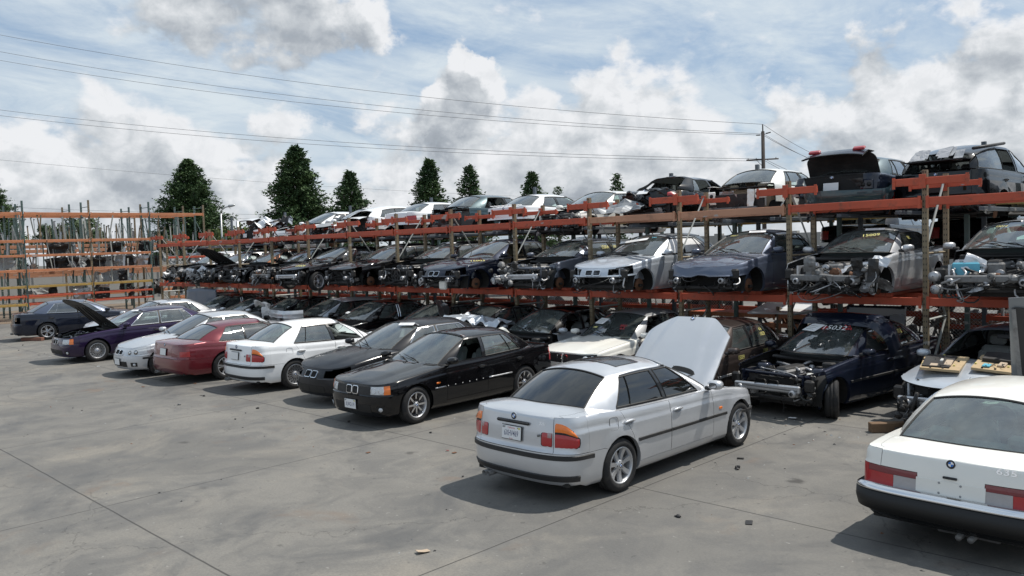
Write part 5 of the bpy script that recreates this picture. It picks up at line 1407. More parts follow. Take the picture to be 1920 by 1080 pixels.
M['chain'] = mat('galvanised_wire', (.55, .55, .54), .5, .4); M['galv'] = mat('galvanised_pipe', (.42, .43, .43), .45, .7)
chainlink(-20.5, -10.9, 19.15, 1.55, 'chain link fence behind the dark cars on the ground')
chainlink(-7.2, .5, 18.95, 1.62, 'chain link fence behind the wrecks at the right')
# ---------------------------------------------------------------- trees, pole, lamp
def leafmat(name, c1, c2):
    m = bpy.data.materials.new(name); m.use_nodes = True; T = NT(m.node_tree); b = T.n['Principled BSDF']; g = T.add('ShaderNodeNewGeometry').outputs['Position']
    cc = T.mix(T.ss(T.noise(g, .9, 4, .6), .35, .65), c1, c2); T.l.new(cc, b.inputs['Base Color']); b.inputs['Roughness'].default_value = .7; b.inputs['Specular IOR Level'].default_value = .2
    return m
M['leaf'] = leafmat('conifer_needles', (.034, .066, .030), (.080, .130, .050)); M['leaf2'] = leafmat('bush_leaves', (.07, .10, .035), (.12, .15, .05)); M['leaf3'] = leafmat('broadleaf', (.05, .08, .04), (.09, .12, .06))
M['bark'] = mat('bark', (.10, .07, .05), .9, 0, 0, .3, 10, .5, 20)
def conifer(x, y, h, w, seed, lab, dens=1.0):
    r = random.Random(seed); root = empty('conifer_tree', (x, y, 0)); tag(root, lab, 'tree', 'conifers beyond the yard')
    t = MB(); t.tube([(0, 0, 0), (.05, 0, h * .5), (0, .05, h * .98)], .2, M['bark'], 8, None, True, True, [h * .026, h * .015, .02]); t.build('trunk', root)
    c = MB(); vs = []; fs = []; nb = int(270 * dens); z0 = h * .10
    for i in range(nb):
        f = (i + .5) / nb; z = z0 + (h - z0) * f**.85; prof = min(1.0, (1 - (z - z0) / (h - z0)) / .62)**.78 * (.84 + .16 * sin(z * 2.3 + seed) * sin(a0 := i * 2.4 + z)); L = w / 2 * prof * r.uniform(.70, 1.2) + .10; a = i * 2.4 + r.uniform(-.4, .4)
        tip = Vector((cos(a) * L, sin(a) * L, z + L * r.uniform(-.18, .30))); b0 = Vector((0, 0, z - L * .05))
        if L > .5: c.tube([b0, tip * .95 + b0 * .05], .03, M['bark'], 3, None, False, False, [.02 + L * .015, .008])
        nq = int((14 + L * 46) * dens)
        for k in range(nq):
            s_ = r.uniform(.18, 1.0)**.7; p = b0.lerp(tip, s_); sp_ = (.12 + .30 * L * (1 - s_ * .55)) * .55; p = p + Vector((r.gauss(0, sp_), r.gauss(0, sp_), r.gauss(0, sp_ * .55) - .1 * sp_))
            d = Vector((cos(a) + r.gauss(0, .7), sin(a) + r.gauss(0, .7), r.gauss(.15, .5))).normalized(); u = d.cross(Vector((r.gauss(0, 1), r.gauss(0, 1), 1))).normalized(); l = r.uniform(.12, .27) * (h / 11)**.5; wd = l * r.uniform(.22, .4)
            q = len(vs); vs += [p - u * wd, p + d * l * .5 - u * wd * .7, p + d * l, p + u * wd]; fs.append((q, q + 1, q + 2, q + 3))
    c.add(vs, fs, M['leaf'], False); c.build('crown', root, recalc=False)
def at(u, v, y): 
    d = fwd * FPX + rgt * (u - 960) - upv * (v - 540); t = y / d.y; return Vector((0, 0, CAMH)) + d * t
for i, (u, v, wpx, yy, lab, dn) in enumerate(((352, 299, 125, 34, 'broad dark conifer standing behind the right end of the orange rack', 1.25), (553, 274, 122, 32, 'tallest dark conifer with a pointed top behind the car rack', 1.25), (655, 322, 88, 33, 'rounded conifer just right of the tallest one', 1.0), (804, 300, 86, 33, 'dense conifer with a bare antenna like tip above the white coupe', 1.0), (880, 312, 76, 34, 'conifer with a drooping right limb beside the dense one', .8),
        (997, 322, 62, 36, 'small conifer right of the middle of the rack', .8), (1157, 327, 34, 40, 'smallest lone conifer tip above the wrecks', .6), (1045, 350, 30, 42, 'low thin conifer beside the small one', .5), (-22, 325, 95, 30, 'dark conifer cut off by the left side of the view', 1.0))):
    p = at(u, v, yy); dist = (Vector((p.x, p.y, CAMH)) - Vector((0, 0, CAMH))).dot(fwd); conifer(p.x, p.y, p.z, wpx * 1.22 * dist / FPX, 31 + i * 7, lab, dn)
def bushy(x, y, z0, h, w, m, n, seed, name, lab, cat, trunk=True):
    r = random.Random(seed); root = empty(name, (x, y, 0)); tag(root, lab, cat)
    if trunk:
        t = MB(); t.tube([(0, 0, 0), (0, 0, z0 + h * .4)], .12, M['bark'], 7)
        for k in range(5): a = k * 1.3; t.tube([(0, 0, z0 * .8), (cos(a) * w * .3, sin(a) * w * .3, z0 + h * .6)], .05, M['bark'], 5)
        t.build('trunk', root)
    vs = []; fs = []; cl = [(Vector((r.gauss(0, w * .24), r.gauss(0, w * .24), z0 + h * r.uniform(.2, .85))), r.uniform(.14, .28) * w) for _ in range(14)]
    for i in range(n):
        c0, rad = r.choice(cl); d = Vector((r.gauss(0, 1), r.gauss(0, 1), r.gauss(0, .8))).normalized(); p = c0 + d * rad * r.uniform(.5, 1.05); u = Vector((r.gauss(0, 1), r.gauss(0, 1), r.gauss(0, 1))).normalized(); v = d.cross(u).normalized(); l = r.uniform(.10, .22)
        q = len(vs); vs += [p - u * l, p - v * l * .6, p + u * l, p + v * l * .6]; fs.append((q, q + 1, q + 2, q + 3))
    c = MB(); c.add(vs, fs, M[m], False); c.build('crown' if trunk else 'foliage', root, recalc=False)
for u, v, y, w, lab in ((100, 415, 30, 3.2, 'low broadleaf tree far behind the left racks'), (150, 408, 33, 4.5, 'broad airy tree far behind the orange rack'), (185, 424, 31, 2.6, 'small round tree right of the airy one'), (445, 425, 34, 5.0, 'pale green shrub under the street lamp'), (478, 432, 35, 4.0, 'pale green shrub left of the tallest conifer')):
    p = at(u, v, y); bushy(p.x, p.y, max(.2, p.z - 3.2), 3.2, w, 'leaf2' if u > 400 else 'leaf3', 2600, int(u), 'shrub' if u > 400 else 'broadleaf_tree', lab, 'shrub' if u > 400 else 'tree', u < 400)
# utility pole and the lines
M['pole'] = mat('pole_wood', (.055, .045, .04), .9); M['cable'] = mat('cable', (.12, .12, .125), .7)
pp = at(1430, 233, 60); root = empty('utility_pole', (pp.x, pp.y, 0)); tag(root, 'tall dark wooden utility pole with two crossarms behind the rack', 'pole')
mb = MB(); mb.tube([(0, 0, 0), (0, 0, pp.z - .55)], .16, M['pole'], 10, None, True, True, [.19, .13]); mb.tube([(0, 0, pp.z - .6), (0, 0, pp.z)], .05, M['pole'], 8); mb.build('shaft', root)
def dpx(u, v): return at(u, v, 60) - Vector((pp.x, pp.y, 0))
mb = MB(); a, b = dpx(1414, 302), dpx(1446, 296); b.y += 1.2; a.y -= 1.2; mb.tube([a, b], .055, M['pole'], 4, None, True, False); 
for t in (.05, .3, .92): q = a.lerp(b, t); mb.cyl(q, q + Vector((0, 0, .14)), .03, M['pole'], 6)
mb.tube([a.lerp(b, .3) + Vector((0, 0, 0)), Vector((0, 0, a.z - .55))], .02, M['pole'], 4); mb.build('crossarm', root)
for (u1, v1, u2, v2) in ((1430, 253, 1418, 253.5), (1430, 252, 1445, 248)):
    mb = MB(); a, b = dpx(u1, v1), dpx(u2, v2); mb.tube([a, a.lerp(b, .4), a.lerp(b, .42), b], .02, M['pole'], 6, None, True, True, [.015, .015, .05, .045]); mb.build('insulator', root)
def cable(u0, v0, y0_, u1, v1, y1_, sagpx, lab):
    """one overhead line between two real points; sag is a parabola in height"""
    a, b = at(u0, v0, y0_), at(u1, v1, y1_); d = (a - b).length; sag = sagpx; pts = []
    for i in range(25): t = i / 24; p = a.lerp(b, t); p.z -= sag * 4 * t * (1 - t); pts.append(p)
    mb = MB(); mb.tube(pts, .015, M['cable'], 4, None, False); tag(mb.build('power_line', recalc=False), lab, 'cable', 'power lines across the sky')
CL = 'thin dark power line crossing the sky to the wooden pole'
for (v0, v1, sg) in ((50, 233, 1.2), (82, 251, 1.25), (99, 253, 1.25), (196, 298, 1.0), (207, 302, 1.0)): cable(-80, v0, 19, 1430 if v0 != 99 else 1418, v1, 60, sg, CL)
for (v1, v2) in ((234, 300), (251, 306), (254, 300), (297, 330), (300, 345)): cable(1432, v1, 60, 1640, v2 + 30, 66, .5, 'thin power line running right from the wooden pole')
for (v0, v1) in ((294, 372), (385, 398), (392, 408)): cable(-60, v0, 26, 1100, v1, 110 if v0 < 300 else 90, .8, 'low thin power line behind the conifers at the left')
p0 = at(416, 440, 30); root = empty('street_lamp', (p0.x, p0.y, 0)); tag(root, 'grey street lamp with a curved arm left of the tallest conifer', 'street lamp')
hz = at(416, 400, 30).z; e = at(434, 386, 30) - Vector((p0.x, p0.y, 0)); mb = MB(); mb.tube([(0, 0, 0), (0, 0, hz)], .07, M['galv'], 8); 
mb.tube([Vector((0, 0, hz)), Vector((e.x * .12, e.y * .12, lerp(hz, e.z, .55))), Vector((e.x * .45, e.y * .45, lerp(hz, e.z, .9))), Vector((e.x * .9, e.y * .9, e.z))], .05, M['galv'], 8); mb.build('shaft', root)
mb = MB(); mb.tube([Vector((e.x * .8, e.y * .8, e.z)), Vector((e.x * 1.25, e.y * 1.25, e.z + .02))], .10, M['galv'], 8, None, True, True, [.12, .07]); mb.build('lamp_head', root)
for (u, v, lab) in ((445, 415, 'bare grey post behind the racks, left of two'), (478, 412, 'bare grey post behind the racks, right of two')):
    q = at(u, v, 28); mb = MB(); mb.tube([(0, 0, 0), (0, 0, q.z)], .10, M['galv'], 8); tag(mb.build('post', None, (q.x, q.y, 0)), lab, 'post')
# ---------------------------------------------------------------- cars on the ground
N_, S_ = radians(90), radians(-90)
# silver sedan in the foreground
r, s = make_car('parked_car', 'silver sedan in the foreground with its hood raised and dark tinted windows', 'car', E46, 'silver', (-6.63, 7.57, 0), radians(89.9), open_hood=radians(51), glass_='g_tint', plates=(None, '6XHV469'), sunroof=True, seatm='seatdark', seed=3)
mb = MB(); T = frame_T(s.S(s.u_of_x(-.12), .82, -1) + s.N(s.u_of_x(-.12), .72, -1) * .004, s.N(s.u_of_x(-.12), .70, -1), Vector((0, 0, 1)))
pts = [(.075 * math.copysign(abs(cos(a))**.45, cos(a)), .075 * math.copysign(abs(sin(a))**.45, sin(a))) for a in [2 * pi * i / 24 for i in range(25)]]
mb.tube([(a, b, .003) for a, b in pts], .0028, M['seal'], 4, T, False, False); mb.build('fuel_flap', r)
mb = MB(); p = s.S(s.u_of_x(2.20), .62, -1); mb.box(p, (.08, .016, .035), M['orange'], None, .006); mb.build('side_marker', r)
mb = MB(); T = frame_T(s.S(.26, .90, -1), s.N(.26, .90, -1), Vector((0, 0, 1)))
text_on(mb, '325i', T, .045, M['chrome'], .004, .0, 1.1); mb.build('badge', r)
# black sedan
r, s = make_car('parked_car', 'glossy black sedan with dark spoked wheels and an orange corner lamp', 'car', E36, 'black', (-11.62, 11.17, 0), radians(271.5), front='e36', rear='e36', wheels='twin', plates=('3LWG119', None), plate_front=True, drop=('wf1',), steer=.06, moulding=False, glass_side='g_green', seed=4)
mb = MB(); 
for k in range(6): p = s.S(s.u_of_x(lerp(1.15, 2.0, k / 5)), .475, 1); mb.box(p, (.016, .010, .016), M['white'], None, .003)
mb.build('clip', r)
mb = MB(); mb.tube([s.S(s.u_of_x(lerp(.42, 1.0, k / 6)), .475, 1) + Vector((0, .006, 0)) for k in range(7)], .014, M['alloy'], 5); mb.tube([s.S(s.u_of_x(lerp(2.06, 2.30, k / 4)), .475, 1) + Vector((0, .006, 0)) for k in range(5)], .012, M['alloy'], 5); mb.build('moulding', r)
mb = MB(); p = s.S(s.u_of_x(2.22), .60, 1); mb.box(p, (.09, .016, .028), M['orange'], None, .005); mb.build('side_marker', r)
# white sedan with mesh wheels
r, s = make_car('parked_car', 'white sedan seen from behind with mesh wheels, its front window down', 'car', E46, 'white', (-16.52, 9.15, 0), radians(89.5), wheels='mesh', drop=('wf-1',), glass_side='g_green', seed=5)
mb = MB(); T = frame_T(s.S(s.u_of_x(-.12), .82, -1) + s.N(s.u_of_x(-.12), .72, -1) * .004, s.N(s.u_of_x(-.12), .70, -1), Vector((0, 0, 1))); mb.tube([(a, b, .003) for a, b in pts], .0025, M['seat'], 4, T, False, False); mb.build('fuel_flap', r)
# faded black sedan, nose stripped of lamps
r, s = make_car('parked_car', 'dusty faded black sedan with no headlights and a lifted wiper', 'car', E39, 'dullblack', (-13.78, 11.96, 0), radians(270), front='e39', rear='plain', drop=('lampf', 'wheel_fr', 'mirror_left'), chromeline=True, moulding=False, glass_side='g_dusty', seed=6, wheels='five', crumple=((3.35, 3.8, .06, 4.0),))
mark_glass(r, s, 1.62, .5, 1, '15021', .13, M['white'], bold=0.005); sticker(r, s, 2.45, .90, 1, (.34, .11), 'paper', 'sticker')
mb = MB(); mb.tube([s.G(2.75, .05, 1) + Vector((0, 0, .03)), s.G(2.9, .1, 1) + Vector((.1, 0, .22)), s.G(2.98, .2, 1) + Vector((.25, -.15, .32))], .008, M['plastic'], 5); mb.build('wiper', r)
# maroon coupe
r, s = make_car('parked_car', 'dark red coupe seen from behind with tinted rear glass', 'car', E31, 'maroon', (-19.2, 8.86, 0), radians(90), wheels='five', rear='e31', moulding=False, glass_rear='g_blue', seed=7)
# silver sedan nose out
r, s = make_car('parked_car', 'silver sedan parked nose out between the red coupe and the purple sedan', 'car', E46, 'silver', (-21.25, 10.95, 0), radians(270), wheels='five', plate_front=True, plates=('', None), glass_='g_blue', glass_side='g_dusty', seed=8)
# purple sedan with hood up
r, s = make_car('parked_car', 'dark purple sedan with chrome window lines, its black lined hood open', 'car', E38, 'purple', (-25.72, 11.15, 0), radians(269), front='e38', rear='plain', wheels='mesh', open_hood=radians(46), chromeline=True, glass_side='g_dusty', moulding=False, seed=9)
sticker(r, s, 2.5, .88, 1, (.26, .09), 'paper', 'sticker')
# silver roof wing behind the purple car belongs to its neighbour
r, s = make_car('parked_car', 'silver topped sedan parked behind the purple one showing only its roof', 'car', E39, 'silver', (-29.2, 12.9, 0), radians(270), front='e39', rear='plain', seed=10, lod=.6, moulding=False, sunroof=True)
# far left blue sedan, tail stripped
r, s = make_car('parked_car', 'dark blue sedan at the far left with its tail lamps removed', 'car', E39, 'navy', (-34.5, 9.55, 0), radians(80), rear='plain', wheels='five', drop=('lampr',), chromeline=True, moulding=False, glass_='g_blue', plate_rear=False, seed=11, roofpaint='bluegrey')
# white coupe in the right foreground
r, s = make_car('parked_car', 'aged white coupe in the right foreground with black rear bumper', 'car', E24, 'cream', (-2.28, 8.87, 0), radians(87.4), front='e34', rear='e24', moulding=False, plate_rear=False, glass_='g_green', glass_rear='g_green', bumperpaint='black', chromeline=True, seed=12, wheels='five', drop=('exhaust',))
mb = MB()
def band(mb, s, va, vb, off, m_, umax=None):
    for side in (1, -1):
        vs = []; fs = []; n = 30; U1 = umax or s.u_of_x(-s.sp['AR'] - .06)
        for i in range(n + 1):
            u = lerp(0, U1, i / n); 
            for (v, o) in ((va, 0), (va + .01, off), ((va + vb) / 2, off * 1.12), (vb - .01, off), (vb, 0)): vs.append(s.S(u, v, side) + s.N(u, v, side) * o)
        for i in range(n):
            for k in range(4): fs.append((i * 5 + k, i * 5 + k + 1, (i + 1) * 5 + k + 1, (i + 1) * 5 + k))
        mb.add(vs, fs, m_, True)
band(mb, s, .18, .45, .07, M['seal']); mb.build('bumper_pad', r)
mb = MB(); band(mb, s, .44, .51, .060, M['chrome']); mb.build('bumper_chrome', r)
mb = MB(); T = frame_T(s.S(0, .66) + Vector((-.002, 0, 0)), Vector((-1, 0, .12)), Vector((0, 0, 1))); mb.box((0, -.01, 0), (.58, .13, .006), P['cream'], T, .002)
for a in (-1, 1):
    for b in (-1, 1): mb.disc((a * .09, b * .045 - .01, .002), .010, M['seat'], T, 10, 'z', .004)
mb.box((0, .09, .006), (.12, .022, .02), M['plastic'], T, .006); mb.build('plate_recess', r)
mb = MB(); text_on(mb, '635', frame_T(s.S(.20, .955, -1), Vector((-1, 0, .15)), Vector((0, 0, 1))), .075, M['chrome'], .006, .012, 1.5); mb.build('badge', r)
mb = MB()
for dy in (-.05, .05): mb.tube([(-.55, -.12 + dy, .22), (-1.06, -.12 + dy, .20)], .028, M['castmetal'], 10)
mb.box((-.75, -.1, .24), (.4, .6, .14), M['castmetal'], None, .05); mb.build('exhaust', r)
mb = MB(); p = s.G(0.0, .93, 1); mb.lathe([(.0, .012), (.03, .01), (.04, 0)], M['seal'], 12, Matrix.Translation(p + Vector((.15, 0, .0))), 'z'); mb.build('antenna_base', r)
# ---- second row, noses under the rack
r, s = make_car('wrecked_car', 'off white sedan with a grey roof and bent hood behind the black sedan', 'car', E34, 'cream', (-10.9, 15.92, 0), S_, front='e34', rear='plain', roofpaint='greyroof', drop=('wf1', 'lampf'), moulding=False, seed=13, crumple=((3.2, 3.7, .03, 8.0),))
sticker(r, s, 2.42, .55, -1, (.30, .22), 'paper', 'paper_sheet', .0); sticker(r, s, 2.40, .30, -1, (.12, .05), 'yellow', 'yellow_tag'); mark_glass(r, s, 2.45, .35, 1, '5021\n0-3', .10, M['redink'], bold=.012)
r, s = make_car('wrecked_car', 'dark brown sedan with yellow writing behind the raised silver hood', 'car', E34, 'brown', (-8.18, 14.7, 0), radians(270), front='e34', rear='plain', moulding='alloy', seed=14)
mark_glass(r, s, s.u_of_x(1.55), .86, 1, '15009', .11, M['yellow'], gfun=False, lift=.008); mark_glass(r, s, s.u_of_x(.7), .88, 1, '15009', .10, M['yellow'], gfun=False, lift=.008)
mark_glass(r, s, 1.35, .55, 1, '4-6\n15029', .10, M['yellow'])
r, s = make_car('wrecked_car', 'dark blue wreck with bare engine and silver crash bar, marked 15032', 'car', E46, 'navy', (-5.88, 15.6, 0), radians(261.4), drop=('hood', 'bumperf', 'nose', 'lampf', 'wiper'), guts=2, steer=.55, seed=15, crumple=((2.9, 3.8, .10, 2.0),), moulding=True, glass_side='g_blue')
mark_glass(r, s, 2.80, .74, 1, '15032', .22, M['white'], bold=.0); mark_glass(r, s, 2.45, .80, 1, '5-3\n5032', .10, M['redink'], bold=.02); mark_glass(r, s, 1.74, .5, 1, '15032', .12, M['yellow'], rot=.5); mark_glass(r, s, 1.35, .6, 1, '15032', .11, M['yellow'])
sticker(r, s, 2.5, .72, -1, (.34, .26), 'paper', 'paper_sheet'); mark_glass(r, s, 2.9, .66, -1, '*', .3, M['redink'])
mb = MB(); kidney(mb, s, -.12, .20, .13, .66, M['plastic'], -.06); kidney(mb, s, .12, .20, .13, .66, M['plastic'], -.06); mb.build('grille', r)
# a bumper skin thrown over its roof
def arc_skin(name, lab, cat, loc, rz, width, depth, h, pnt, seed, tilt=0.0, amp=.0, slots=True):
    """a loose bumper skin: U shaped in plan, rounded in section, 4 mm thick"""
    mb = MB(); rows = []; n = 36; rs = random.Random(seed)
    for i in range(n + 1):
        a = lerp(-1, 1, i / n); aa = abs(a); y = width / 2 * math.copysign(min(1, aa * 1.18)**1.0, a); x = -depth * max(0, (aa - .62) / .38)**1.6 - .05 * aa * aa
        nx_, ny_ = (1, 0) if aa < .7 else (cos((aa - .7) / .3 * 1.35), sin((aa - .7) / .3 * 1.35) * (1 if a > 0 else -1)); row = []
        for k in range(9):
            t = k / 8; bul = .07 * sin(pi * (t * .9 + .05)) - (.03 if .45 < t < .55 else 0); zz = h * (t - .5); j = noise.noise(Vector((y * 2, zz * 4, seed))) * amp
            row.append(Vector((x + nx_ * bul + j, y + ny_ * bul * .6, zz + j * .5)))
        rows.append(row)
    vs = [p for r_ in rows for p in r_]; N0 = len(vs); vs2 = [p + Vector((-.006, 0, 0)) for p in vs]; fs = []
    for i in range(n):
        for k in range(8): q = (i * 9 + k, i * 9 + k + 1, (i + 1) * 9 + k + 1, (i + 1) * 9 + k); fs.append(q); fs.append(tuple(x + N0 for x in q[::-1]))
    mb.add(vs + vs2, fs, P[pnt] if pnt in P else M[pnt], True)
    if slots:
        for a in (-.42, 0, .42): mb.box((.055, a * width * .8, -h * .2), (.012, width * (.14 if a else .24), h * .17), M['seal'], None, .004)
    o = mb.build(name, None, loc); o.rotation_euler = (0, tilt, rz); return tag(o, lab, cat)
arc_skin('bumper_skin', 'dark blue bumper skin lying over the roof of the blue wreck', 'bumper', (-6.05, 14.35, 1.44), radians(262), 1.72, .55, .40, 'navy', 3, radians(-62), .01, False)
r, s = make_car('wrecked_car', 'dark roofed wreck with bare silver door frames behind the black sedan', 'car', E34, 'silverblue', (-13.15, 15.9, 0), S_, rear='plain', front=None, roofpaint='black', drop=('wf1', 'wr1', 'hood', 'bumperf', 'nose', 'fender'), guts=1, seed=16, moulding=False, glass_='g_green')
r, s = make_car('wrecked_car', 'black roofed wreck under the crumpled silver hood', 'car', E39, 'black', (-15.35, 15.9, 0), S_, rear='plain', front=None, drop=('hood', 'bumperf', 'nose'), guts=1, seed=17, moulding=False, lod=.6)
mb = MB(); rs = random.Random(21)
vs = []; n = 16
for i in range(n + 1):
    for j in range(n + 1):
        a, b = (i / n - .5) * 1.55, (j / n - .5) * 1.15; q = Vector((a * 2.0, b * 2.0, 5)); z = .13 * (1 - abs(noise.noise(q)) * 3) + .07 * (abs(noise.noise(q * 2.3)) * 2 - .5) + .02 * noise.noise(q * 6); z += -.20 * clamp((b + .1) / -.45) ** 1.5 if b < -.1 else 0
        vs.append((a * (1 + .06 * noise.noise(q + Vector((9, 0, 0)))), b + .05 * noise.noise(q * 1.5 + Vector((3, 3, 3))), z))
fs = [(i * (n + 1) + j, (i + 1) * (n + 1) + j, (i + 1) * (n + 1) + j + 1, i * (n + 1) + j + 1) for i in range(n) for j in range(n)]
N0 = len(vs); vs2 = [(a, b, c - .012) for a, b, c in vs]
mb.add(vs + vs2, fs + [tuple(x + N0 for x in f[::-1]) for f in fs], P['silverblue'], False)
for sx in (-1, 1):
    T = Matrix.Translation((sx * .13 - .1, -.56, -.19)) @ Matrix.Rotation(radians(70), 4, 'X'); mb.prism([(.095 * math.copysign(abs(cos(a))**.5, cos(a)), .055 * math.copysign(abs(sin(a))**.5, sin(a))) for a in [2 * pi * i / 16 for i in range(16)]], -.02, .02, M['seal'], T, 'xy')
o = mb.build('crumpled_hood', None, (-14.75, 13.75, 1.10)); o.rotation_euler = (radians(-14), radians(6), radians(12)); tag(o, 'crumpled silver hood with two empty grille openings on the wreck pile', 'hood')
mb = MB(); rs = random.Random(8)
for i in range(22): lump(mb, (rs.uniform(-.6, .6), rs.uniform(-.3, .3), rs.uniform(.1, .5)), rs.uniform(.05, .13), rs.choice((M['greasy'], M['plastic'], M['castmetal'])), rs)
for i in range(12): hose(mb, (rs.uniform(-.7, .7), rs.uniform(-.3, .3), rs.uniform(.1, .6)), (rs.uniform(-.7, .7), rs.uniform(-.3, .3), rs.uniform(.1, .6)), rs.choice((.01, .02, .03)), rs.choice((M['white_plastic'], M['greasy'], M['metal'])), rs, .3)
lump(mb, (.55, -.05, .62), .19, M['white_plastic'], rs, (1, .8, .8)); tag(mb.build('engine_parts', None, (-13.6, 12.9, .32)), 'heap of loose engine parts with a white tank beside the crumpled hood', 'engine parts')
make_car('wrecked_car', 'small black wreck with shattered windshield left of the crumpled hood', 'car', E36, 'black', (-17.7, 16.1, 0), S_, rear='plain', front='e36', drop=('lampf', 'bumperf'), glass_='g_dusty', seed=18, moulding=False, lod=.6, guts=1)
mb = MB(); sheet(mb, (0, 0, 0), .8, .55, P['grey'], random.Random(4), .07, Matrix.Rotation(1.1, 3, 'Y'), 8); tag(mb.build('bent_panel', None, (-16.85, 14.4, 1.15), .4), 'bent grey body panel standing on the black wreck with shattered windshield', 'body panel')
r, s = make_car('wrecked_car', 'black sedan with yellow hood writing behind the white sedan', 'car', E39, 'black', (-19.95, 15.7, 0), S_, rear='plain', front='e39', seed=19, moulding=False, chromeline=True, drop=('lampf',), glass_side='g_dusty')
sticker(r, s, 2.5, .3, -1, (.3, .1), 'paper'); mark_glass(r, s, 2.3, 1.5, 1, '15024', .2, M['yellow'], gfun=False)
r, s = make_car('wrecked_car', 'silver roofed wagon shape left of the black sedan under the rack', 'car', WAGON, 'black', (-22.5, 15.9, 0), S_, rear='plain', front='e39', seed=20, moulding=False, roofpaint='silverblue', lod=.6, glass_side='g_dusty')
make_car('wrecked_car', 'black wreck without a hood under the twisted white panel', 'car', E46, 'black', (-25.1, 15.9, 0), S_, rear='plain', front=None, seed=22, moulding=False, drop=('hood', 'bumperf', 'nose', 'fender'), guts=3, lod=.6)
make_car('wrecked_car', 'silver wreck with dark torn nose beside the tan rack post', 'car', E46C, 'silver', (-27.3, 15.6, 0), S_, rear='plain', front=None, seed=23, moulding=False, drop=('hood', 'bumperf', 'nose'), guts=3, lod=.6, roofpaint='black')
make_car('wrecked_car', 'black coupe with a pale window line under the left end of the rack', 'car', E39, 'black', (-29.9, 15.9, 0), S_, rear='plain', front='e39', seed=24, moulding=False, chromeline=True, lod=.6)
make_car('wrecked_car', 'black sedan at the last left bay under the rack', 'car', E46, 'dullblack', (-32.4, 16.4, 0), S_, rear='plain', front='e46', seed=25, moulding=False, lod=.6)
arc_skin('bumper_skin', 'silver bumper skin with dark slots laid on a wreck behind the white sedan', 'bumper', (-23.3, 13.0, .98), radians(-100), 1.7, .5, .34, 'silver', 5, 0, .02)
mb = MB(); 
mb.tube([(0, 0, -.75), (.05, 0, -.35), (.10, .0, .05)], .02, M['metal'], 6, None, True, True, [.012, .03, .05]); sheet(mb, (.12, 0, .12), .42, .5, P['white'], random.Random(9), .12, Matrix.Rotation(.5, 3, 'Y'), 7); sheet(mb, (.05, -.1, -.12), .3, .22, P['white'], random.Random(19), .12, Matrix.Rotation(1.5, 3, 'Y'), 6)
tag(mb.build('twisted_panel', None, (-24.0, 12.9, 1.22), 2.3), 'twisted white strip of body metal sticking up behind the white sedan', 'body panel')
# grey hood stood on end
mb = MB(); vs = []; n = 10
for k in (0, .02):
    for i in range(n + 1):
        for j in range(n + 1):
            a, b = i / n, j / n; x = (a - .5) * 1.30 * (1 - .06 * b); z = b * 1.12 + .06 * sin(pi * a) * (b > .5) * (b - .5) * 2; vs.append((x, k + .05 * (2 * a - 1)**2 + .04 * b, z))
N0 = (n + 1)**2; fs = []
for i in range(n):
    for j in range(n): q = (i * (n + 1) + j, i * (n + 1) + j + 1, (i + 1) * (n + 1) + j + 1, (i + 1) * (n + 1) + j); fs += [q, tuple(x + N0 for x in q[::-1])]
edge = [i * (n + 1) for i in range(n + 1)] + [n * (n + 1) + j for j in range(1, n + 1)] + [i * (n + 1) + n for i in range(n - 1, -1, -1)] + list(range(n - 1, 0, -1))
fs += [(a, b, b + N0, a + N0) for a, b in zip(edge, edge[1:] + edge[:1])]
mb.add(vs, fs, P['slate'], True); o = mb.build('loose_hood', None, (-31.0, 14.1, .50), radians(38)); tag(o, 'grey hood stood on end in front of the left end of the rack', 'hood')
# right side: silver wreck, door cards on top, leaning hood
r, s = make_car('wrecked_car', 'pale silver wreck with missing bumper, two door cards lying on its hood', 'car', E46, 'silverblue', (-3.35, 15.75, 0), radians(263), drop=('bumperf', 'nose', 'lampf', 'wheel_fl', 'wheel_fr', 'fender', 'windshield'), guts=2, front=None, rear='plain', seed=26, roofpaint='slate')
def door_card(loc, rz, lab, flip, tilt):
    mb = MB(); pts = [(-.48, -.30), (.46, -.34), (.50, .10), (.36, .26), (-.44, .22)]
    mb.prism(pts, 0, .035, mat_fibre, None, 'xy'); mb.prism([(a * .82, b * .7) for a, b in pts], .035, .055, M['plastic'], Matrix.Translation((.0, .05, 0)), 'xy') if flip else mb.prism([(a * .5 + .18, b * .75) for a, b in pts], .035, .09, M['plastic'], None, 'xy')
    rs = random.Random(int(rz * 100)); mb.box((-.1, -.12, .05), (.34, .10, .03), M['seattan'], None, .01); mb.box((.02, -.02, .06), (.12, .05, .03), M['white_plastic'], None, .01); mb.box((-.30, .05, .055), (.14, .10, .02), M['cyan'] if not flip else M['seattan'], None, .006)
    for k in range(9): a = 2 * pi * k / 9; mb.box((.44 * cos(a), .24 * sin(a), .045), (.025, .025, .02), M['yellow'] if k % 3 == 0 else M['seal'])
    for k in range(3): hose(mb, (rs.uniform(-.4, .4), rs.uniform(-.2, .2), .07), (rs.uniform(-.4, .4), rs.uniform(-.2, .2), .07), .006, M['wirecol'], rs, .12)
    o = mb.build('door_card', None, loc); o.rotation_euler = (tilt[0], tilt[1], rz); tag(o, lab, 'door card')
mat_fibre = mat('fibreboard', (.42, .31, .18), .85, 0, 0, .25, 12, .2, 60)
door_card((-4.05, 13.2, .93), radians(100), 'brown fibreboard door card with an arched black trim on the silver wreck', True, (.02, -.08)); door_card((-3.35, 13.35, .96), radians(92), 'tan door card with black speaker panel lying nearer the right edge', False, (.05, -.1))
r, s = make_car('wrecked_car', 'weathered grey sedan behind the door cards at the right', 'car', E39, 'grey', (-2.2, 18.2, 0), S_, rear='plain', front='e39', seed=27, drop=('windshield',), moulding=False, lod=.6)
mb = MB(); vs = []; n = 8
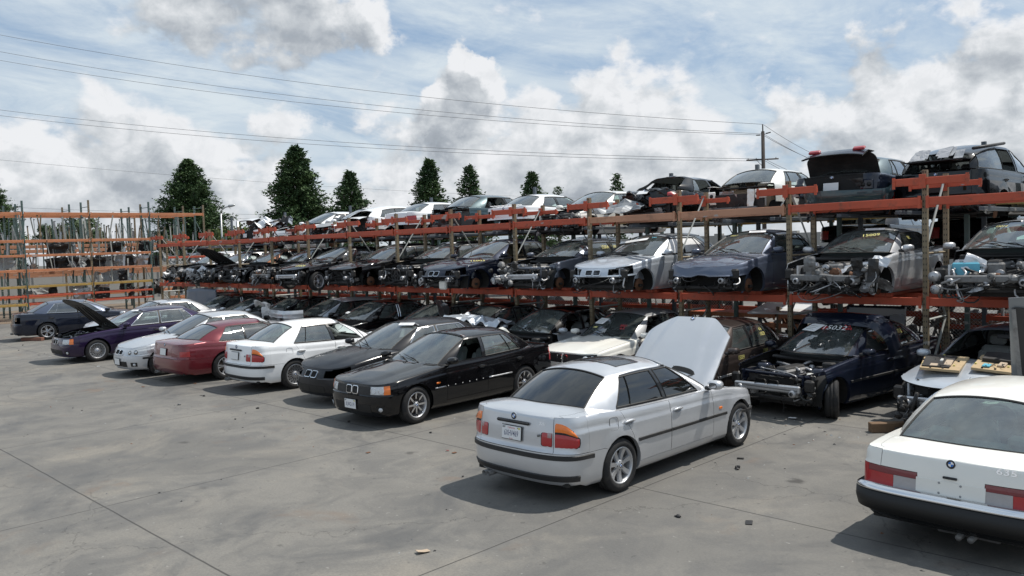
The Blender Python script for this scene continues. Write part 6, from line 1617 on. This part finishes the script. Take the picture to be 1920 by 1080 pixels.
mb.prism([(0, 0), (1.25, 0), (1.35, .2), (1.30, 1.0), (1.15, 1.22), (.1, 1.25)], 0, .03, P['grey'], None, 'xz'); mb.prism([(.08, .08), (1.2, .08), (1.22, .95), (.15, 1.12)], -.03, -.002, M['plastic'], None, 'xz')
for a in (.25, .55, .85): mb.prism([(a, .15), (a + .2, .15), (a + .2, .9), (a, .9)], -.045, -.031, M['well'], None, 'xz')
mb.prism([(.08, .10), (.14, .10), (.17, 1.1), (.12, 1.1)], -.05, -.031, M['castmetal'], None, 'xz')
o = mb.build('loose_hood', None, (-3.0, 12.75, .75)); o.rotation_euler = (radians(8), radians(-6), radians(10)); tag(o, 'dark hood leaning upright at the right edge with its lining showing', 'hood')
mb = MB(); mb.box((0, 0, .42), (1.15, .06, .84), P['navy'], None, .02); mb.box((.42, -.034, .50), (.28, .006, .34), M['tape'])
o = mb.build('taped_panel', None, (-6.45, 17.0, .62)); o.rotation_euler = (radians(-6), 0, radians(6)); tag(o, 'dark blue panel with grey tape stood up behind the blue wreck', 'body panel')
mb = MB(); vs = [(-.75, -.5, 0), (.75, -.45, .02), (.62, .45, .22), (-.5, .42, .24), (-.72, -.5, -.03), (.72, -.45, -.01), (.6, .43, .19), (-.48, .40, .21)]
mb.add(vs, [(0, 1, 2, 3), (7, 6, 5, 4), (0, 4, 5, 1), (1, 5, 6, 2), (2, 6, 7, 3), (3, 7, 4, 0)], P['white']); tag(mb.build('loose_hood', None, (-8.95, 18.2, 1.16), .1), 'white hood lying flat on the low orange shelf', 'hood')
# wooden blocks, axle stand
M['wood'] = mat('old_timber', (.16, .10, .06), .85, 0, 0, .35, 9, .4, 30, .3, .4, (.06, .05, .04))
mb = MB(); mb.box((0, 0, .07), (.55, .14, .14), M['wood'], None, .008); tag(mb.build('wood_block', None, (-4.50, 12.35, 0), radians(42)), 'square wooden block on the concrete beside the rusty jack', 'wood block')
mb = MB(); mb.box((0, 0, .06), (.95, .16, .12), mat('reddish_timber', (.20, .09, .06), .85, 0, 0, .3, 9), None, .01); tag(mb.build('wood_block', None, (-33.9, 8.95, 0), radians(28)), 'reddish timber block under the rear of the far blue sedan', 'wood block')
mb = MB(); rs = random.Random(3); mb.box((0, 0, .05), (.5, .12, .10), M['greasy'], None, .02); mb.tube([(-.1, 0, .1), (0, 0, .45), (.05, 0, .62)], .03, M['greasy'], 8); mb.tube([(.1, .05, .08), (.05, .02, .5)], .02, M['greasy'], 8); mb.lathe([(.02, 0), (.09, 0), (.10, .04), (.02, .05)], M['greasy'], 14, Matrix.Translation((.05, -.05, .26)), 'y'); mb.tube([(.1, -.1, .05), (.55, -.25, .04)], .018, M['metal'], 6)
for i in range(14): lump(mb, (rs.uniform(-.2, .25), rs.uniform(-.12, .12), rs.uniform(.05, .5)), rs.uniform(.03, .07), M['greasy'], rs)
tag(mb.build('axle_parts', None, (-4.15, 12.35, 0), radians(30)), 'greasy black suspension leg lying beside the square wooden block', 'suspension leg')
# bits on the concrete
litter(1383, 879, 'lump', 'black scrap on the concrete below the silver sedan front wheel', .09); litter(793, 1036, 'flat', 'pale dry leaf near the bottom of the yard', .13, 'seattan'); litter(1272, 970, 'lump', 'small dark twig right of the silver sedan rear wheel', .06)
litter(839, 846, 'flat', 'tiny red shard left of the silver sedan', .045, 'red'); litter(808, 812, 'lump', 'dark chip left of the silver sedan bumper', .05); litter(1486, 786, 'flat', 'white scrap on the concrete under the blue wreck', .12, 'paper')
litter(1570, 772, 'lump', 'black crumb in front of the blue wreck wheel', .07); litter(868, 894, 'lump', 'black pebble of plastic below the silver sedan exhaust', .03)

rq = random.Random(9)
for q in range(46):
    litter(rq.uniform(60, 1880), 0, 'lump', '', .04) if False else None
    x, y = rq.uniform(-34, -1.5), rq.choice((rq.gauss(7.4, .6), rq.gauss(12.4, .5), rq.uniform(3.5, 12)))
    if any(abs(x - cx) < 1.1 and y > 6.6 for cx in (-2.3, -6.6)) or y < 6.6: continue
    mb = MB(); z = rq.uniform(.015, .04)
    if q % 3 == 0: sheet(mb, (0, 0, .008), z * 3, z * 2, rq.choice((M['seat'], M['plastic'], M['plastic'], M['rust'])), rq, .008, Matrix.Identity(3), 3)
    else: lump(mb, (0, 0, z * .4), z, rq.choice((M['plastic'], M['greasy'], M['castmetal'])), rq, (1, .7, .5), 5)
    tag(mb.build('scrap_piece', None, (x, y, 0), rq.uniform(0, 6)), 'tiny loose chip of car debris scattered on the concrete', 'scrap piece', 'tiny debris chips scattered over the concrete', 'thing')
# ---------------------------------------------------------------- cars on the middle shelf (front to back order right to left)
ZM, ZT = 1.68, 3.12
DF = ('hood', 'bumperf', 'nose', 'lampf')
def mid(i, lab, sp, pnt, y=None, dx=0.0, **k):
    n = sp['WB'] + sp['FO']; yy = (13.95 if y is None else y) + n
    k.setdefault('no_wheels', True); k.setdefault('rear', 'plain'); k.setdefault('moulding', False); k.setdefault('seed', 40 + i)
    return make_car('wrecked_car', lab, 'car', sp, pnt, (-3.65 - 2.5 * i + dx, yy, ZM), S_ + radians(k.pop('yaw', 0)), **k)
r, s = mid(0, 'silver wreck at the right end of the middle shelf, its torn nose hanging out', E46, 'silver', drop=DF + ('fender', 'mirror_left'), guts=3, front=None, glass_='g_green')
sticker(r, s, 2.62, .90, 1, (.36, .10), 'paper'); mark_glass(r, s, 2.6, .72, -1, '15014', .10, M['yellow'])
mb = MB(); mb.box((3.15, -.35, .62), (.05, .40, .24), M['cyan'], None, .03); mb.build('washer_tank', r)
r, s = mid(1, 'silver coupe with smashed nose and 15009 written on its windshield', E36C, 'silver', drop=DF, guts=3, front=None, glass_='g_green', glass_side='g_blue', dx=-.05)
sticker(r, s, 2.75, .90, 1, (.34, .10), 'paper'); mark_glass(r, s, 2.72, .62, 1, '15009', .16, M['yellow'], rot=.15); mark_glass(r, s, 1.80, .6, 1, '1502', .10, M['yellow'])
r, s = mid(2, 'blue grey sedan with buckled hood and white film over its front door window', E46, 'bluegrey', drop=('bumperf', 'lampf'), guts=1, front=None, crumple=((2.9, 3.7, .14, 3.0),), y=13.85, wl=None, glass_side=None)
sticker(r, s, 2.6, .90, 1, (.34, .10), 'paper'); mark_glass(r, s, 2.6, .72, -1, '15017', .10, M['yellow'])
r, s = mid(3, 'light silver sedan with both grilles, no bumper, white film on its side windows', E46, 'silverblue', drop=('bumperf', 'lampf', 'wiper'), guts=1, front='e46', glass_side='film', y=13.7)
sticker(r, s, 2.75, .62, -1, (.75, .12), 'paper', 'paper_strip', .25); mark_glass(r, s, 2.5, .8, 1, '504', .09, M['cyan'])
mb = MB(); rs = random.Random(2); 
for q in range(6): hose(mb, (2.3 + rs.uniform(0, .3), rs.uniform(-.6, -.1), .97), (2.3 + rs.uniform(0, .3), rs.uniform(.0, .5), .97), .016, M['plastic'], rs, .12)
mb.build('wiper_linkage', r)
r, s = mid(4, 'slate blue coupe without bumper or hood, 15004 on its side window', E46C, 'slate', drop=DF, guts=2, front=None, glass_side='g_dusty')
mark_glass(r, s, 1.72, .5, 1, '15004', .15, M['yellow']); mark_glass(r, s, 1.32, .5, 1, '15004', .12, M['yellow']); sticker(r, s, 2.7, .9, 1, (.3, .08), 'paper')
mb = MB(); rs = random.Random(12)
for q in range(26): lump(mb, (3.2 + rs.uniform(-.15, .35), rs.uniform(-.95, -.1), rs.uniform(.30, .80)), rs.uniform(.04, .10), rs.choice((M['castmetal'], M['castmetal'], M['metal'], M['greasy'])), rs)
for q in range(8): hose(mb, (3.1, rs.uniform(-.9, -.1), .6), (3.5, rs.uniform(-1.0, -.2), .5), .02, M['metal'], rs, .2)
mb.build('engine_block', r)
r, s = mid(5, 'dark navy sedan with both chrome grilles, an open door gap and 15003 on its fender', E39, 'navy', drop=('bumperf', 'lampf', 'doorf_left', 'wf1', 'wiper'), guts=1, front='e39', y=13.35, seatm='seattan', dx=.1)
mark_glass(r, s, s.u_of_x(2.75), 1.12, 1, '15003', .20, M['yellow'], gfun=False, lift=.02)
mb = MB(); mb.box((3.45, .18, .30), (.10, .26, .22), M['white_plastic'], None, .03); mb.build('washer_tank', r)
r, s = mid(6, 'black sedan with a green tinged windshield left of the navy one', E39, 'black', drop=DF, guts=1, front=None, glass_='g_green', lod=.7); sticker(r, s, 2.6, .9, 1, (.3, .09), 'paper')
r, s = mid(7, 'black wagon with a torn nose on the middle shelf', WAGON, 'black', drop=('bumperf', 'lampf', 'nose'), guts=1, front=None, lod=.7, y=13.75)
r, s = mid(8, 'black sedan on the shelf with one alloy wheel hanging over the beam', E46, 'black', drop=('bumperf', 'lampf', 'nose', 'wheel_fr'), guts=2, front=None, wl={'fl': 'five'}, y=13.5, steer=.2, lod=.7); mark_glass(r, s, 2.3, 1.4, 1, '15026', .2, M['yellow'], gfun=False)
r, s = mid(9, 'black wreck with a bare black wheel rim over the beam', E46, 'black', drop=DF, guts=3, front=None, wl={'fl': 'steel'}, lod=.7, steer=.1); sticker(r, s, 2.6, .9, 1, (.3, .09), 'paper')
r, s = mid(10, 'copper edged black wreck missing its front door', E46, 'black', drop=DF + ('doorf_left', 'wf1', 'fender'), guts=1, front=None, roofpaint='copper', lod=.7); sticker(r, s, 2.6, .9, 1, (.3, .09), 'paper')
r, s = mid(11, 'black nosed wreck with its black hood raised high on the middle shelf', E46, 'silver', drop=('bumperf', 'nose', 'lampf', 'doorf_left', 'wf1'), guts=3, front=None, open_hood=radians(40), hoodpaint='black', fenderpaint='black', lod=.7)
r, s = mid(12, 'dark nosed white wreck at the left end of the middle shelf', E46, 'white', drop=DF, guts=3, front=None, fenderpaint='black', lod=.7); sticker(r, s, 2.6, .9, 1, (.3, .09), 'paper')
mb = MB(); sheet(mb, (0, 0, 0), .7, .28, M['plastic'], random.Random(77), .08, Matrix.Rotation(1.2, 3, 'Y'), 7); o = mb.build('torn_liner', None, (-32.4, 14.6, 1.75), .3); tag(o, 'torn black plastic liner hanging from the middle shelf', 'liner')
SUVS = spec(**{**SUV, **dict(WB=2.45, W=1.82, FO=.7)})
# ---------------------------------------------------------------- cars on the top shelf
def top(x, lab, sp, pnt, rear_=True, y=16.4, z=ZT, **k):
    k.setdefault('no_wheels', True); k.setdefault('rear', 'plain'); k.setdefault('moulding', False); k.setdefault('seed', int(abs(x) * 10)); k.setdefault('front', None)
    n = sp['RO'] if rear_ else sp['WB'] + sp['FO']
    return make_car('wrecked_car', lab, 'car', sp, pnt, (x, y + n, z), (N_ if rear_ else S_) + radians(k.pop('yaw', 0)), **k)
r, s = top(-5.25, 'black off road wagon with its rear glass gone and tape over the frame', SUVS, 'black', y=17.0, z=2.92, rear='none', drop=('rear_window', 'wr-1', 'exhaust'), guts_rear=False, crumple=(), yaw=-4, rails=False, seatm='seatdark')
rs = random.Random(6)
for q in range(7):
    mb = MB(); sheet(mb, tuple(s.G(rs.uniform(.0, .9), rs.uniform(.70, .98), rs.choice((-1, 1))) + Vector((-.03, 0, .02))), rs.uniform(.18, .40), rs.uniform(.14, .32), M['tape'], rs, .02, Matrix.Rotation(-.7, 3, 'Y'), 5); mb.build('tape', r)
mb = MB(); p = s.S(.80, .62, 1); mb.box(p, (.06, .10, .34), M['red'], None, .02); mb.build('taillight', r)
mb = MB(); T = frame_T(s.S(0, .62) + Vector((-.02, 0, 0)), Vector((-1, 0, 0)), Vector((0, 0, 1))); mb.box((0, 0, 0), (.34, .12, .02), M['plastic'], T, .01); mb.build('plate_recess', r)
mb = MB(); mb.tube([s.G(1.1, 1.0, -1) + Vector((-.35, -.05, .05)), s.G(1.4, 1.0, -1) + Vector((0, -.08, .06))], .03, M['plastic'], 6); mb.build('roof_rail', r)
r, s = top(-6.95, 'dark blue sedan with its trunk lid wide open showing red lamps', E39, 'navy', y=16.1, open_trunk=radians(62), rear='none', drop=('bumperr',), guts_rear=True, roofpaint='teal')
mb = MB(); 
for sg in (-1, 1):
    c = Matrix.Translation((s.sp['xgbe'], 0, .98)) @ Matrix.Rotation(radians(62), 4, 'Y') @ Matrix.Translation((-s.sp['xgbe'], 0, -.98)); mb.box((-1.05, sg * .45, .90), (.06, .24, .11), M['red'], c, .02)
mb.build('lid_lamp', r)
arc_skin('bumper_skin', 'dark blue bumper skin tilted below the open trunk on the top shelf', 'bumper', (-6.5, 16.0, 3.62), radians(-60), 1.6, .6, .36, 'teal', 9, radians(25), .02, False)
r, s = top(-9.35, 'white sedan with holes where its tail lamps were on the top shelf', E46, 'cream', y=16.5, drop=('bumperr', 'lampr', 'tail', 'trunk'), guts_rear=True, roofpaint='cream', seatm='seattan')
r, s = top(-11.7, 'black crushed wreck with its rear glass gone beside the white sedan', E46, 'black', y=16.4, drop=('rear_window', 'bumperr', 'wq1', 'wr-1', 'wf-1'), guts_rear=True, crumple=((.9, -1.0, .22, 6.0),), roofpaint='black')
mb = MB(); sheet(mb, (0, 0, 0), 1.4, .9, P['grey'], random.Random(15), .09, Matrix.Rotation(.25, 3, 'X'), 9); tag(mb.build('crumpled_sheet', None, (-12.1, 15.9, 3.72), .3), 'crumpled grey metal panel hanging below the crushed black wreck', 'body panel')
r, s = top(-14.3, 'white car facing out with no hood at the middle of the top shelf', E36, 'cream', rear_=False, y=15.9, z=2.98, drop=('hood', 'bumperf', 'lampf', 'nose'), guts=1, lod=.7, glass_='g_green')
r, s = top(-16.75, 'white coupe with ribbed trunk next to the dark teal coupe', E36C, 'white', y=16.6, lod=.7, rear='plain', plate_rear=False, drop=('bumperr', 'lampr'), z=3.08)
mb = MB(); 
for q in range(7): mb.box((-.8, -.45 + q * .15, 1.0), (.40, .03, .02), M['alloy'], None, .006)
mb.build('trunk_rack', r)
r, s = top(-19.3, 'dark teal coupe without tail lamps on the top shelf', E39, 'teal', y=16.5, lod=.7, drop=('bumperr', 'lampr', 'tail', 'trunk', 'wq-1', 'wr-1'), guts_rear=True, z=3.15)
r, s = top(-21.55, 'white coupe with a thin red tail light on the top shelf', E46C, 'white', y=16.4, lod=.7, drop=('bumperr',), z=3.12)
r, s = top(-23.6, 'white wreck with its dark hood and lid folded up on the top shelf', HATCH, 'white', y=16.3, lod=.7, open_trunk=radians(70), drop=('bumperr', 'rear_window'), guts_rear=True, z=3.05)
r, s = top(-25.6, 'white hatchback facing out with a grey hood on the top shelf', HATCH, 'white', rear_=False, y=15.9, z=3.08, lod=.7, hoodpaint='greyroof', drop=('bumperf', 'lampf', 'nose'), guts=1)
r, s = top(-28.6, 'white wagon facing out behind the crumpled black and white metal', WAGON, 'white', rear_=False, y=16.2, z=3.1, lod=.7, drop=('bumperf', 'lampf', 'hood'), guts=1)
mb = MB(); sheet(mb, (0, 0, 0), 1.5, .9, P['silver'], random.Random(25), .16, Matrix.Rotation(.25, 3, 'X'), 10); sheet(mb, (.5, -.1, .0), .9, .7, M['greasy'], random.Random(26), .15, Matrix.Rotation(.4, 3, 'X'), 8); sheet(mb, (0, 0, -.18), 1.6, .8, M['plastic'], random.Random(27), .05, Matrix.Rotation(.05, 3, 'X'), 6)
tag(mb.build('crumpled_metal', None, (-27.9, 15.5, 4.06), .3), 'crumpled silver and black body metal on the top shelf at the left', 'body panel')
r, s = top(-31.3, 'white convertible wreck with its lid open at the left of the top shelf', E36C, 'white', y=16.2, z=2.95, lod=.7, open_trunk=radians(65), drop=('bumperr', 'roof', 'lampr'), guts_rear=True)
# right edge: black wheel and body on the top shelf
r, s = top(-2.5, 'black car mostly outside the right edge of the top shelf', E39, 'black', y=15.4, z=3.15, lod=.6, drop=('bumperr',), guts_rear=True)
# ---- dark bodies stored on the racks behind
for i, (x, y, z, sp, pn, lab) in enumerate(((-5.6, 20.2, 2.0, SUV, 'black', 'black off road body stored behind the silver coupe'), (-8.3, 20.3, 2.15, E39, 'black', 'black trunk end behind the blue grey sedan'), (-11.6, 20.4, 1.75, E46, 'white', 'white body stored behind the silver sedan'), (-14.6, 20.4, 1.75, E46, 'dullblack', 'dull black body stored behind the slate coupe'),
        (-18.0, 20.4, 1.75, E39, 'navy', 'navy body stored behind the navy sedan'), (-21.5, 20.4, 1.75, E46, 'black', 'black body stored behind the black wagon'), (-25.0, 20.4, 1.75, E39, 'slate', 'slate body stored behind the middle shelf at the left'), (-29.0, 20.4, 1.75, E46, 'white', 'white body stored behind the left end of the shelf'), (-2.6, 20.4, 1.9, E39, 'black', 'black body stored at the right behind the torn silver nose'))):
    make_car('wrecked_car', lab, 'car', sp, pn, (x, y + sp['RO'], z), N_, lod=.45, no_wheels=True, rear='plain', front=None, moulding=False, seed=70 + i, drop=('bumperr', 'bumperf', 'mirror', 'exhaust') + (('rear_window',) if i % 2 else ()))
# ---- heaps of engines and gearboxes on the ground behind the fence
for i, (x, y, w, lab) in enumerate(((-9.6, 20.4, 2.4, 'heap of greasy engines behind the low orange shelf'), (-12.6, 20.6, 2.0, 'heap of gearboxes behind the off white sedan'), (-15.8, 20.6, 2.2, 'heap of dark parts behind the chain link fence'), (-19.2, 20.6, 2.2, 'heap of dark parts left of the fence'), (-6.0, 20.6, 2.4, 'heap of rusty parts behind the blue wreck'), (-3.2, 20.6, 2.4, 'heap of rusty parts behind the right fence'), (-23.0, 20.6, 2.4, 'heap of engine parts behind the black sedans'), (-27.0, 20.4, 2.4, 'heap of engine parts under the left shelf'))):
    rs = random.Random(100 + i); mb = MB()
    for q in range(46): lump(mb, (rs.uniform(-w / 2, w / 2), rs.uniform(-.4, .4), rs.uniform(.1, 1.35)), rs.uniform(.07, .2), rs.choice((M['greasy'], M['castmetal'], M['metal'], M['plastic'], M['rust'])), rs)
    for q in range(26): hose(mb, (rs.uniform(-w / 2, w / 2), rs.uniform(-.5, .3), rs.uniform(.1, 1.4)), (rs.uniform(-w / 2, w / 2), rs.uniform(-.5, .3), rs.uniform(.1, 1.5)), rs.choice((.01, .02, .035)), rs.choice((M['greasy'], M['metal'], M['rust'], M['castmetal'])), rs, .4)
    tag(mb.build('engine_parts', None, (x, y, 0)), lab, 'engine parts')
